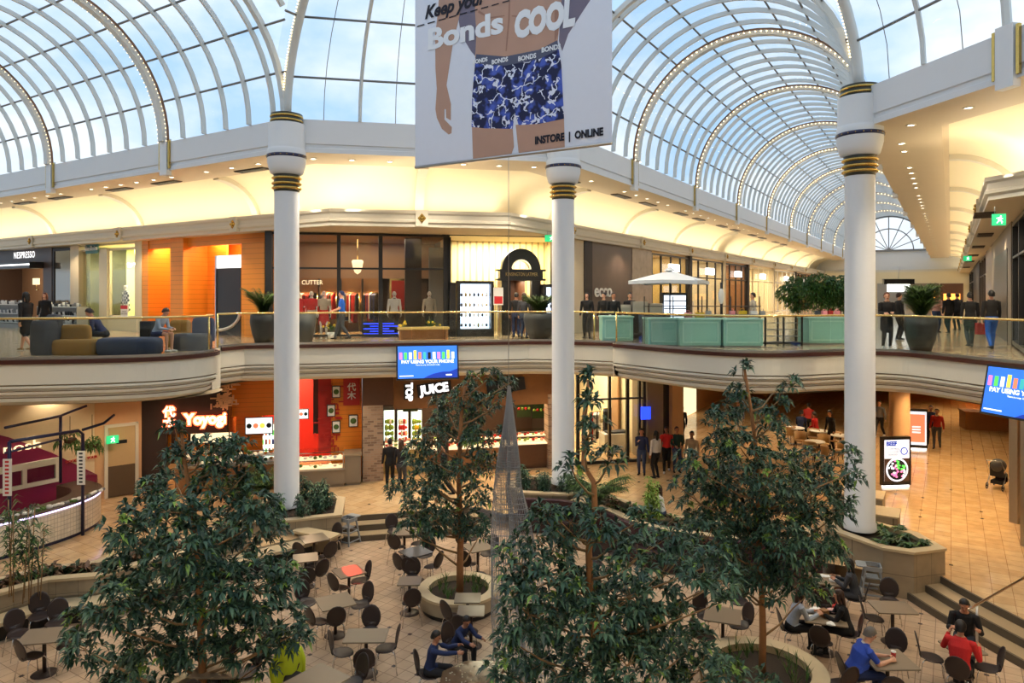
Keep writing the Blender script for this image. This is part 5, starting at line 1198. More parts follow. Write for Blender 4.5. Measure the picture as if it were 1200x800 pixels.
for px, py in ((158, 312),): 
    x, z = FL.P(px, py, 1.6); t = thing('chandelier', 'white glowing chandelier inside the green boutique', 'chandelier', FL.w(x, 1.6, z), FL.rz); m = MB()
    for k in range(10): a = k * .628; m.ball((.28 * math.cos(a), .28 * math.sin(a), .1 * (k % 2)), .06, 6)
    m.build('bulbs', 'glow_white', t); m = MB(); m.tube([(0, 0, -.1), (0, 0, zt - z - .03)], .015)
    for k in range(5): a = k * 1.257; m.tube([(0, 0, 0), (.28 * math.cos(a), .28 * math.sin(a), .02)], .01, 5)
    m.build('frame', 'brass', t)
x, z = FL.P(146, 365, -.1); t = thing('poster_stand', 'red and white sale notice in the boutique window', 'sign', FL.w(x, -.12, z), FL.rz); m = MB(); w = 7.5 * 31 / F; m.box(-w, w, 0, .02, -.3, .28, 0); m.box(-w, w, -.005, 0, .12, .28, 1); m.build('panel', ['white_flat', 'red_plain'], t)
textmesh('lettering', 'FURTHER\nREDUCTIONS', .1, 'grey_flat', t, (0, -.006, -.05), ext=.002, sx=.8)
# orange bank
wallpiece(FL, FL.X(169), FL.X(176), -.1, 1.2, ZU, zt, 'orange_wall'); wallpiece(FL, FL.X(206), FL.X(221), -.25, 1.3, ZU, zt, 'orange_wall'); wallpiece(FL, FL.X(221), FL.X(243), .9, 1.0, ZU, zt - .1, 'orange_wall'); wallpiece(FL, FL.X(284), FL.X(311), -.05, 1.0, ZU, zt, 'orange_wall'); wallpiece(FL, FL.X(169), FL.X(311), -.05, .2, FL.P(240, 288)[1], zt, 'orange_wall')
room(FL, xd, FL.X(221), 1.2, 'orange_wall', light=42, col=(1, .75, .4), ceil='orange_wall'); room(FL, FL.X(221), FL.X(284) + .1, 1.9, 'orange_deep', light=110, col=(1, .6, .3), ceil='orange_wall', y0=1.0)
x, z = FL.P(188, 337, 1.15); t = thing('cash_machine', 'cash machine screen set into the orange bank wall', 'cash machine', FL.w(x, 1.1, z), FL.rz); m = MB(); m.box(-.42, .42, 0, .08, -.42, .42); m.build('frame', 'steel', t); m = MB(); m.box(-.34, .34, -.01, 0, -.34, .36); m.build('screen', 'screen_green', t) if 'screen_green' in MATS else m.build('screen', 'pale_green', t); m = MB(); m.box(-.36, .36, -.16, .02, -.75, -.62); m.build('keypad', 'steel', t)
x, z = FL.P(191, 298, 1.1); m = MB(); m.box(-.62, .62, 0, .06, -.2, .22); tag(m.build('wall_light', 'screen_white', loc=FL.w(x, 1.05, z), rot=FL.rz), 'pale lit panel above the cash machine', 'light panel')
m = MB(); x0, z0 = FL.P(176, 372, 1.1); x1, z1 = FL.P(206, 340, 1.1); m.prism([(x0, ZU), (x1, ZU), (x1, z1), (x1 - .25, z1 - .25), (x1 - .5, z1 - .8), (x0 + .3, z1 - 1.2), (x0, z0 + .1)], -.02, .02, M=Matrix.Rotation(PI / 2, 4, 'X')); tag(m.build('wall_graphic', 'white_flat', loc=FL.w(0, 1.12, 0), rot=FL.rz), 'pale mountain shaped graphic on the orange wall under the cash machine', 'wall graphic')
x0, x1 = FL.X(254, .3), FL.X(282, .3); zt1, zb1 = FL.P(268, 299, .3)[1], FL.P(268, 314, .3)[1]
t = thing('entrance_screen', 'tall black panel with a pale top at the bank entrance', 'panel', FL.w((x0 + x1) / 2, .3, ZU), FL.rz); w = (x1 - x0) / 2; m = MB(); m.box(-w, w, 0, .2, 0, zb1 - ZU); m.build('panel', 'black', t); m = MB(); m.box(-w, w, 0, .2, zb1 - ZU, zt1 - ZU); m.build('light_box', 'screen_white', t)
m = MB(); P = [(w * math.cos(a) * 1.9 - w * .95, -.012, .95 + .75 * math.sin(a)) for a in [-PI / 2 + k * PI / 2 / 10 for k in range(11)]]; m.tube([(max(-w, x_), y_, z_) for x_, y_, z_ in P], .07, 6); m.build('white_arc', 'white_flat', t)
m = MB(); m.box(-w - .05, -w + .0, -.05, .0, .0, zt1 - ZU); m.build('glass_edge', 'steel', t)
x, z = FL.P(249, 345, 1.7); m = MB(); m.box(-.35, .35, 0, .1, -.7, .7); tag(m.build('brochure_rack', 'brown_dark', loc=FL.w(x, 1.7, z), rot=FL.rz), 'dark brochure rack inside the orange bank', 'rack')
wallpiece(FC, FC.X(311), FC.X(319), -.15, .3, ZU, zt, 'black')
# ---- fashion shop on the chamfer
x0, x1 = FC.X(317), FC.X(527); room(FC, x0, x1, 6, 'brown_wall', light=70, back='brown_dark', ceil='tan_panel'); zb = ZU + .05
window(FC, x0, x1, zb, zt - .02, mull=[(FC.X(397), .14), (FC.X(446), .16), (FC.X(524), .3)], trans=[FC.P(420, 314.5)[1]], d=.14)
zn = FC.P(400, 326, 5.4)[1]
wallpiece(FC, x0, x1, 5.2, 5.3, FC.P(400, 326, 5.2)[1], zt, 'tan_panel'); wallpiece(FC, x0, FC.X(447, 5.1), 5.1, 5.2, ZU, FC.P(400, 326, 5.1)[1], 'wood')
colr = ['black_cloth', 'red_knit', 'black_cloth', 'charcoal_cloth', 'white_cloth', 'khaki', 'navy_cloth', 'red_cloth']
def rack(fr, label, px0, px1, y, ztop, cols, n=12, ZU=ZU):
    a, b = fr.X(px0, y), fr.X(px1, y); w = (b - a) / 2; t = thing('clothes_rack', label, 'clothes rack', fr.w((a + b) / 2, y, ZU), fr.rz); h = ztop - ZU
    m = MB(); m.tube([(-w, 0, h), (w, 0, h)], .02, 6); m.tube([(-w, 0, 0.0), (-w, 0, h)], .02, 6); m.tube([(w, 0, 0.0), (w, 0, h)], .02, 6); m.build('rail', 'brass', t)
    rr = random.Random(int(px0))
    for k in range(n):
        xx = -w + .1 + (2 * w - .2) * k / (n - 1); L = rr.uniform(.7, 1.25); m = MB(); tw = min(.09, w / n * .9)
        m.prism([(-.2, 0), (-.2, -L), (.2, -L), (.2, 0), (.06, .1), (-.06, .1)][::-1], -tw, tw, M=Matrix.Translation((xx, 0, h - .12)) @ Matrix.Rotation(PI / 2 - .5, 4, 'Z') @ Matrix.Rotation(PI / 2, 4, 'X')); m.build('garment', rr.choice(cols), t)
    return t
for i, (a, b, cols) in enumerate(((350, 372, ['red_cloth', 'red_knit', 'white_cloth', 'black_cloth']), (376, 394, colr), (401, 421, colr), (426, 444, ['black_cloth', 'charcoal_cloth', 'navy_cloth', 'white_cloth', 'red_knit']))):
    rack(FC, 'clothes rack of the %s lit niche in the fashion shop' % ['first', 'second', 'third', 'fourth'][i], a, b, 4.7, FC.P(400, 343, 4.7)[1], cols)
    xx = FC.X((a + b) / 2, 4.9); spot('niche_lamp', FC.w(xx, 4.4, FC.P(400, 327, 4.6)[1] - .05), 260, (1, .55, .22), 120)
    wallpiece(FC, FC.X(a - 2.5, 4.9), FC.X(a - .5, 4.9), 4.2, 5.2, ZU, FC.P(400, 327, 5.2)[1], 'brown_dark')
wallpiece(FC, FC.X(455, 3.5), FC.X(500, 3.5), 3.5, 3.6, ZU, FC.P(470, 331, 3.5)[1], 'brown_wall')
x, z = FC.P(470, 345, 3.4); m = MB(); m.box(-.5, .5, 0, .04, -.75, .7, 0); m.box(-.42, .42, -.01, 0, -.67, .62, 1); tag(m.build('picture', ['brass', 'red_knit'], loc=FC.w(x, 3.4, z), rot=FC.rz), 'red abstract picture in a gilt frame behind the jacket mannequin', 'picture')
wallpiece(FC, FC.X(475, 1.8), FC.X(494, 1.8), 1.8, 2.3, ZU, zt, 'brown_dark'); wallpiece(FC, FC.X(503, 1.2), FC.X(521, 1.2), 1.2, 1.4, ZU, FC.P(510, 290, 1.2)[1], 'grey_flat')
sign(FC, 'brass letters of the fashion shop name on the window beam', 'CUE CUTTER', 369, 331, 4.2, 'glow_cream', y=.25, sx=.8) if False else sign(FC, 'pale letters of the fashion shop name seen through its window', 'R  CUTTER', 362, 331, 5.0, 'glow_cream', y=.25, sx=.9)
x, z = FC.P(419, 313, 2.4); t = thing('chandelier', 'glowing glass drop chandelier in the fashion shop', 'chandelier', FC.w(x, 2.4, z), FC.rz); m = MB(); m.lathe([(.0, -.3), (.12, -.22), (.2, 0), (.24, .25), (.2, .3), (0, .3)], n=16); m.build('lamp_shade', 'glow_cream', t); m = MB(); m.tube([(0, 0, .3), (0, 0, zt - z - .03)], .015); m.build('rod', 'brass', t)
for px, py in ((348, 386), (388, 388)): pass
def flowers(fr, label, px, py, y, r=.3):
    x, z = fr.P(px, py, y); b = fr.w(x, y, ZU); t = thing('flower_pot', label, 'flowers', b, 0); m = MB(); m.lathe([(0, .0), (.1, 0.0), (.16, .25), (0, .25)], n=12); m.build('pot', 'white_flat', t); m = MB()
    for k in range(26): v = rv(); leaf(m, Vector((0, 0, .25)), Vector((v.x, v.y, abs(v.z) + .4)), r * 1.3, .07, 0, .2)
    for k in range(10): v = rv(); m.ball((v.x * r, v.y * r, .5 + v.z * .15), .05, 5, mi=1)
    m.build('blooms', ['leaf_palm', 'yellow'], t)
flowers(FC, 'yellow flowers at the fashion shop window beside the red dress', 388, 386, -.5); flowers(FC, 'yellow flowers in front of the jacket mannequin', 471, 378, -.5); flowers(FC, 'green and yellow flowers left of the jewellery cabinet', 505, 372, -.5, .45)
t = thing('sign_reflection', 'blue sign reflection low in the fashion shop window, made as glowing bars', 'sign', FC.w(FC.X(447, .4), .4, ZU), FC.rz); m = MB()  # glowing bars stand in for blue lettering reflected in the shop glass
for k in range(5): m.box(-.7 + (k % 2) * .25, .7 - (k % 3) * .2, -.02, .02, .1 + k * .1, .145 + k * .1)
mat('glow_blue', (.02, .06, 1), emit=1.6); m.build('bars', 'glow_blue', t); m = MB(); m.box(-.75, .75, .02, .05, 0, .62); m.build('back_panel', 'black', t)
# ---- cream shop with the dark arch
x0, x1 = FC.X(527), FC.X(664); room(FC, x0, x1, 3.0, 'fluted_cream', light=300, col=(1, .88, .58), ceil='shop_cream'); wallpiece(FC, x0 - .3, x1, -.02, .1, FC.P(590, 277)[1], zt, 'black')
t = thing('arched_doorway', 'dark arched doorway with a half-round opening above the lintel', 'doorway', FC.w(FC.X(611, .3), .3, ZU), FC.rz)
s = FC.w(FC.X(611, .3), .3).y / F; w = 23.5 * s; zl1 = FC.P(611, 316, .3)[1] - ZU; zl0 = FC.P(611, 327, .3)[1] - ZU
m = MB(); n = 24; A = [(w * math.cos(PI * k / n), zl1 + (w + .05) * math.sin(PI * k / n)) for k in range(n + 1)]; B = [(w * .45 * math.cos(PI * k / n), zl1 + w * .45 * math.sin(PI * k / n)) for k in range(n + 1)]
for y_ in (0, .35): m.add([(a, y_, z) for a, z in A] + [(b, y_, z) for b, z in B], [(k, k + 1, n + 2 + k, n + 1 + k) for k in range(n)])
m.add([(a, 0, z) for a, z in A] + [(a, .35, z) for a, z in A], [(k, k + 1, n + 2 + k, n + 1 + k) for k in range(n)]); m.add([(a, 0, z) for a, z in B] + [(a, .35, z) for a, z in B], [(k, k + 1, n + 2 + k, n + 1 + k) for k in range(n)])
m.build('arch', 'black', t); m = MB(); m.box(-w - .08, w + .08, -.05, .38, zl0, zl1); m.box(-w - .2, w + .2, -.08, .4, zl1 - .06, zl1 + .02); m.box(-w - .2, w + .2, -.08, .4, zl0 - .06, zl0 + .02); m.build('lintel', 'black', t)
for sg in (-1, 1): m = MB(); m.box(sg * w - (.38 if sg > 0 else 0), sg * w + (.38 if sg < 0 else 0), 0, .35, 0, zl0 - .06); m.build('jamb', 'black', t)
m = MB(); P = [(w * .47 * math.cos(PI * k / 20), -.01, zl1 + .01 + w * .47 * math.sin(PI * k / 20)) for k in range(21)]; m.tube(P + [P[0]], .03, 5); m.build('trim', 'glow_cream', t)
textmesh('lettering', 'KENSINGTON LATIMER', .21, 'gold_panel', t, (0, -.06, (zl0 + zl1) / 2), ext=.006, sx=.62)
room(FC, FC.X(600), FC.X(622), 2.9, 'wood_dark', light=24, zc=ZU + zl0, y0=1.0)
def vitrine(fr, label, px0, px1, py, y, glow='glow_cool'):
    a, b = fr.X(px0, y), fr.X(px1, y); w = (b - a) / 2; h = fr.P((px0 + px1) / 2, py, y)[1] - ZU; t = thing('display_cabinet', label, 'cabinet', fr.w((a + b) / 2, y, ZU), fr.rz)
    m = MB(); m.box(-w, -w + .12, 0, .5, 0, h); m.box(w - .12, w, 0, .5, 0, h); m.box(-w, w, 0, .5, h - .12, h); m.box(-w, w, 0, .5, 0, .3); m.box(-w, w, .46, .5, .3, h - .12); m.build('frame', 'black', t)
    m = MB(); m.box(-w + .12, w - .12, .43, .455, .3, h - .12); m.build('light_panel', glow, t); rr = random.Random(3)
    for k in range(4):
        z = .34 + (h - .6) * k / 4; m = MB(); m.box(-w + .12, w - .12, .05, .43, z, z + .02); m.build('shelf', 'shop_glass', t); m = MB()
        for j in range(int(w * 2 / .17)): m.ball((-w + .2 + j * .17, .2, z + .02 + .09), (.05, .05, rr.uniform(.06, .1)), 6, mi=rr.randrange(3))
        m.build('jewellery', ['white_flat', 'brass', 'charcoal_cloth'], t)
vitrine(FC, 'black framed lit jewellery cabinet left of the dark arch', 536, 579, 329, -.3); vitrine(FC, 'narrow lit cabinet beside the fashion shop pillar', 527, 534, 331, -.2); vitrine(FC, 'black framed lit cabinet right of the dark arch', 637, 652, 333, -.3)
m = MB(); m.box(-.2, .2, 0, .02, -.35, .35, 0); m.box(-.17, .17, -.01, 0, -.3, .0, 1); x, z = FC.P(584, 347, -.4); t = thing('notice_stand', 'red and white notice on a stand beside the dark arch', 'sign', FC.w(x, -.4, z), FC.rz); m.build('panel', ['white_flat', 'red_plain'], t); m = MB(); m.tube([(0, .02, ZU - z), (0, .02, -.35)], .015); m.build('stand', 'steel', t)
x = FC.X(497, -1.9); t = thing('bench', 'brown wooden console bench behind the glass balustrade', 'bench', FC.w(x, -1.9, ZU), FC.rz); m = MB(); m.box(-.95, .95, 0, .5, .38, .47); m.build('top', 'gold_panel', t); m = MB(); m.box(-.9, -.82, .05, .45, 0, .38); m.box(.82, .9, .05, .45, 0, .38); m.box(-.82, .82, .2, .24, .0, .38); m.build('legs', 'wood', t)
# ---- far side of the right corridor
wallpiece(FR_, FR_.X(652), FR_.X(683.5), -.05, .3, ZU, zt, 'beige_pier')
xa, xb = FR_.X(683), FR_.X(740); zE = FR_.P(700, 283)[1]
wallpiece(FR_, xa, xb, -.02, .3, ZU, min(zt, zE), 'ecco_brown'); wallpiece(FR_, xa - .02, FR_.X(692), -.1, .3, ZU, min(zt, zE), 'brown_dark')
sign(FR_, 'white letters of the shoe shop name on the dark panel wall', 'ecco', 706.5, 341, 15, 'white_flat', y=-.05, bold=.01, sx=1.2)
wallpiece(FR_, xb, FR_.X(763), -.05, .3, ZU, zt, 'marble')
edges = [763, 781, 808, 842, 847, 877, 885, 905, 920, 932, 945, 956, 966, 975]
prev = 763
fronts = [(763, 808, 'gold_panel', 160, 'black'), (808, 848, 'shop_cream', 300, 'black'), (848, 876, 'wood', 160, 'dark_metal'), (876, 906, 'shop_cream', 420, 'shop_cream'), (906, 932, 'shop_cream', 500, 'white_flat'), (932, 955, 'wood', 400, 'black'), (955, 978, 'shop_cream', 600, 'black'), (978, 1000, 'orange', 600, 'black'), (1000, 1030, 'shop_cream', 900, 'black')]
for i, (a, b, m_, e, fm) in enumerate(fronts):
    x0, x1 = FR_.X(a), FR_.X(b); room(FR_, x0, x1, 4, m_, light=e * .8, col=(1, .88, .66)); k = max(1, int((x1 - x0) / 2.2)); mull = [x0 + (x1 - x0) * (j + 1) / (k + 1) for j in range(k)]
    window(FR_, x0 + .15, x1 - .15, ZU + .05, zt - .1, mull=mull, trans=[7.9], fm=fm, w=.1); wallpiece(FR_, x1 - .2, x1 + .2, -.12, .2, ZU, zt, 'beige_pier' if i % 2 else 'brown_dark')
    xm = (x0 + x1) / 2; t = thing('shop_sign', 'lit white box sign over the %s shopfront after the marble wall' % num[i], 'sign', FR_.w(xm, -.25, 8.35), FR_.rz); m = MB(); m.box(-.7, .7, 0, .2, -.22, .22); m.build('box', 'glow_neutral', t)
    m = MB(); m.box(-1.3, 1.3, .0, .5, 0, 1.0 + .2 * (i % 2)); tag(m.build('display_table', ['wood', 'white_flat', 'black'][i % 3], loc=FR_.w(xm + .5, 1.5, ZU), rot=FR_.rz), 'low display table inside the %s shopfront after the marble wall' % num[i], 'table')
wallpiece(FR_, FR_.X(1030), 80, .2, .4, ZU, zt, 'shop_cream')
# ---- near side of the right corridor
zN = zt
def nx(px): return FN.X(px)
# local x grows towards the camera
fr_l = [(1215, 1320, 'window', 'black', 'shop_cream', 200), (1186, 1215, 'window', 'black', 'brown_wall', 60), (1163, 1186, 'pier', 'tan_grey', None, 0), (1156, 1163, 'pier', 'marble', None, 0), (1148, 1156, 'window', 'brown_dark', 'gold_panel', 200), (1141, 1148, 'pier', 'brown_dark', None, 0), (1134, 1141, 'window', 'black', 'shop_cream', 300), (1128, 1134, 'pier', 'beige_pier', None, 0)]
M_('tan_grey', (134, 122, 108), .5, var=.05)
for a, b, kind, fm, wl, e in fr_l:
    xf, xn = nx(a), nx(b) if b < 1300 else nx(1215) + 14
    if kind == 'pier': wallpiece(FN, min(xf, xn), max(xf, xn), -.03, .4, ZU, zt, fm)
    else:
        room(FN, min(xf, xn), max(xf, xn), 4, wl, light=e, col=(1, .85, .6)); L = abs(xn - xf); window(FN, min(xf, xn) + .05, max(xf, xn) - .05, ZU + .05, zt - .05, mull=[min(xf, xn) + L * j / 3 for j in (1, 2)] if L > 3 else [], trans=[8.0], fm=fm, w=.14, d=.2)
xf, xn = nx(1166), nx(1182); z1_ = FN.P(1174, 297)[1]
x0_, x1_ = min(xf, xn), max(xf, xn); wallpiece(FN, x0_, x1_, -.05, .1, ZU, z1_, 'black', 'door_2'); x, z = FN.P(1173, 291); 
wallpiece(FN, -90, nx(1128), -.03, .4, ZU, zt, 'shop_cream')
sign(FN, 'small lit green running-man exit sign, nearest on the right ceiling', ' ', 1171, 256, 4, 'white_flat') if False else None
def exit_sign(label, loc, rz, w=.5):
    t = thing('exit_sign', label, 'exit sign', loc, rz); m = MB(); m.box(-w / 2, w / 2, 0, .05, -.13, .13); m.build('box', 'glow_exit', t)
    m = MB(); m.box(-.02, .035, -.008, 0, -.03, .05); m.ball((.03, -.006, .075), (.018, .006, .018), 8); m.bar((0, -.004, -.02), (-.05, -.004, -.08), .018); m.bar((.02, -.004, -.02), (.06, -.004, -.05), .018); m.bar((.06, -.004, -.05), (.04, -.004, -.09), .016); m.bar((.02, -.004, .04), (.07, -.004, .02), .014); m.bar((-.01, -.004, .04), (-.06, -.004, .03), .014); m.build('running_figure', 'glow_sign', t)
    m = MB(); m.tube([(-w * .3, .025, .13), (-w * .3, .025, .3)], .01, 5); m.build('hanger', 'steel', t)
q = D(1171, 257, 15.9); exit_sign('green exit sign hanging at the top right ceiling edge', Vector((q.x, q.y, 8.5)), -.3, .27)
q = D(1134, 303, 35); exit_sign('small distant green exit sign hanging over the right walkway', Vector((q.x, q.y, 8.6)), -.3, .36)
q = D(646, 279, 27.2); exit_sign('green exit sign hanging beside the centre column', Vector((q.x, q.y, 8.98)), 0, .5)
for k, (px, py) in enumerate(((1153, 251), (1141, 275), (1134, 289), (1129, 299), (1126, 306), (1123, 313))):
    Y = 2.4 * F / (HY - py); c = D(px, py, Y); c.z = 9.19; c = W(UV(c)[0], -1.15 - .2 * (k == 0), 9.19) if k else c; t = MB(); t.box(-.8, .8, -.26, .26, -.03, 0)
    for j in range(14): t.box(-.75 + j * .11, -.7 + j * .11, -.24, .24, -.045, -.03)
    tag(t.build('air_grille', 'vent', loc=c, rot=FR_.rz), 'square dark ceiling grille, %s from the right edge over the walkway' % num[k], 'air vent')
# end of the upper right corridor
eu = 92.0; FE = Fr(W(eu, 14), -EV)
wallpiece(FE, 0, 20, 0, .3, ZU, 9.4, 'shop_cream')
for i, (a, b, m_, gl) in enumerate(((1028, 1062, 'grey_flat', None), (1062, 1088, 'tan_grey', None), (1088, 1100, 'wood_dark', 'glow_orange'), (1102, 1129, 'wood_dark', 'glow_orange'))):
    x0, x1 = FE.X(a, -.3), FE.X(b, -.3); zz = FE.P((a + b) / 2, 332, -.3)[1]; wallpiece(FE, x0, x1, -.3, 0, ZU, zz, m_)
    if gl:
        m = MB(); za = FE.P((a + b) / 2, 352, -.4)[1]; zb_ = FE.P((a + b) / 2, 344 if i == 3 else 340, -.4)[1]; m.box(x0 + .3, x1 - .3, -.4, -.3, za, zb_); tag(m.build('shopfront', gl, loc=FE.w(0, 0, 0), rot=FE.rz), 'orange glowing shopfront at the far end, %s one' % ('narrow' if i == 2 else 'wide'), 'shopfront')
q = D(1054, 337, 60); t = thing('shop_sign', 'white lit hanging sign at the far end of the upper walkway', 'sign', q, 0); m = MB(); m.box(-.9, .9, 0, .3, -.35, .3); m.build('box', 'glow_neutral', t); m = MB(); m.box(-1.3, 1.3, 0, .35, .3, .75); m.build('top', 'black', t); m = MB(); m.tube([(0, .15, .75), (0, .15, 9.2 - q.z)], .03); m.build('hanger', 'steel', t)

# ---- things standing on the upper floor
def pot(label, loc, H, R, kind='bowl', m_='pot_dark', r0=.6):
    t = thing('plant_pot', label, 'plant pot', loc); m = MB()
    prof = [(0, 0), (R * r0, 0), (R * .85, H * .35), (R, H * .75), (R * .95, H), (R * .86, H), (R * .84, H * .9), (0, H * .9)] if kind == 'bowl' else [(0, 0), (R * r0, 0), (R, H), (R * .9, H), (R * .88, H * .9), (0, H * .9)]
    m.lathe(prof, n=28, mis=[0] * (len(prof) - 2) + [1]); m.build('pot', [m_, 'soil'], t); return t
def potted(label, px, Y, H, R, kind, top, leafL, m_='pot_dark', n=70):
    b = U_(px, Y); pot('%s' % label[0], b, H, R, kind, m_); palm(label[1], b + Vector((0, 0, H * .9)), top, n, leafL, name='potted_palm', spread=.5)
potted(('dark round pot holding the palm left of the left column', 'feathery palm in the dark pot left of the left column'), 309, 24.2, 1.0, .46, 'bowl', .5, .95)
pot('tall dark conical pot just right of the left column', U_(358, 24.4), 1.02, .38, 'cone', 'pot_grey', .62)
potted(('dark round pot behind the centre column', 'feathery palm in the dark pot left of the centre column'), 632, 26.3, .98, .6, 'bowl', .35, .8)
potted(('large dark egg-shaped pot right of the right column', 'large feathery palm in the egg-shaped pot right of the right column'), 1079, 20.9, 1.0, .46, 'bowl', 1.15, .72, n=170)
for i, (px, py, Y, r) in enumerate(((935, 345, 40, 1.0), (962, 342, 38, 1.0), (985, 345, 40, 1.1))):
    c = D(px, py, Y); b = Vector((c.x, c.y, ZU)); tree('potted_ficus', 'bushy green ficus %s beyond the teal counters' % ['at the left of three', 'in the middle of three', 'at the right of three, behind the right column'][i], b, [b, b + Vector((0, 0, 1.6))], [(c + Vector((dx, 0, dz)), (r * .7, r * .7, r * .55)) for dx, dz in ((-.5, 0), (.5, .1), (0, .5), (0, -.5))], dens=1.2, L=.2, w=.08, r0=.05, mats=('leaf_ficus', 'leaf_palm', 'leaf_ficus', 'leaf_new'), n=6, nbranch=None, fill=.3)
# lounge sofas
def sofa(label, px, py, shape, mt, **k): pass
def blob_seat(label, px0, px1, pytop, Y, h, mt, depth=.9, back=None, mt2=None, rz=0):
    c = U_((px0 + px1) / 2, Y); w = (px1 - px0) * Y / F / 2; t = thing('lounge_seat', label, 'sofa', c, rz); n = 28
    P = [(w * math.copysign(abs(math.cos(a)) ** .75, math.cos(a)), depth / 2 * math.copysign(abs(math.sin(a)) ** .75, math.sin(a))) for a in [2 * PI * k / n for k in range(n)]]
    def loaf(z0, z1, sc=1.0, oy=0, xs=1.0):
        m = MB(); vs = []; zs = ((0, .93), (.12, 1), (.75, 1), (.93, .95), (1, .85))
        for f, s in zs: vs += [(x * s * sc * xs, y * s * sc + oy, z0 + (z1 - z0) * f) for x, y in P]
        m.add(vs, [(i * n + k, i * n + (k + 1) % n, (i + 1) * n + (k + 1) % n, (i + 1) * n + k) for i in range(4) for k in range(n)], 0, True); m.add([vs[4 * n + k] for k in range(n)], [tuple(range(n))]); return m
    loaf(.0, h).build('seat', mt, t)
    if back:
        x0, x1, hb = back; m = MB(); ww = (x1 - x0) / 2; P2 = [(w * (x0 + x1) / 2 + ww * w * math.copysign(abs(math.cos(a)) ** .6, math.cos(a)), depth * .3 + .16 * math.copysign(abs(math.sin(a)) ** .6, math.sin(a))) for a in [2 * PI * k / 20 for k in range(20)]]
        vs = []
        for f, s in ((0, 1), (.8, 1), (.95, .9), (1, .7)): 
            cx_ = w * (x0 + x1) / 2; vs += [((x - cx_) * s + cx_, (y - depth * .3) * s + depth * .3, h * .5 + (hb - h * .5) * f) for x, y in P2]
        m.add(vs, [(i * 20 + k, i * 20 + (k + 1) % 20, (i + 1) * 20 + (k + 1) % 20, (i + 1) * 20 + k) for i in range(3) for k in range(20)], 0, True); m.add(vs[60:], [tuple(range(20))]); m.build('backrest', mt2 or mt, t)
    return t
blob_seat('tall dark grey lounge seat at the left end of the balcony', 40, 66, 372, 19.6, .95, 'sofa_grey', .7, (-.2, 1.0, 1.12))
blob_seat('ochre lounge seat with rounded back near the left edge of the balcony', 64, 118, 388, 19.7, .42, 'sofa_ochre', .8, (-1, .35, .82))
blob_seat('large low navy lounge ottoman in the middle of the balcony', 117, 188, 396, 19.8, .46, 'sofa_navy', 1.1)
blob_seat('small ochre lounge chair behind the boy with the backpack', 196, 220, 380, 22.6, .45, 'sofa_ochre', .7, (-1, 1, .85))
blob_seat('dark lounge seat with blue side at the right end of the balcony', 205, 247, 384, 21.3, .5, 'sofa_grey', .8, (-.2, 1.0, .98), 'sofa_navy')
# teal retail counters, umbrella and cases on the bridge
def counter(label, px0, px1, Y, h=.92, d=.9, n=2):
    a, b = U_(px0, Y), U_(px1, Y); w = (b.x - a.x) / 2; c = (a + b) / 2; t = thing('teal_counter', label, 'counter', c, 0); m = MB(); m.box(-w, w, 0, d, .06, h - .05); m.build('body', 'teal', t); m = MB(); m.box(-w - .03, w + .03, -.03, d + .03, h - .05, h); m.build('top', 'teal_light', t)
    m = MB(); m.box(-w + .03, w - .03, .03, d - .03, 0, .06); m.build('plinth', 'grey_flat', t)
    for k in range(n):
        x0 = -w + .08 + k * (2 * w - .08) / n; x1 = x0 + (2 * w - .08) / n - .08; m = MB()
        for q in ((x0, x1, h - .15, h - .11), (x0, x1, .14, .18), (x0, x0 + .04, .18, h - .15), (x1 - .04, x1, .18, h - .15)): m.box(q[0], q[1], -.02, 0, q[2], q[3])
        m.build('panel_frame', 'teal_light', t)
    return t
counter('teal panelled counter left of the white umbrella', 706, 742, 24.6, n=1); counter('teal panelled counter under the white umbrella', 760, 796, 22.6, n=1); counter('teal panelled counter in the middle of the bridge', 797, 845, 22.3, n=1); counter('teal panelled counter right of the centre of the bridge', 848, 894, 22.2, n=1); counter('teal panelled counter just left of the right column', 948, 992, 23.4, n=1)
def glasscase(label, px0, px1, Y, h=1.0):
    a, b = U_(px0, Y), U_(px1, Y); w = (b.x - a.x) / 2; c = (a + b) / 2; t = thing('glass_case', label, 'display case', c, 0); m = MB()
    for x in (-w, 0, w): m.box(x - .03, x + .03, 0, .04, 0.0, h); m.box(x - .03, x + .03, .5, .54, 0.0, h)
    m.box(-w - .03, w + .03, 0, .54, h - .05, h); m.box(-w - .03, w + .03, 0, .54, .05, .12); m.build('frame', 'black', t); m = MB(); m.box(-w, w, .01, .02, .12, h - .05); m.build('pane', 'shop_glass', t)
    for k in range(3): m = MB(); m.box(-w, w, .06, .48, .3 + k * .22, .31 + k * .22); m.build('shelf', 'grey_flat', t)
glasscase('black framed glass display case between the teal counters', 897, 940, 22.9)
mat('umbrella_white', sr(226, 228, 228), .8, var=.02)
ub = D(785, 400, 25.0); t = thing('umbrella', 'large white square market umbrella over the teal counters', 'umbrella', (ub.x, ub.y, ZU)); zc_, zr = 6.8 + 33 * 25 / F - ZU, 6.8 + 14 * 25 / F - ZU
m = MB(); R_u = 1.5; ang = .35; C4 = [(R_u * math.cos(ang + k * PI / 2) * 1.12, R_u * math.sin(ang + k * PI / 2) * 1.12) for k in range(4)]; E8 = []
for k in range(4): a, b = C4[k], C4[(k + 1) % 4]; E8 += [a, ((a[0] + b[0]) / 2 * .97, (a[1] + b[1]) / 2 * .97)]
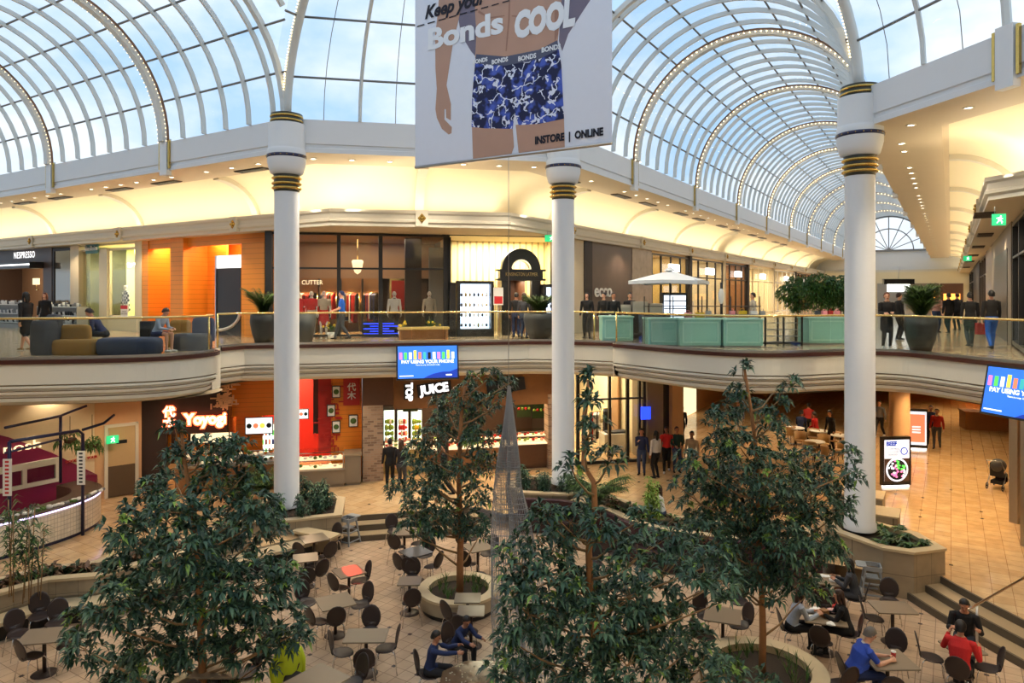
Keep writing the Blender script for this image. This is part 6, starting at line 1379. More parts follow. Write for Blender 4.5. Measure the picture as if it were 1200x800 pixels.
vs = [(0, 0, zc_ - .15)] + [(x, y, zr + .05 + (.0 if i % 2 == 0 else .04)) for i, (x, y) in enumerate(E8)]; m.add(vs, [(0, 1 + k, 1 + (k + 1) % 8) for k in range(8)]); m.add([(x, y, z) for x, y, z in vs[1:]] + [(x, y, z - .12) for x, y, z in vs[1:]], [(k, 8 + k, 8 + (k + 1) % 8, (k + 1) % 8) for k in range(8)])
m.add([(0, 0, zc_)] + [(x * .16, y * .16, zc_ - .16) for x, y in E8], [(0, 1 + k, 1 + (k + 1) % 8) for k in range(8)]); m.build('canopy', 'umbrella_white', t)
m = MB(); m.tube([(0, 0, .08), (0, 0, zc_ - .02)], .025); m.build('pole', 'black', t); m = MB()
for k in range(8): m.bar((0, 0, zc_ - .22), (E8[k][0] * .96, E8[k][1] * .96, zr + .06), .02)
m.build('ribs', 'black', t); m = MB(); m.lathe([(0, 0.0), (.35, 0.0), (.35, .08), (0, .08)], n=20); m.build('base', 'black', t)
# bags and boxes displayed on the counters
def bag(label, px, py, Y, w, h, mt, grp):
    s = Y / F; x = (px - CX) * s; z = CZ - (py - HY) * s; m = MB(); m.box(-w * s / 2, w * s / 2, -.07, .07, 0, h * s)
    m.tube([(-w * s * .25, 0, h * s), (-w * s * .2, 0, h * s * 1.3), (w * s * .2, 0, h * s * 1.3), (w * s * .25, 0, h * s)], .01, 5); tag(m.build('handbag', mt, loc=(x, Y, z - h * s)), label, 'handbag', grp)
grp = 'bags shown over the teal counters'
t = thing('display_rack', 'black display rack carrying bags over the middle teal counters', 'display', U_(826, 22.75), 0); m = MB()
for x in (-1.9, -.95, 0, .95, 1.9): m.bar((x, .35, .0), (x, .35, 1.62), .03)
for z in (1.0, 1.28): m.box(-1.9, 1.9, .2, .5, z, z + .025)
m.build('frame', 'black', t)
for px, py, w, h, mt, cl in ((806, 366, 8, 8, 'pink', 'pink'), (820, 366, 10, 8, 'yellow', 'yellow'), (830, 364, 6, 8, 'grey_flat', 'grey'), (858, 364, 6, 7, 'pink', 'small pink'), (870, 364, 9, 8, 'yellow', 'second yellow'), (883, 364, 8, 8, 'white_flat', 'white'), (820, 374, 9, 5, 'grey_cloth', 'low grey'), (867, 374, 10, 5, 'black', 'low black'), (893, 364, 6, 6, 'grey_flat', 'small grey')):
    bag('%s bag standing on the rack over the teal counters' % cl, px, py, 23.1, w, h, mt, None)
for i, px in enumerate((958, 966, 973, 981)): bag('small coloured bag on the counter left of the right column, %s in the row' % num[i], px, 364, 23.8, 5, 6, ['charcoal_cloth', 'pink', 'red_knit', 'pink'][i], 'small bags left of the right column')
for i, (px, mt) in enumerate(((715, 'white_flat'), (722, 'grey_flat'), (730, 'white_flat'), (738, 'yellow'))): bag('small %s carton on the counter left of the umbrella, %s in the row' % (mt.split('_')[0], num[i]), px, 371, 24.9, 5, 7, mt, None)
# coffee cart things under the umbrella
t = thing('drinks_fridge', 'blue lit drinks fridge behind the umbrella pole', 'fridge', U_(791, 26.0), 0); m = MB(); m.box(-.45, .45, .03, .6, 0, 1.75); m.build('body', 'black', t); m = MB(); m.box(-.4, .4, 0, .03, .15, 1.65); m.build('lit_door', 'glow_cool', t); m = MB()
for k in range(5): m.box(-.4, .4, -.02, 0, .3 + k * .28, .34 + k * .28)
m.build('shelf', 'grey_flat', t)
t = thing('coffee_counter', 'dark counter with coffee machines behind the umbrella pole', 'counter', U_(762, 25.9), 0); m = MB(); m.box(-1.2, .7, 0, .6, 0, 1.0); m.build('body', 'brown_dark', t)
for x, w, h in ((-.9, .22, .3), (-.35, .3, .42), (.25, .26, .35)): m = MB(); m.rbox(x - w, x + w, .1, .5, 1.0, 1.0 + h, .04); m.box(x - w * .8, x + w * .8, .04, .1, 1.0 + h * .55, 1.0 + h * .8); m.build('machine', 'steel', t)
for px in (750, 756, 764, 771): x = U_(px, 25.6)
t = thing('white_statue', 'slim black signpost with an oval white sign on the bridge', 'sign', U_(845, 24.4), 0); m = MB(); m.tube([(0, 0, .0), (0, 0, 2.1)], .035); m.box(-.2, .2, -.15, .15, 0, .04); m.build('post', 'black', t); m = MB(); m.ball((0, -.02, 1.62), (.11, .04, .28), 12); m.build('oval', 'white_flat', t); t.name = 'signpost'
# ---------------------------------------------------------------- hanging banner
FB = Fr(W(10.0, 6.4), -EV)
M_('banner_cloth', (226, 231, 244), .75, var=.02); M_('print_skin', (186, 150, 132), .8, var=.10, vscale=2); M_('print_shade', (118, 112, 132), .8, var=.05); M_('print_grey', (86, 92, 116), .8); M_('print_white', (236, 240, 246), .8); M_('print_dark', (30, 30, 44), .8)
def camo():
    m = mat('print_camo', sr(30, 36, 84), .8); nt = m.node_tree; b = nt.nodes['Principled BSDF']; L = nt.links.new; tc = N(nt, 'ShaderNodeTexCoord')
    nz = N(nt, 'ShaderNodeTexNoise'); nz.inputs['Scale'].default_value = 3.2; nz.inputs['Detail'].default_value = 3; L(tc.outputs['Object'], nz.inputs['Vector'])
    ad = N(nt, 'ShaderNodeVectorMath', operation='MULTIPLY_ADD'); ad.inputs[1].default_value = (.55, .55, .55); L(nz.outputs['Color'], ad.inputs[0]); L(tc.outputs['Object'], ad.inputs[2])
    vo = N(nt, 'ShaderNodeTexVoronoi', feature='DISTANCE_TO_EDGE'); vo.inputs['Scale'].default_value = 4.6; L(ad.outputs[0], vo.inputs['Vector'])
    n2 = N(nt, 'ShaderNodeTexNoise'); n2.inputs['Scale'].default_value = 5; L(tc.outputs['Object'], n2.inputs['Vector'])
    lt = N(nt, 'ShaderNodeMath', operation='MULTIPLY'); L(n2.outputs['Fac'], lt.inputs[0]); lt.inputs[1].default_value = .12
    c = N(nt, 'ShaderNodeMath', operation='LESS_THAN'); L(vo.outputs['Distance'], c.inputs[0]); L(lt.outputs[0], c.inputs[1])
    rp = N(nt, 'ShaderNodeValToRGB'); rp.color_ramp.elements[0].position = .48; rp.color_ramp.elements[0].color = (*sr(28, 34, 74), 1); rp.color_ramp.elements[1].position = .6; rp.color_ramp.elements[1].color = (*sr(74, 98, 196), 1); L(n2.outputs['Fac'], rp.inputs[0])
    g = N(nt, 'ShaderNodeMath', operation='GREATER_THAN'); n3 = N(nt, 'ShaderNodeTexNoise'); n3.inputs['Scale'].default_value = 6; n3.inputs['Detail'].default_value = 0; L(tc.outputs['Object'], n3.inputs['Vector']); L(n3.outputs['Fac'], g.inputs[0]); g.inputs[1].default_value = .46
    mu = N(nt, 'ShaderNodeMath', operation='MULTIPLY'); L(c.outputs[0], mu.inputs[0]); L(g.outputs[0], mu.inputs[1])
    mx = N(nt, 'ShaderNodeMix', data_type='RGBA'); L(mu.outputs[0], mx.inputs[0]); L(rp.outputs[0], mx.inputs[6]); mx.inputs[7].default_value = (*sr(226, 232, 250), 1); L(mx.outputs[2], b.inputs['Base Color'])
camo(); M_('print_crease', (160, 122, 106), .8)
zB = FB.P(600, 183)[1]; zB = FB.P(487.5, 196)[1]; bx0, bx1 = FB.X(486.5), FB.X(717); zT = 14.7
bt_ = thing('banner', 'huge hanging underwear advertising banner in the middle of the atrium', 'banner', FB.w(0, 0, zB), FB.rz)
m = MB(); m.box(bx0, bx1, .0, .012, 0, zT - zB); m.build('cloth', 'banner_cloth', bt_)
for z in (0, zT - zB): m = MB(); m.tube([(bx0, .006, z), (bx1, .006, z)], .028, 8); m.build('rod', 'steel', bt_)
for x in (bx0 + .1, bx1 - .1): m = MB(); m.tube([(x, .006, zT - zB), (x, .006, 17.9 - zB)], .01, 5); m.build('cable', 'steel', bt_)
def art(pl, m_, lay, name):
    P = []
    for x, y in pl:
        a, z = FB.P(480 + x / 5, y / 5); P.append((min(bx1 - .01, max(bx0 + .01, a)), -.002 * lay, min(zT - zB - .02, max(.02, z - zB))))
    import bmesh
    bm = bmesh.new(); vs = [bm.verts.new(p) for p in P]; ed = [bm.edges.new((vs[i], vs[(i + 1) % len(vs)])) for i in range(len(vs))]; bmesh.ops.triangle_fill(bm, edges=ed, use_beauty=True)
    me = bpy.data.meshes.new(name); bm.to_mesh(me); bm.free(); me.materials.append(MATS[m_]); o = bpy.data.objects.new(name, me); COL.objects.link(o); o.parent = bt_; return o
art([(880, -400), (1100, -400), (1060, 0), (1000, 90), (930, 200), (895, 300), (875, 240), (882, 100)], 'print_shade', 1, 'printed_shade')
art([(270, -400), (400, -400), (395, 340), (360, 300), (300, 200), (285, 100)], 'print_shade', 1, 'printed_shade')
art([(200, -400), (330, -400), (310, 0), (285, 130), (255, 250), (232, 400), (217, 500), (228, 545), (243, 610), (242, 705), (215, 690), (213, 640), (205, 640), (205, 700), (248, 745), (246, 780), (230, 788), (190, 755), (160, 690), (152, 640), (160, 520), (152, 400), (150, 200), (165, 90)], 'print_skin', 2, 'printed_arm')
art([(385, 340), (392, 200), (380, 0), (370, -300), (450, -700), (760, -760), (900, -400), (900, -100), (880, 130), (868, 250), (760, 305), (560, 345)], 'print_skin', 2, 'printed_torso')
art([(366, 742), (605, 750), (612, 860), (598, 1100), (372, 1100)], 'print_skin', 2, 'printed_leg'); art([(622, 732), (905, 690), (910, 1100), (655, 1100), (640, 900)], 'print_skin', 2, 'printed_leg')
for A_ in ([(585, -60), (592, -60), (588, 120), (570, 300), (563, 300), (578, 120)], [(405, 60), (470, 100), (560, 90), (556, 96), (470, 110), (402, 75)], [(600, 90), (700, 96), (800, 50), (806, 56), (702, 106), (600, 98)], [(640, 210), (760, 180), (830, 110), (836, 116), (765, 190), (642, 220)], [(850, 60), (872, 40), (872, 200), (850, 250)]): art(A_, 'print_crease', 3, 'printed_crease')
art([(388, 335), (560, 352), (760, 312), (869, 255), (890, 380), (906, 695), (760, 726), (640, 733), (617, 660), (605, 755), (440, 752), (364, 744), (368, 560), (380, 420)], 'print_camo', 3, 'printed_briefs')
art([(392, 318), (560, 332), (760, 292), (867, 236), (876, 290), (765, 345), (560, 386), (384, 372)], 'print_grey', 4, 'printed_waistband')
def btext(s, px, py, h, m_, bold=.0, shear=0, sx=1, lay=6, space=1):
    x, z = FB.P(px, py); Y = FB.w(x, 0).y; textmesh('printed_lettering', s, h * Y / F / .7, m_, bt_, (x, -.002 * lay, z - zB), ext=.001, bold=bold, shear=shear, sx=sx, space=space)
btext('Keep your', 532, 7, 15, 'print_dark', .01, .3, .95); btext('Bonds', 544, 38, 24, 'print_white', .02, 0, 1.28); btext('COOL', 637, 24, 28, 'print_white', .04, .1, .70)
btext('INSTORE  |  ONLINE', 666, 160, 8.5, 'print_dark', .008, 0, .82)
for px, py, h in ((563, 71.5, 4.6), (586, 71.5, 5), (618, 67.5, 5.4), (646, 57, 5.6)): btext('BONDS', px, py, h, 'print_white', .004, 0, .95)
for k in range(9):
    a = 489 + k * 12.5
    if a < 600: art([((a - 480) * 5, 153 - k * 17.5), ((a + 8.5 - 480) * 5, 153 - (k + .7) * 17.5), ((a + 8.5 - 480) * 5, 160 - (k + .7) * 17.5), ((a - 480) * 5, 160 - k * 17.5)], 'print_dark', 5, 'printed_dash')

# ---------------------------------------------------------------- advertising screens on the balcony edge
mat('screen_blue', sr(46, 112, 226), emit=.85); mat('screen_navy', sr(20, 56, 170), emit=.6); mat('screen_text', (1, 1, 1), emit=1.0)
for nm_, c in (('scr_pink', (240, 130, 190)), ('scr_green', (90, 210, 90)), ('scr_yellow', (240, 225, 90)), ('scr_white', (235, 240, 250)), ('scr_teal', (60, 170, 170)), ('scr_orange', (236, 130, 90))): mat(nm_, sr(*c), emit=.85)
def tv(label, fr, x, y, z, tilt):
    t = thing('advertising_screen', label, 'screen', fr.w(x, y, z), fr.rz); T = Matrix.Rotation(-tilt, 4, 'X'); w, h = 1.07, .6
    def B(m, a, b, c, d, e, f): m.box(a, b, c, d, e, f, M=T)
    m = MB(); B(m, -w, w, .0, .09, -h, h); m.build('housing', 'black', t); m = MB(); B(m, -w + .05, w - .05, -.004, .0, -h + .05, h - .05); m.build('screen', 'screen_blue', t)
    m = MB(); A = [(-w + .05, -h + .05), (w - .05, -h + .05), (w - .05, -h + .32)] + [(w - .05 - k * .11, -h + .32 + .02 * math.sin(k * .5) - .0026 * k * k) for k in range(1, 11)]
    A = [(-.15, -h + .05), (w - .05, -h + .05), (w - .05, -h + .36), (.75, -h + .26), (.5, -h + .26), (.2, -h + .2), (.0, -h + .13)]; m.add([T @ Vector((a, -.007, b)) for a, b in A], [tuple(range(len(A)))]); m.build('blue_wave', 'screen_navy', t)
    cols = ['scr_pink', 'scr_green', 'scr_white', 'scr_yellow', 'scr_orange', 'scr_teal', 'print_dark', 'scr_white', 'scr_pink', 'scr_green', 'scr_yellow', 'scr_white']
    for k, c in enumerate(cols): m = MB(); xx = -w + .1 + k * .163; hh = .15 if c != 'scr_yellow' else .19; B(m, xx, xx + .1, -.009, -.004, .1, .1 + hh * 1.6); m.build('card_picture', c, t)
    textmesh('lettering', 'PAY USING YOUR PHONE', .155, 'screen_text', t, (0, 0, 0), M=T @ Matrix.Translation((0, -.008, .01)), ext=.002, bold=.004, sx=1.0)
    textmesh('lettering', 'There is a way. Download it today', .06, 'screen_text', t, (0, 0, 0), M=T @ Matrix.Translation((0, -.008, -.1)), ext=.002)
    m = MB(); B(m, -w + .1, -.5, -.009, -.004, -h + .12, -h + .15); B(m, .62, .82, -.009, -.004, -h + .12, -h + .17); m.build('small_print', 'screen_text', t)
    m = MB()
    for s in (-.7, .7): m.tube([(s, .06, .2), (s, .42, .35)], .03, 6)
    m.build('bracket', 'black', t)
FT = Fr(W(17.3, 17.3), DC); xs = FT.X(501.5, -.35); tv('wide advertising screen hung on the balcony edge in the centre', FT, xs, -.3, FT.P(501, 424, -.3)[1], .18)
d_ = W(14.4, -4) - W(20.4, 2.05); FT2 = Fr(W(20.4 + .78, .78 - 1.27), d_); x, z = FT2.P(1152, 428, -.45); tv('wide advertising screen cut by the right edge of the view', FT2, x + 1.05, -.42, z - .56, .2)

# ---------------------------------------------------------------- lower level shops
M_('magenta', (130, 24, 70), .5, var=.05); M_('cream_wall', (224, 204, 168), .55, var=.05); M_('dark_brown', (52, 36, 30), .5, var=.1); M_('red_wall', (178, 30, 22), .5, var=.06); M_('peach', (220, 176, 132), .55, var=.04); M_('grey_tan', (140, 126, 108), .4, var=.06)
M_('door_beige', (196, 168, 124), .5, var=.04); M_('door_dark', (92, 74, 54), .5, var=.06)
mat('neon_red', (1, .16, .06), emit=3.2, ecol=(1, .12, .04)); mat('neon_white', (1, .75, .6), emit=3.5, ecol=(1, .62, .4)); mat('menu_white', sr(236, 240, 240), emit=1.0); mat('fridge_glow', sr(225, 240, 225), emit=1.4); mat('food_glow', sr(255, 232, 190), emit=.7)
def brickmat():
    m = bpy.data.materials.new('old_brick'); m.use_nodes = True; nt = m.node_tree; b = nt.nodes['Principled BSDF']; L = nt.links.new; tc = N(nt, 'ShaderNodeTexCoord'); mp = N(nt, 'ShaderNodeMapping'); mp.inputs['Rotation'].default_value = (PI / 2, 0, 0); L(tc.outputs['Object'], mp.inputs[0])
    br = N(nt, 'ShaderNodeTexBrick'); br.inputs['Scale'].default_value = 1; br.inputs['Brick Width'].default_value = .23; br.inputs['Row Height'].default_value = .085; br.inputs['Mortar Size'].default_value = .008; br.inputs['Color1'].default_value = (*sr(176, 146, 122), 1); br.inputs['Color2'].default_value = (*sr(84, 58, 48), 1); br.inputs['Mortar'].default_value = (*sr(170, 156, 138), 1); br.inputs['Bias'].default_value = -.35; L(mp.outputs[0], br.inputs[0]); L(br.outputs[0], b.inputs['Base Color']); b.inputs['Roughness'].default_value = .85; MATS['old_brick'] = m
brickmat()
def lshop(fr, px0, px1, depth, wall, light, col=(1, .8, .5), back=None, y0=0): return room(fr, fr.X(px0), fr.X(px1), depth, wall, zf=0, zc=3.84, light=light, col=col, back=back, y0=y0)
ZC = 3.84
# noodle bar
lshop(LC, 166, 268, 4, 'dark_brown', 60, (1, .6, .3)); lshop(LC, 268, 424, 3.2, 'orange_tile', 190, (1, .72, .42), back='red_wall')
wallpiece(LC, LC.X(164), LC.X(266), -.15, .1, LC.P(200, 508)[1], ZC, 'dark_brown'); wallpiece(LC, LC.X(164), LC.X(196), -.12, .1, 0, LC.P(200, 508)[1], 'dark_brown')
wallpiece(LC, LC.X(267), LC.X(347), .7, .8, LC.P(300, 487, .7)[1], ZC, 'orange_tile'); wallpiece(LC, LC.X(272), LC.X(304), .9, 1.0, 0, 2.6, 'orange_tile'); wallpiece(LC, LC.X(366), LC.X(376), .6, 3.0, LC.P(370, 508, .6)[1], ZC, 'brown_dark')
wallpiece(LC, LC.X(388, .3), LC.X(424, .3), .3, .4, 0, ZC, 'orange_tile')
def rbricks(label, px0, px1, py0, py1, y, seed, m_='red_wall'):
    rr = random.Random(seed); m = MB()
    for k in range(60):
        px = rr.gauss((px0 + px1) / 2, (px1 - px0) * .24); py = rr.uniform(py0, py1); x, z = LC.P(px, py, y)
        if rr.random() < .5: m.box(x - .12, x + .12, -.02, 0, z, z + .05)
        else: m.box(x - .025, x + .025, -.02, 0, z - .1, z + .1)
    o = m.build('brick_pattern', m_, loc=LC.w(0, y, 0), rot=LC.rz); tag(o, label, 'wall decoration')
rbricks('scattered red brick motif on the orange wall of the noodle bar', 374, 400, 452, 528, .26, 1); rbricks('scattered pale brick motif beside the glowing neon sign', 252, 276, 450, 478, -.18, 2, 'peach')
wallpiece(LC, LC.X(373, .35), LC.X(390, .35), .3, .38, 1.0, ZC, 'red_wall')
sign(LC, 'glowing red and white neon name of the noodle bar', 'Yoyogi', 241, 491, 12.5, 'neon_white', y=-.28, bold=.012, ext=.02, sx=.92)
x, z = LC.P(241, 491, -.2); textmesh('neon_back', 'Yoyogi', 12.5 * 24.3 / F / .7, 'neon_red', None, (0, 0, 0), M=Matrix.Identity(4), ext=.004, bold=.06, sx=.92); o = bpy.data.objects['neon_back']; o.location = LC.w(x, -.24, z); o.rotation_euler = (0, 0, LC.rz); o.name = 'neon_glow'; tag(o, 'red neon outline around the noodle bar name', 'neon sign')
for px, py, h, nm_ in ((198, 490, 12, 'neon'), (412, 459, 9, 'white')):
    y = -.25 if px < 300 else .2; x, z = LC.P(px, py, y); Y = LC.w(x, y).y; t = thing('shop_sign', 'vertical %s characters %s' % (('red neon', 'left of the noodle bar name') if px < 300 else ('white', 'on the red panel of the orange wall')), 'sign', LC.w(x, y, z), LC.rz)
    if px > 300: m = MB(); m.box(-.3, .3, .02, .06, -.5, .5); m.build('board', 'red_wall', t)
    textmesh('lettering', '代\n木', h * Y / F / .9, 'neon_white' if px < 300 else 'white_flat', t, (0, 0, 0), ext=.015, bold=.006)
    if px < 300: textmesh('glow', '代\n木', h * Y / F / .9, 'neon_red', t, (0, .03, 0), ext=.003, bold=.035)
def lpanel(label, px0, px1, py0, py1, y, base, pics, name='menu_board', cat='menu board', n=4, glowbase=None):
    x0, z1 = LC.P(px0, py0, y); x1, z0 = LC.P(px1, py1, y); t = thing(name, label, cat, LC.w((x0 + x1) / 2, y, z0), LC.rz); w = (x1 - x0) / 2; h = z1 - z0
    m = MB(); m.box(-w - .03, w + .03, 0, .06, -.03, h + .03); m.build('frame', 'black', t); m = MB(); m.box(-w, w, -.01, 0, 0, h); m.build('panel', base, t)
    for k in range(n):
        m = MB(); c = -w + (k + .5) * 2 * w / n; r = min(w / n * .8, h * .38); m.lathe([(0, .006), (r, .004), (r, 0)], (0, 0, 0), 12, mis=[0, 0]); o = m.build('dish_picture', pics[k % len(pics)], t); o.rotation_euler = (PI / 2, 0, 0); o.location = (c, -.012, h / 2)
    return t
lpanel('long lit menu board of the noodle bar left of the column', 288, 319, 490, 507, .55, 'menu_white', ['green_cloth', 'scr_orange', 'scr_yellow', 'charcoal_cloth'], n=4)
lpanel('short lit menu board of the noodle bar right of the column', 345, 361, 480, 490, .8, 'menu_white', ['green_cloth', 'scr_orange'], n=3)
for i, (px, py, w_, nm_) in enumerate(((394, 459, 5, 'topmost'), (388, 481, 5, 'second'), (394, 500, 5, 'lowest'), (414, 493, 5.5, 'rightmost'))):
    lpanel('%s square framed food picture on the orange noodle bar wall' % nm_, px - w_ + 1, px + w_ - 1, py - 6, py + 6, .22, 'white_flat', ['leaf_palm', 'orange', 'charcoal_cloth'], 'picture', 'picture', 1)
t = thing('drinks_fridge', 'lit drinks fridge at the back of the noodle bar', 'fridge', LC.w(LC.X(312, 1.0), 1.0, 0), LC.rz); m = MB(); m.box(-.35, .35, .03, .6, 0, 2.0); m.build('body', 'black', t); m = MB(); m.box(-.3, .3, 0, .03, .1, 1.95); m.build('lit_door', 'fridge_glow', t)
for k in range(5):
    for j in range(5): m = MB(); m.lathe([(0, 0), (.035, 0), (.035, .16), (.015, .2), (0, .2)], (-.24 + j * .12, -.04, .2 + k * .34), 8); m.build('bottle', ['scr_green', 'red_plain', 'scr_orange', 'blue_polo'][(k + j) % 4], t)
def foodcounter(fr, label, px0, px1, y, h, body, top, d=.9, case=None, z0=0.0, items='food', name='food_counter', cat='counter'):
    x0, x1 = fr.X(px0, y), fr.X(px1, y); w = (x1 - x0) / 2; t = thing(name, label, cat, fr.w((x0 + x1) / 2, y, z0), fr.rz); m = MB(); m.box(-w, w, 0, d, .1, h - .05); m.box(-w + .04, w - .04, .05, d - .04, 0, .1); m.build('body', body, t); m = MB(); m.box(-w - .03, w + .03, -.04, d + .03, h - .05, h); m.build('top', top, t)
    if case:
        m = MB(); m.box(-w + .05, w - .05, .06, .08, h, h + case); m.box(-w + .05, w - .05, .06, d - .1, h + case - .02, h + case); m.build('glass', 'shop_glass', t); m = MB(); m.box(-w + .05, w - .05, .05, .07, h + case - .03, h + case); m.box(-w + .05, w - .05, .05, .07, h + case * .5, h + case * .5 + .02)
        for s in (-1, 1): m.box(s * w - .05 * s - .02, s * w - .05 * s + .02, .05, .09, h, h + case)
        m.build('frame', 'chrome', t); rr = random.Random(int(px0)); m = MB(); n = int(w * 2 / .17)
        for k in range(2):
            zb = h + .01 + k * case * .5; m.box(-w + .08, w - .08, .15, d - .15, zb, zb + .02, 3)
            for j in range(n): m.ball((-w + .15 + j * .17, .3 + .2 * (j % 2), zb + .06), (.07, .09, rr.uniform(.03, .07)), 6, mi=rr.randrange(3))
        m.build('food_trays', {'food': ['food_glow', 'orange', 'leaf_palm', 'white_flat'], 'fruit': ['red_cloth', 'scr_orange', 'leaf_lime', 'food_glow'], 'sushi': ['white_flat', 'food_glow', 'leaf_palm', 'food_glow']}[items], t)
    return t
foodcounter(LC, 'noodle bar counter with a two-shelf glass case right of the left column', 340, 404, -1.0, .62, 'grey_tan', 'grey_tan', .9, .62, items='sushi'); foodcounter(LC, 'plain end of the noodle bar counter beside the brick pillar', 404, 423, -.9, 1.1, 'grey_tan', 'stone', .9)
foodcounter(LC, 'long noodle bar counter half hidden by the left tree', 205, 338, -.9, .95, 'wood', 'stone', .8, .45)
for px, py in ((222, 520), (236, 520)): pass
t = thing('wood_lattice', 'warm lit timber slats under the neon sign', 'screen', LC.w(LC.X(222, .5), .5, 1.0), LC.rz); m = MB()
for k in range(6): m.box(-.75 + k * .28, -.62 + k * .28, 0, .05, 0, 1.3)
m.build('slats', 'orange', t); x, z = LC.P(250, 514, .3); m = MB(); m.box(-.75, .6, 0, .04, -.12, .2); tag(m.build('lit_panel', 'glow_cream', loc=LC.w(x, .3, z), rot=LC.rz), 'cream lit panel under the neon name', 'light panel').name = 'lit_sign'
# brick pillar and the juice bar
wallpiece(LC, LC.X(425, -.5), LC.X(449, -.5), -.5, .3, 0, LC.P(437, 475, -.5)[1], 'old_brick', 'wall_brick'); wallpiece(LC, LC.X(425, -.5), LC.X(461, -.5), -.48, .3, LC.P(437, 475, -.5)[1], ZC, 'wood_dark')
lshop(LC, 448, 655, 4.2, 'brown_dark', 190, (1, .76, .42), back='dark_brown')
wallpiece(LC, LC.X(461), LC.X(655), -.1, .1, LC.P(600, 474)[1], ZC, 'wood')
wallpiece(LC, LC.X(641), LC.X(652), -.2, .4, 0, 2.9, 'old_brick', 'wall_brick')
for px, py, s_, w_, hh, sx, b, lb, an in ((479, 459, 'TOP', 1.5, 4, 1, .01, 'black sign with the first white word of the juice bar name', PI / 2), (509, 455.5, 'JUICE', 40, 10, .95, .02, 'black sign with the big white second word of the juice bar name', -.12), (593, 452, 'GRILL', 46, 7, .8, .01, 'dark sign over the right half of the juice bar', -.12)):
    x, z = LC.P(px, py, -.25); Y = LC.w(x, -.25).y; t = thing('shop_sign', lb, 'sign', LC.w(x, -.25, z), LC.rz); k = Y / F; mb = MB(); R = Matrix.Rotation(an, 4, 'Y')
    if s_ == 'TOP': mb.box(-5.5 * k, 5.5 * k, 0, .06, -9 * k, 9 * k); mb.build('board', 'black', t); textmesh('lettering', s_, 7.5 * k / .7, 'glow_sign', t, (0, -.03, 0), M=R, ext=.01, bold=.02)
    else: mb.box(-w_ / 2 * k, w_ / 2 * k, 0, .06, -7.5 * k, 7.5 * k, M=R); mb.build('board', 'black', t); textmesh('lettering', s_, hh * k / .7, 'glow_sign' if s_ == 'JUICE' else 'grey_flat', t, (0, -.03, 0), M=R, ext=.01, bold=b, sx=sx)
lpanel('small green and red menu board over the juice fridges', 473, 489, 465, 481, 1.0, 'leaf_deep', ['red_plain', 'leaf_lime'], n=4); lpanel('dark menu board right of the mesh sculpture', 606, 622, 469, 488, 2.2, 'leaf_deep', ['red_plain', 'leaf_lime'], n=4); lpanel('second dark menu board at the right end of the juice bar', 624, 640, 471, 489, 2.2, 'leaf_deep', ['leaf_lime', 'red_plain'], n=4)
for i, (a, b) in enumerate(((449, 463), (465, 479), (481, 495))):
    x0, z1 = LC.P(a, 481, 2.4); x1, z0 = LC.P(b, 517, 2.4); t = thing('juice_fridge', 'bright fridge of fruit and bottles in the juice bar, %s of three' % ['left', 'middle', 'right'][i], 'fridge', LC.w((x0 + x1) / 2, 2.4, .2), LC.rz); w = (x1 - x0) / 2; h = z1 - .2; m = MB(); m.box(-w, w, .04, .6, 0, h + .05); m.build('body', 'black', t); m = MB(); m.box(-w + .03, w - .03, .0, .04, .1, h); m.build('lit_back', 'fridge_glow', t)
    m = MB(); rr = random.Random(i)
    for k in range(4):
        for j in range(4): m.ball((-w + .12 + j * (2 * w - .2) / 3.4, -.05, z0 - .1 + k * (h - z0 - .1) / 4), (.07, .04, rr.uniform(.06, .15)), 6, mi=rr.choice([0, 0, 1, 2]))
    m.build('produce', [['leaf_lime', 'leaf_new', 'white_flat'], ['red_plain', 'scr_orange', 'white_flat'], ['leaf_lime', 'yellow', 'leaf_new']][i], t)
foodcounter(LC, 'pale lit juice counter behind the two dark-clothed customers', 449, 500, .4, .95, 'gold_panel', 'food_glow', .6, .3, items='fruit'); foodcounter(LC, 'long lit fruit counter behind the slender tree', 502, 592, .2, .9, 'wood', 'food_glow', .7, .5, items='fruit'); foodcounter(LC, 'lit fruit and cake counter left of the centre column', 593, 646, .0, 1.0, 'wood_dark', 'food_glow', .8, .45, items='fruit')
for px in (470, 520, 560, 610, 635): spot('counter_lamp', LC.w(LC.X(px, .6), .6, ZC - .1), 60, (1, .72, .36), 95)
t = thing('support_post', 'timber clad post in the middle of the juice bar', 'post', LC.w(LC.X(519, -.1), -.1, 0), LC.rz); m = MB(); m.box(-.2, .2, -.15, .25, 0, LC.P(519, 470)[1]); m.build('post', 'wood_dark', t)
# glazed clothes shop right of the centre column
lshop(LC, 664, 760, 9, 'shop_cream', 150, (1, .86, .6), back='shop_cream'); x0, x1 = LC.X(676), LC.X(757)
window(LC, x0, x1, .03, ZC - .02, mull=[(LC.X(715), .1), (LC.X(736), .12), (LC.X(750), .1)], trans=[LC.P(700, 468)[1]], fm='black', w=.12, d=.14)
for i, (a, b, y, cols) in enumerate(((690, 704, 3.0, ['red_cloth', 'black_cloth', 'white_cloth']), (706, 722, 3.8, ['black_cloth', 'charcoal_cloth', 'black_cloth']), (722, 734, 5.5, colr), (738, 748, 2.5, ['black_cloth', 'navy_cloth']))):
    rack(LC, 'clothes rack inside the bright glazed lower shop, %s from the left' % num[i], a, b, y, 1.6, cols, 8, 0.002)
for i, (px, y) in enumerate(((700, 5), (723, 2.4), (742, 4))):
    m = MB(); m.box(-.7, .7, -.35, .35, 0, .75); m.box(-.5, .5, -.25, .25, .75, .83, 1); tag(m.build('display_table', ['white_flat', 'charcoal_cloth'], loc=LC.w(LC.X(px, y), y, 0.002), rot=LC.rz), 'white display table with folded clothes in the glazed lower shop, %s from the left' % num[i], 'table')
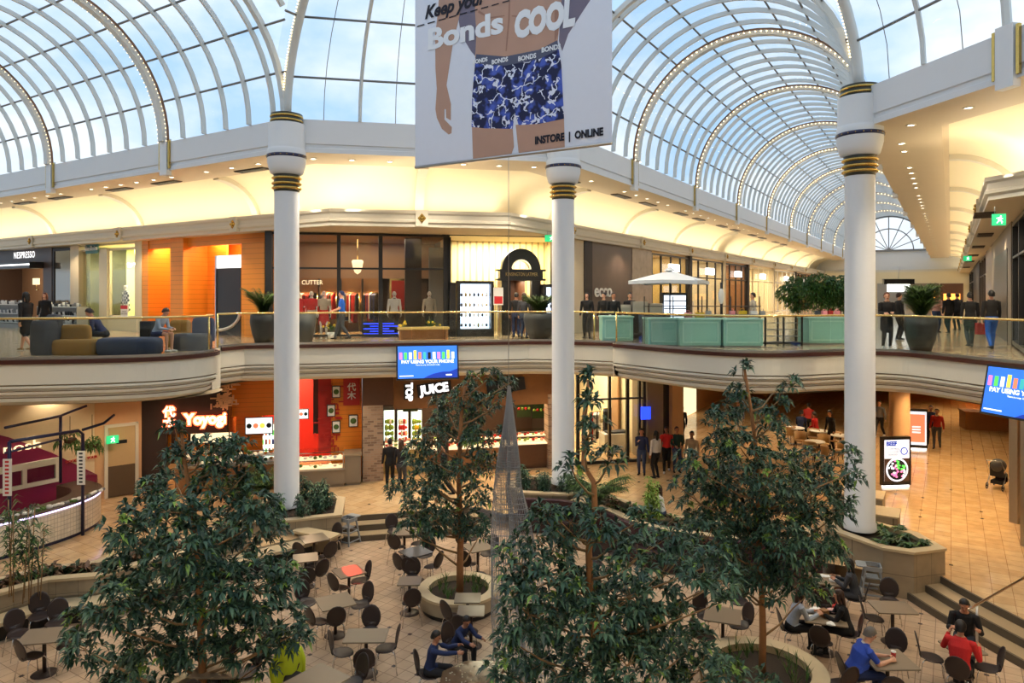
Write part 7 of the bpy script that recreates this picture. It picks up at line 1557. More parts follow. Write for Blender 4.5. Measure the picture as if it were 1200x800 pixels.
x, z = LC.P(757, 484, -.3); t = thing('lit_sign', 'small blue lit sign at the edge of the glazed lower shop', 'sign', LC.w(x, -.3, z), LC.rz); m = MB(); m.box(-.2, .2, 0, .06, -.25, .25); m.build('panel', 'glow_blue', t); m = MB(); m.tube([(0, .03, -z), (0, .03, -.25)], .02); m.build('stand', 'black', t)
wallpiece(LC, LC.X(758), LC.X(776), -.1, 1.5, 0, ZC, 'grey_tan'); wallpiece(LC, LC.X(776), LC.X(784), .0, 1.5, 0, ZC, 'black'); wallpiece(LC, LC.X(784), LC.X(797), -.3, 1.5, 0, ZC, 'peach')
wallpiece(LC, LC.X(797) - .1, LC.X(797), 1.5, 9, 0, ZC, 'peach')
# corridor beyond
FK = Fr(W(30, 12.6), EU); wallpiece(FK, -1, 60, 0, .3, 0, ZC, 'peach'); 
for i, (a, b, m_, e) in enumerate(((800, 815, 'shop_cream', 0), (872, 900, 'orange', 1))):
    x0, x1 = FK.X(a, -.1), FK.X(b, -.1); m = MB(); m.box(x0, x1, -.15, -.02, .05, 2.9); tag(m.build('shopfront', ['glow_cream', 'orange', 'wood_dark'][i], loc=FK.w(0, 0, 0), rot=FK.rz), '%s front of a shop along the far lower walkway' % ['bright cream', 'warm orange', 'dark timber'][i], 'shopfront')
FK2 = Fr(W(20, -5.5), -EU); wallpiece(FK2, -90, 6, 0, .3, 0, ZC, 'peach')
FK3 = Fr(W(80, 14), -EV); wallpiece(FK3, -2, 22, 0, .3, 0, ZC, 'orange')
wallpiece(Fr(W(90, 14), -EV), -45, 40, 0, .3, 0, ZU, 'shop_cream')
for i, px in enumerate((1130, 1145, 1160)):
    x = FK3.X(px, -.2); m = MB(); m.box(-.9, .9, 0, .1, .3, 2.2); tag(m.build('shopfront', 'glow_orange', loc=FK3.w(x, -.2, 0), rot=FK3.rz), 'orange glowing shop window far along the lower walkway, %s from the left' % num[i], 'shopfront')
# service door recess
LD = Fr(W(12.35, 24.0), W(13.75, 23.55) - W(12.35, 24.0)); wallpiece(LD, -.1, LD.X(166), 0, .3, 0, ZC, 'peach'); xa, xb = LD.X(126), LD.X(158)
t = struct(bpy.data.objects.new('door_1', None)); COL.objects.link(t); t.location = LD.w(0, 0, 0); t.rotation_euler = (0, 0, LD.rz); m = MB(); m.box(xa, xb, -.06, -.01, .02, 1.05, 1); m.box(xa, xb, -.06, -.01, 1.05, 2.35, 0); m.build('leaf', ['door_beige', 'door_dark'], t); m = MB(); m.box(xa - .1, xa, -.09, 0, 0.0, 2.45); m.box(xb, xb + .1, -.09, 0, 0.0, 2.45); m.box(xa - .1, xb + .1, -.09, 0, 2.35, 2.45); m.build('frame', 'cream', t)
m = MB(); m.box((xa + xb) / 2 - .16, (xa + xb) / 2 + .16, -.075, -.06, 1.78, 1.9); m.build('plate', 'black', t)
x, z = LD.P(132, 515, -.3); exit_sign('green exit sign above the beige service door', LD.w(x, -.3, z), LD.rz, .36)
# poke kiosk at the left
LP = Fr(W(12.3, 24.0), EU); x0 = LP.X(-60); wallpiece(LP, x0, -.0, 0, .3, 0, ZC, 'cream_wall'); 
t = thing('wall_graphic', 'magenta painted slope on the wall of the left food counter', 'wall graphic', LP.w(0, -.02, 0), LP.rz); m = MB(); A = [LP.P(*q, -.02) for q in ((-40, 640), (114, 600), (114, 556), (60, 530), (10, 512), (-40, 500))]; m.add([(a, 0, max(.05, z)) for a, z in A], [tuple(range(6))]); m.build('painted_area', 'magenta', t)
window(LP, LP.X(-30), LP.X(68), .9, LP.P(40, 540)[1], mull=[LP.X(27)], trans=[1.5], fm='cream', w=.12, y=-.12, glass='mirror_dark' if 'mirror_dark' in MATS else 'shop_glass'); wallpiece(LP, LP.X(-30), LP.X(68), -.018, -.012, .9, LP.P(40, 541)[1], 'brown_dark')
sign(LP, 'thin pale script name on the magenta wall', 'nosh', 26, 523, 10, 'glow_cream', y=-.12, sx=1.5, ext=.02)
sign(LP, 'small red lettering on the cream wall behind the hanging plants', 'GOOD FOR YOUR', 95, 538, 3, 'red_plain', y=-.04)
kp = [(8.0, 20.6)] + arc_between([(8.0, 20.6), (9.2, 20.55), (10.3, 20.8), (11.1, 21.4), (11.5, 22.2), (11.5, 23.2)], 5)
kp = arc_between([(4.5, 20.9), (6.5, 20.7), (8.0, 20.6), (9.2, 20.6), (10.3, 20.85), (11.1, 21.4), (11.5, 22.2), (11.5, 23.2)], 5)
t = thing('food_counter', 'curved white tiled food counter with purple light strip at the left edge', 'counter', W(9, 21.5, 0)); o = W(9, 21.5, 0).xy; Q = [(p.xy - o) for p in pts(kp)]
tilemat('white_tile', sr(232, 220, 196), sr(226, 212, 186), sr(190, 176, 150), .12, rough=.3, gw=.008, vert=True)
def sq(m, pf, **k): m.sweep(Q, pf, **k); return m
sq(MB(), [(.0, .1), (.0, .9)]).build('tiled_front', 'white_tile', t); sq(MB(), [(.06, .0), (.04, .1), (-.0, .1)]).build('plinth', 'navy', t); mat('glow_lilac', sr(214, 200, 255), emit=2.4); sq(MB(), [(-.02, .9), (-.02, .94), (.03, .95)]).build('light_strip', 'glow_lilac', t); sq(MB(), [(-.03, .945), (-.03, .98), (.75, .98), (.75, .1)]).build('top', 'brown_wall', t)
sq(MB(), [(.08, .98), (.08, 1.3)]).build('glass_guard', 'shop_glass', t)
m = MB(); rr = random.Random(9)
for p in resample([Vector((q.x, q.y, 0)) for q in Q], .16)[:-14]:
    for k in range(2): m.ball(p + Vector((-.1 + rr.uniform(0, .1), .3 + k * .25, 1.0)), (.08, .09, .05), 6, mi=rr.choice([0, 0, 1, 2]))
m.build('food', ['white_flat', 'leaf_palm', 'grey_flat'], t)
t = thing('pipe_frame', 'dark pipe frame standing over the left food counter', 'frame', W(9, 21, 0)); o = -W(9, 21, 0)
pa = G(97, 627, 0); pb = G(11, 652, 0); def_ = 0
def dn(p, z): return Vector((p.x, p.y, z)) + o
pc_ = D(71, 500, 21.6); pc_.z = 0; kz = 2.98
m = MB(); m.tube([dn(pa, 0.0), dn(pa, kz - .12), dn(pa + (pb - pa).normalized() * .12, kz), dn(pb, kz)], .045, 8); m.build('front_pipe', 'navy', t); m = MB(); m.tube([dn(pb, 0.0), dn(pb, kz)], .045, 8); m.build('post', 'navy', t)
m = MB(); m.tube([dn(pc_, 1.0), dn(pc_, kz + .08)], .045, 8); m.build('post', 'navy', t); q = pb + Vector((-1.2, 1.5, 0)); m = MB(); e_ = D(84, 495, 22.2); m.tube([dn(q, kz + .08), dn(pc_, kz + .08), dn(e_, kz + .12), dn(e_ + Vector((.3, .3, 0)), kz + .25)], .04, 8); m.build('top_pipe', 'navy', t); m = MB(); e2 = pa + (pa - pb).normalized() * .35; m.tube([dn(pa, kz), dn(e2 + Vector((0, .4, 0)), kz + .05), dn(e2 + Vector((.15, .7, 0)), kz + .25)], .04, 8); m.build('top_pipe', 'navy', t)
m = MB(); m.tube([dn(q, 2.35), dn(pc_, 2.35)], .035, 6); m.build('cross_pipe', 'navy', t)
for i, (p_, z0_, z1_, s_) in enumerate(((pb, 1.6, 2.55, 'POKE BOWLS'), (pa, 1.45, 2.4, 'EAT FRESH')) ):
    tt = thing('post_sign', 'narrow white upright sign on the %s post of the dark pipe frame' % ['left', 'right'][i], 'sign', Vector((p_.x, p_.y - .06, (z0_ + z1_) / 2)), 0); m = MB(); m.box(-.11, .11, -.03, .0, (z0_ - z1_) / 2, (z1_ - z0_) / 2); m.build('board', 'white_flat', tt)
    m = MB(); rr = random.Random(i)
    for k in range(9): zz = -.42 + k * .1; m.box(-.05, .05, -.036, -.03, zz, zz + .05)
    m.build('marks', ['red_plain', 'charcoal_cloth'][i], tt)
for i, (px, py) in enumerate(((82, 516), (108, 522))):
    c = D(px, py, 21.6 + .3 * i); t = thing('hanging_plant', 'leafy green plant hanging from the pipe frame, %s' % ['the left one', 'the right one against the cream wall'][i], 'hanging plant', c); m = MB()
    for k in range(34): v = rv(); whorl(m, Vector((v.x * .42, v.y * .3, v.z * .25 - .1 * abs(v.x))), Vector((v.x, v.y, .2)), 5, .16, .07, [0, 1], .7)
    m.build('foliage', ['leaf_ficus', 'leaf_palm'], t); m = MB(); m.tube([(0, 0, 0), (0, 0, 3.05 - c.z)], .01, 5); m.lathe([(0, -.1), (.14, -.06), (.18, .06), (0, .06)], n=12); m.build('basket', 'bark_dark', t)

# ---------------------------------------------------------------- right side of the lower level
p = D(1054, 500, 27.6); t = struct(bpy.data.objects.new('column', None)); COL.objects.link(t); t.location = (p.x, p.y, 0); m = MB(); m.lathe([(.42, 0), (.42, .2), (.37, .24), (.37, 3.86)], n=32); m.build('shaft', 'column_tan' if 'column_tan' in MATS else 'peach', t)
def totem(label, px0, px1, pyb, rz, h, face_m, parts):
    pm = (px0 + px1) / 2; b = G(pm, pyb, 0); w = (px1 - px0) * b.y / F / 2; t = thing('digital_sign', label, 'digital sign', b, rz); m = MB(); m.box(-w, w, 0, .16, .08, h); m.build('housing', 'black', t); m = MB(); m.box(-w * .9, w * .9, .02, .14, 0, .08); m.build('foot', 'glow_neutral', t); m = MB(); m.box(-w * .87, w * .87, -.005, 0, .22, h - .1); m.build('screen', face_m, t); parts(t, w, h); return t
def beef(t, w, h):
    m = MB(); m.box(-w * .87, w * .87, -.008, -.005, .22, .22 + (h - .32) * .55); m.build('photo_ground', 'brown_wall', t); zc_ = .22 + (h - .32) * .28
    m = MB(); m.lathe([(0, .004), (w * .78, .003), (w * .78, 0)], n=24); o = m.build('bowl_picture', 'scr_white', t); o.rotation_euler = (PI / 2, 0, 0); o.location = (0, -.011, zc_)
    m = MB(); m.lathe([(0, .004), (w * .66, .003), (w * .66, 0)], n=24); o = m.build('food_picture', 'print_dark', t); o.rotation_euler = (PI / 2, 0, 0); o.location = (0, -.014, zc_); m = MB(); rr = random.Random(4)
    for k in range(44):
        a = rr.uniform(0, 6.28); r = math.sqrt(rr.random()) * w * .6; m.ball((r * math.cos(a), -.02, zc_ + r * math.sin(a)), (.05, .006, .04), 6, mi=(1 if (math.cos(a) > -.1 and math.sin(a) > 0) else rr.choice([0, 2])))
    m.build('garnish_picture', ['scr_pink', 'scr_green', 'scr_white'], t); textmesh('lettering', 'BEEF', .2, 'screen_navy', t, (-w * .38, -.012, h - .24), ext=.002, bold=.01)
    for i, s_ in enumerate(('YOUR MEAT', 'FULLY BUILT', 'BURGER')): textmesh('lettering', s_, .1, 'grey_flat', t, (-w * .28, -.012, h - .42 - i * .1), ext=.002)
    m = MB(); P = [(w * .5 + .12 * math.cos(a), -.012, h - .5 + .12 * math.sin(a)) for a in [k * PI / 8 for k in range(16)]]; m.tube(P, .018, 5, closed=True); m.build('emblem', 'screen_navy', t)
totem('black digital sign showing a beef bowl right of the right column', 1033, 1069, 571, .12, 1.78, 'scr_white', beef)
def orange_ad(t, w, h):
    m = MB(); m.box(-w * .72, w * .72, -.008, -.005, .34, h - .22); m.build('orange_field', 'scr_orange', t); m = MB()
    for k in range(3): m.box(-w * .5, w * .3, -.012, -.008, h * .55 - k * .12, h * .55 - k * .12 + .06)
    m.build('text_lines', 'scr_white', t)
totem('digital sign with an orange advert behind the tan column', 1064, 1086, 527, -.25, 1.78, 'scr_white', orange_ad)
q = G(1191, 612, 0); m = MB(); m.box(-.13, .13, -.13, .13, 0, 3.85); struct(m.build('trim_post', 'steel', loc=q, rot=.3)); q = G(1203, 640, 0); m = MB(); m.box(-.1, .1, -.1, .1, 0, 3.85); struct(m.build('trim_post', 'steel', loc=q, rot=.3))
q = G(1165, 503, 0); m = MB(); m.box(-1.4, 1.4, -.5, .5, 0, .85); m.box(-1.45, 1.45, -.55, .55, .85, .92); tag(m.build('kiosk_counter', 'wood', loc=q, rot=-.3), 'low wooden kiosk counter far along the lower walkway', 'counter')
# pushchair
q = G(1170, 572, 0); t = thing('stroller', 'empty dark pushchair parked on the shiny lower floor', 'stroller', q, -.9)
for x, y in ((-.24, -.35), (.24, -.35), (-.24, .38), (.24, .38)): m = MB(); m.tube([(x + .02 * math.cos(a) * 0, y + .1 * math.cos(a), .115 + .1 * math.sin(a)) for a in [k * PI / 8 for k in range(16)]], .018, 5, closed=True); m.tube([(x - .03, y, .115), (x + .03, y, .115)], .03, 8); m.build('wheel', 'black', t)
m = MB()
for s in (-1, 1): m.tube([(s * .24, .38, .115), (s * .24, .0, .55), (s * .22, -.45, 1.02)], .015, 6); m.tube([(s * .24, -.35, .115), (s * .24, .05, .6)], .015, 6)
m.tube([(-.22, -.45, 1.02), (.22, -.45, 1.02)], .02, 6); m.build('frame', 'steel', t)
m = MB(); m.box(-.2, .2, -.1, .28, .42, .5); m.box(-.2, .2, -.2, -.1, .45, .9); m.box(-.18, .18, .28, .34, .2, .46); m.build('seat', 'black_cloth', t); m = MB(); m.ball((0, -.02, .8), (.25, .3, .24), 12); m.build('canopy', 'charcoal_cloth', t); m = MB(); m.box(-.18, .18, -.2, .15, .18, .3); m.build('basket', 'black_cloth', t)
# tan seating area under the bridge
M_('chair_tan', (196, 158, 104), .5, var=.06)
for i, (px, py) in enumerate(((925, 512), (938, 520), (953, 516), (965, 524), (978, 520), (948, 534), (970, 538), (985, 532))):
    b = G(px, py + 8, 0); t = thing('tub_chair', 'tan rounded chair in the lower seating area left of the right column', 'chair', b, rnd.uniform(0, 6), 'tan chairs of the lower seating area'); m = MB(); m.lathe([(0, .42), (.22, .42), (.24, .46), (0, .47)], n=14); m.build('seat', 'chair_tan', t)
    m = MB(); m.lathe([(.25, .42), (.28, .8), (.26, .82), (.23, .45)], n=12, a0=PI, a1=2 * PI); m.build('backrest', 'chair_tan', t)
    for x, y in ((-.16, -.16), (.16, -.16), (-.16, .16), (.16, .16)): m = MB(); m.tube([(x * .9, y * .9, .42), (x * 1.2, y * 1.2, 0.003)], .012, 5); m.build('leg', 'wood_dark', t)
for i, (px, py) in enumerate(((932, 508), (960, 512), (985, 518), (955, 526))):
    b = G(px, py + 12, 0); t = thing('cafe_table', 'pale round table in the lower seating area left of the right column', 'table', b, 0, 'round tables of the lower seating area'); m = MB(); m.lathe([(0, .75), (.4, .75), (.4, .72), (0, .72)], n=20, smooth=False); m.build('tabletop', 'white_flat', t); m = MB(); m.tube([(0, 0, .02), (0, 0, .72)], .035); m.lathe([(0, .02), (.25, .0)], n=14); m.build('base', 'black', t)
# ceiling lamps of the lower level and court
for px, py in ((700, 520), (760, 520), (830, 520), (900, 510), (960, 520), (1040, 540), (1100, 520), (1100, 560), (1160, 560), (1060, 600), (1130, 620), (1180, 600), (1110, 490), (1160, 490)):
    q = G(px, py, 0); spot('walkway_lamp', Vector((q.x, q.y, 3.8)), 330 if px > 1030 else 210, (1, .68, .34) if px > 1030 else (1, .78, .5), 125)
    m = MB(); m.lathe([(0, 3.838), (.09, 3.838), (.1, 3.85)], n=12); 
    tag(m.build('downlight', 'glow_white', loc=(q.x, q.y, 0)), 'round downlight in the lower walkway ceiling', 'downlight', 'downlights of the lower walkway')
for px, py in ((60, 600), (130, 600), (180, 590), (400, 575), (470, 585), (560, 585), (650, 560), (20, 640)):
    q = G(px, py, 0); spot('walkway_lamp', Vector((q.x, q.y, 3.8)), 70, (1, .8, .54), 130)
# ---------------------------------------------------------------- people in the sunken court
V3 = Vector
def seatp(key, label, **k):
    s, rz, t = seats[key]; return person(label, Vector((s.x, s.y, ZS)), rz + k.pop('turn', 0), sit=True, **k)
s, rz, _ = seats[(503, 789)]
person('boy in a navy sweater seated left of the coin pool reaching forward', Vector((s.x, s.y, ZS)), -PI / 2 - .1, 'navy_cloth', 'dark_cloth', 'tan', 'hair_black', h=1.45, sit=True, lean=.22, rh=(.14, .55, .93), lh=(-.1, .52, .95), head=(.12, -.1), vox=.0075)
s, rz, _ = seats[(535, 758)]
person('boy in a navy sweater leaning his arms on the coin pool edge', Vector((s.x, s.y, ZS)), -PI / 2 - .75, 'navy_cloth', 'dark_cloth', 'tan', 'hair_black', h=1.4, sit=True, lean=.55, rh=(.22, .62, .8), lh=(-.12, .6, .78), head=(.1, -.2), vox=.0075)
seatp((927, 737), 'woman in a light grey top with long brown hair at the shared table', shirt='light_grey_cloth', trousers='dark_cloth', hair='hair_brown', skin='fair', lean=.35, rh=(.1, .5, .82), lh=(-.12, .5, .8), long_hair=.16, vox=.0075, h=1.64, shoes='shoe_dark')
seatp((994, 742), 'woman in black with long dark hair at the shared table', shirt='black_cloth', trousers='black_cloth', hair='hair_brown', skin='fair', lean=.3, rh=(.1, .48, .8), lh=(-.1, .46, .82), long_hair=.2, vox=.0075, h=1.64)
seatp((1003, 701), 'woman in a long grey coat with crossed bare knees by the high chair', shirt='charcoal_cloth', trousers='charcoal_cloth', hair='hair_black', skin='tan', lean=.25, rh=(.08, .44, .84), lh=(-.1, .42, .82), long_hair=.16, shorts=True, vox=.0075, h=1.64)
seatp((1000, 792), 'grey-haired man in a royal blue polo shirt leaning on the table', shirt='blue_polo', trousers='navy_cloth', hair='hair_grey', skin='fair', lean=.42, rh=(.1, .62, .79), lh=(-.05, .62, .8), short_sleeve=True, chub=1.22, vox=.0075, h=1.76, head=(.25, 0), collar='white_cloth')
seatp((1124, 790), 'man in a red shirt seen from behind at the table by the steps', shirt='red_cloth', trousers='dark_cloth', hair='hair_black', skin='tan', lean=.3, rh=(.26, .42, .86), lh=(-.22, .4, 1.0), chub=1.12, vox=.0075, h=1.74)
seatp((1130, 750), 'bearded man in a black jacket facing the man in red', shirt='black_cloth', trousers='charcoal_cloth', hair='hair_black', skin='tan', lean=.3, rh=(.2, .42, .84), lh=(-.24, .4, .86), vox=.0075, h=1.74, head=(.2, 0))
q = G(778, 625, 0); person('woman in a white top with long hair seated behind the curved planter', Vector((q.x, q.y + .2, 0)), 1.2, 'white_cloth', 'jeans', 'tan', 'hair_brown', sit=True, lean=.2, rh=(.1, .4, .9), lh=(-.1, .4, .9), long_hair=.2, vox=.009, h=1.62)
q = G(778, 625, 0); m = MB(); m.box(-.3, .3, -.25, .25, 0, .45); tag(m.build('stone_stool', 'stone', loc=(q.x, q.y + .2, 0)), 'low stone seat under the woman in white behind the planter', 'seat')
# lower walkways
def lp(label, px, pyf, rz, **k): q = G(px, pyf, 0); return person(label, Vector((q.x, q.y, 0.001)), rz, vox=k.pop('vox', .011), **k)
lp('man in a striped navy top standing right of the glazed shop', 752, 556, PI * .9, shirt='navy_cloth', trousers='jeans', skin='tan', rh=(.1, .3, 1.3))
lp('person with black hair and a white bag behind the shoppers', 769, 560, PI * .2, shirt='white_cloth', trousers='black_cloth', hair='hair_black', skin='tan', long_hair=.1)
lp('woman in a red jacket and dark trousers walking on the lower level', 781, 553, PI * .95, shirt='red_cloth', trousers='black_cloth', hair='hair_black', skin='brown', stride=.2, shoes='shoe_white')
lp('man in a dark green jacket and jeans beside the woman in red', 793, 553, PI, shirt='green_cloth', trousers='jeans', skin='tan', hair='hair_black', rh=(.12, .3, 1.05), lh=(-.12, .3, 1.05))
lp('person in a brown top standing behind the right tree', 811, 560, PI * .8, shirt='tan_cloth', trousers='khaki', skin='brown')
lp('person in grey with a backpack walking in from the far lower shops', 865, 512, PI * .9, shirt='grey_cloth', trousers='beige_cloth', skin='tan', stride=.28, shoes='shoe_dark')
lp('dark clothed person by the beige pier on the lower level', 799, 520, 0.2, shirt='black_cloth', trousers='black_cloth')
lp('shopper in black queueing left at the juice counter', 457, 572, .2, shirt='black_cloth', trousers='black_cloth', hair='hair_black', rh=(.1, .3, 1.1))
lp('shopper in dark brown queueing right at the juice counter', 470, 575, -.3, shirt='dark_cloth', trousers='charcoal_cloth', hair='hair_brown', long_hair=.15, rh=(.1, .3, 1.1))
lp('person in black walking behind the slender tree', 521, 580, PI / 2, shirt='black_cloth', trousers='black_cloth', stride=.3)
lp('cook in a grey shirt behind the noodle bar counter', 315, 556, PI, shirt='beige_cloth', trousers='black_cloth', skin='tan')
lp('person in a dark jacket standing in the tan seating area', 975, 527, PI * .6, shirt='black_cloth', trousers='black_cloth', lean=.2, skin='tan')
for px, py, sh, lb in ((938, 515, 'navy_cloth', 'seated person in navy at the tan seating area'), (957, 517, 'red_cloth', 'seated person in bright red at the tan seating area'), (947, 504, 'red_knit', 'seated person in dull red behind the tan seating area')):
    q = G(px, py, 0); person(lb, Vector((q.x, q.y, 0)), rnd.uniform(-1, 1), shirt=sh, trousers='black_cloth', sit=True, lean=.2, vox=.012, skin='tan')
lp('dark clothed person walking behind the right column on the lower level', 1031, 512, PI * .7, shirt='grey_cloth', trousers='black_cloth', stride=.25, shoes='shoe_white')
lp('person in a red and white jacket walking beside the orange advert', 1098, 525, PI * .8, shirt='red_knit', trousers='charcoal_cloth', hair='hair_brown', stride=.18, collar='white_cloth')
lp('person in dark blue walking just behind the red jacket', 1091, 520, PI * .8, shirt='navy_cloth', trousers='black_cloth', hair='hair_black', stride=.25)
# upper level
def up(label, px, Y, rz, **k): return person(label, U_(px, Y) + Vector((0, 0, .003)), rz, vox=k.pop('vox', .010), **k)
up('woman in black with bare legs and tan boots walking before the coffee shop', 31, 19.2 + 1.6, PI / 2 - .2, shirt='black_cloth', trousers='black_cloth', hair='hair_black', skin='fair', stride=.28, legwear='skin_fair', skirt=(.55, .02, 2), shoes='shoe_tan', hood=True, long_hair=.05)
up('shop assistant with red-brown hair behind the white shelves', 53, 27.5, PI, shirt='black_cloth', trousers='black_cloth', hair='hair_auburn', skin='fair', long_hair=.08)
q = U_(122, 20.6); person('man in a dark blue jacket seated hunched on the balcony lounge', Vector((q.x, q.y, ZU)), PI / 2 + .2, shirt='navy_cloth', trousers='dark_cloth', hair='hair_black', skin='fair', sit=True, lean=.6, rh=(.1, .42, .62), lh=(-.1, .45, .64), head=(.2, 0), vox=.009, h=1.75)
q = U_(183, 20.6); person('boy in a white shirt and dark shorts seated on the navy ottoman', Vector((q.x, q.y, ZU)), -PI / 2 - .2, shirt='light_grey_cloth', trousers='navy_cloth', hair='hair_brown', skin='fair', sit=True, lean=.45, rh=(.1, .5, .66), lh=(-.1, .5, .68), head=(.35, 0), shorts=True, shoes='shoe_white', vox=.009, h=1.68)
q = U_(175, 21.0); m = MB(); m.rbox(-.2, .2, -.15, .15, 0, .5, .1); bp = m.build('body', 'charcoal_cloth', None); t = thing('backpack', 'dark grey backpack on the back of the boy in the white shirt', 'backpack', D(173, 386, 20.75) + Vector((0, 0, -.25)), .1); bp.parent = t; m = MB(); m.rbox(-.15, .15, -.2, -.15, .04, .28, .02); m.build('pocket', 'black_cloth', t)
up('man in a bright blue shirt and cap walking past the fashion shop', 401, 26.0, PI / 2 + .2, shirt='bright_blue', trousers='charcoal_cloth', hair='navy_cloth', skin='fair', stride=.26, short_sleeve=True, lh=(-.12, .34, 1.08), rh=(.12, .34, 1.06), h=1.76)
up('person in black waiting at the dark arched doorway', 605, 27.5, 0.1, shirt='black_cloth', trousers='navy_cloth', hair='hair_black'); up('person in dark grey at the right of the dark arched doorway', 614, 26.8, -.4, shirt='charcoal_cloth', trousers='jeans', hair='hair_brown', long_hair=.1)
up('person in a black coat standing before the dark panelled shoe shop', 688, 27, PI * .9, shirt='black_cloth', trousers='black_cloth', hair='hair_black', long_hair=.06); up('person in black behind the left teal counter', 708, 26.4, PI * .8, shirt='black_cloth', trousers='black_cloth', hair='hair_black'); up('shop assistant in a white collar behind the left teal counter', 719, 26.0, PI, shirt='black_cloth', collar='white_cloth', trousers='black_cloth', skin='tan')
up('person in a dark jacket just left of the umbrella', 738, 27, PI, shirt='dark_cloth', trousers='black_cloth'); up('person in pale grey with black hair right of the bag rack', 883, 26.5, PI / 2, shirt='beige_cloth', trousers='black_cloth', hair='hair_black')
up('woman in a black coat and white shoes right of the right column', 1039, 21.8, PI * .92, shirt='black_cloth', trousers='black_cloth', hair='hair_auburn', skin='fair', shoes='shoe_white', skirt=(.6, .03, 1), lh=(-.1, .3, 1.12), rh=(.12, .3, 1.1), h=1.7)
up('person holding a drink beside the woman in the black coat', 1053, 26.0, -PI / 2, shirt='black_cloth', trousers='black_cloth', hair='hair_brown')
up('person in a pale pink top facing the camera beyond the big pot', 1097, 31, PI, shirt='pale_pink', trousers='jeans', hair='hair_black', skin='tan', rh=(.1, .25, 1.2), lh=(-.1, .25, 1.1))
up('dark clothed shopper carrying a white bag beyond the big pot', 1112, 30, 0, shirt='black_cloth', trousers='black_cloth', hair='hair_black', stride=.15); up('second dark clothed shopper far along the walkway', 1122, 33, 0, shirt='dark_cloth', trousers='black_cloth', hair='hair_brown')
up('shopper in a black jacket walking away, left of the walking pair', 1137, 22.4, -.3, shirt='black_cloth', trousers='charcoal_cloth', hair='hair_black', stride=.2, h=1.7, skirt=(.68, .03, 1)); up('tall man in black walking away, right of the walking pair', 1162, 21.6, -.25, shirt='black_cloth', trousers='bright_blue', hair='hair_black', stride=.22, h=1.76)
q = U_(1149, 22.2); m = MB(); m.rbox(-.15, .15, -.06, .06, 0, .36, .02); o = m.build('shopping_bag', 'red_knit', loc=q + Vector((0, 0, .42))); tag(o, 'red shopping bag carried between the walking pair', 'bag')
# mannequins
def mq(label, px, y, sh, tr, **k): p = FC.w(FC.X(px, y), y, ZU); return person(label, p, PI + FC.rz, shirt=sh, trousers=tr, skin='plaster', hair='', bald=True, name='mannequin', cat='mannequin', vox=.011, h=1.78, shoes='shoe_white', **k)
mq('mannequin in a red dress, leftmost in the fashion shop window', 350, .7, 'red_cloth', 'red_cloth', short_sleeve=True, skirt=(.6, .02, 1), legwear='skin_plaster'); mq('mannequin in a red jacket and pale skirt in the fashion shop window', 365, .7, 'red_cloth', 'beige_cloth', skirt=(.55, .02, 2), legwear='skin_plaster')
mq('mannequin in a cream top and red skirt in the fashion shop window', 379.5, .7, 'beige_cloth', 'red_cloth', short_sleeve=True, skirt=(.55, .05, 2), legwear='skin_plaster'); mq('mannequin in a white jacket over black in the fashion shop window', 462, .7, 'white_cloth', 'black_cloth', collar='black_cloth'); mq('seated-height mannequin in pale clothes right in the fashion shop window', 503, .9, 'beige_cloth', 'black_cloth')
p = FL.w(FL.X(148, .62), .62, ZU + .35)
mat('check', (1, 1, 1), .8); nt_ = MATS['check'].node_tree; ck = N(nt_, 'ShaderNodeTexChecker'); ck.inputs['Scale'].default_value = 9; ck.inputs[1].default_value = (.8, .8, .8, 1); ck.inputs[2].default_value = (.01, .01, .01, 1); tc_ = N(nt_, 'ShaderNodeTexCoord'); nt_.links.new(tc_.outputs['Object'], ck.inputs[0]); nt_.links.new(ck.outputs[0], nt_.nodes['Principled BSDF'].inputs['Base Color'])
person('mannequin in a black and white checked dress in the green boutique', p, PI + FL.rz, shirt='check', trousers='check', skin='plaster', hair='', bald=True, name='mannequin', cat='mannequin', vox=.012, h=1.75, skirt=(.6, .04, 1)); m = MB(); m.lathe([(0, 0), (.36, 0), (.36, .35), (0, .35)], n=20); tag(m.build('plinth', 'shop_cream', loc=FL.w(FL.X(148, .62), .62, ZU)), 'round cream plinth under the checked dress', 'plinth')

# ---------------------------------------------------------------- small things on the tables
def onT(px, py): return G(px, py, ZS + .745)
def napkin(label, px, py, s=.13):
    c = onT(px, py); m = MB(); rr = random.Random(int(px)); n = 7; vs = [(0, 0, .03)] + [(s * rr.uniform(.6, 1) * math.cos(2 * PI * k / n), s * rr.uniform(.5, 1) * math.sin(2 * PI * k / n), .004 + rr.uniform(0, .03)) for k in range(n)]
    m.add(vs, [(0, 1 + k, 1 + (k + 1) % n) for k in range(n)]); m.add([(x, y, 0) for x, y, z in vs[1:]], [tuple(reversed(range(n)))]); tag(m.build('napkin', 'white_flat', loc=c), label, 'napkin')
napkin('crumpled white wrapper on the table before the grey-coated woman', 967, 675, .14); napkin('second white wrapper nearer her hands on the same table', 977, 680, .15); napkin('large crumpled white wrapper before the woman in light grey', 957, 716, .2); napkin('folded white napkin in front of the woman in black', 973, 731, .12); napkin('small white napkin by the elbow of the woman in light grey', 951, 722, .1)
c = onT(966, 722); m = MB(); m.rbox(-.07, .07, -.07, .07, 0, .14, .015); tag(m.build('paper_bag', 'wood', loc=c, rot=.4), 'small brown paper bag in the middle of the shared table', 'paper bag')
c = onT(976, 717); m = MB(); m.lathe([(0, .0), (.08, .0), (.12, .04), (.1, .035), (0, .02)], n=16); tag(m.build('food_bowl', 'pale_pink', loc=c), 'pink food bowl before the woman in black', 'bowl')
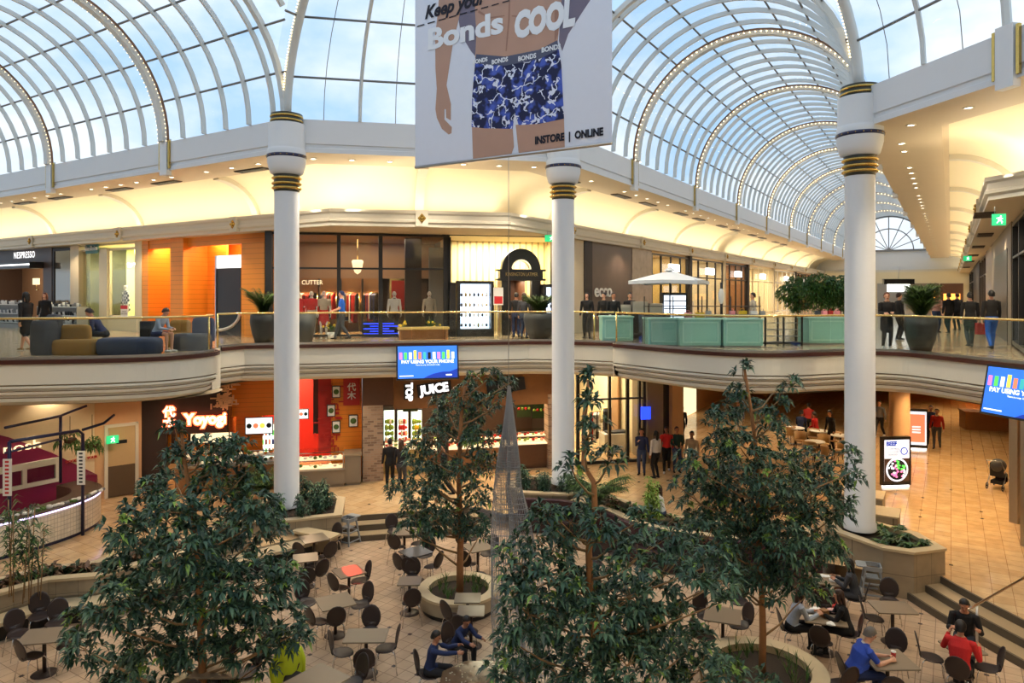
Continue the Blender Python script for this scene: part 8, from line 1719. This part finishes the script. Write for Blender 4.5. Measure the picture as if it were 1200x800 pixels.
c = onT(1047, 772); t = thing('drink_cup', 'red drink cup with a white lid on the table of the man in blue', 'cup', c); m = MB(); m.lathe([(0, 0), (.033, 0), (.042, .13), (0, .13)], n=14); m.build('cup', 'red_knit', t); m = MB(); m.lathe([(.044, .13), (.044, .145), (0, .15)], n=14); m.build('lid', 'white_flat', t)
q = G(1001, 712, ZS + .3); m = MB(); m.rbox(-.14, .14, -.07, .07, 0, .24, .03); m.tube([(-.08, 0, .24), (-.06, 0, .36), (.06, 0, .36), (.08, 0, .24)], .01, 5); q = G(983, 722, ZS + .46); tag(m.build('handbag', 'red_cloth', loc=q, rot=.3), 'red handbag on the chair behind the shared table', 'handbag')
c = onT(1137, 752); m = MB(); m.box(-.09, .09, -.01, .01, 0, .13); 
c = onT(1127, 753); m = MB(); m.rbox(-.16, .16, -.11, .11, 0, .02, .02); tag(m.build('food_tray', 'white_flat', loc=c), 'white food tray between the man in red and the man in black', 'tray')
# lime jacket on a chair
s, jrz, _ = seats[(346, 795)]; m = MB(); rr = random.Random(2)
M_('lime_cloth', (196, 214, 40), .7, var=.1)
def fold(m, c, rx, ry, rz): m.ball(c, (rx, ry, rz), 14)
jk = thing('jacket', 'lime green jacket hung over the back of a chair under the left tree', 'jacket', (s.x, s.y, ZS), jrz); m = MB(); n = 20; rings = []
for i, (z, w, d, oy) in enumerate(((.30, .26, .10, -.3), (.5, .27, .12, -.28), (.7, .26, .12, -.28), (.86, .24, .11, -.285), (.95, .2, .1, -.29), (1.01, .09, .05, -.29))): rings += [(w * (1 + .06 * math.sin(5 * a + i)) * math.cos(a), oy + d * (1 + .25 * math.sin(4 * a + i * 1.7)) * math.sin(a), z) for a in [2 * PI * k / n for k in range(n)]]
m.add(rings, [(i * n + k, i * n + (k + 1) % n, (i + 1) * n + (k + 1) % n, (i + 1) * n + k) for i in range(5) for k in range(n)], 0, True); m.add(rings[-n:], [tuple(range(n))]); m.build('body', 'lime_cloth', jk)
for sg in (-1, 1): m = MB(); m.tube([(sg * .2, -.28, .82), (sg * .29, -.3, .6), (sg * .28, -.26, .36)], [.07, .06, .045], 10); m.build('sleeve', 'lime_cloth', jk)
# red glow of the neon lamp on the table top: a red spot lamp aimed from the balcony edge
tgt = onT(412, 667); src = W(15.6, 18.2, 3.7); dv = (tgt - src).normalized(); a = spot('red_spotlight', src, 16000, (1, .03, .02), 3.4, .02, blend=.5); a.rotation_euler = dv.to_track_quat('-Z', 'Y').to_euler()
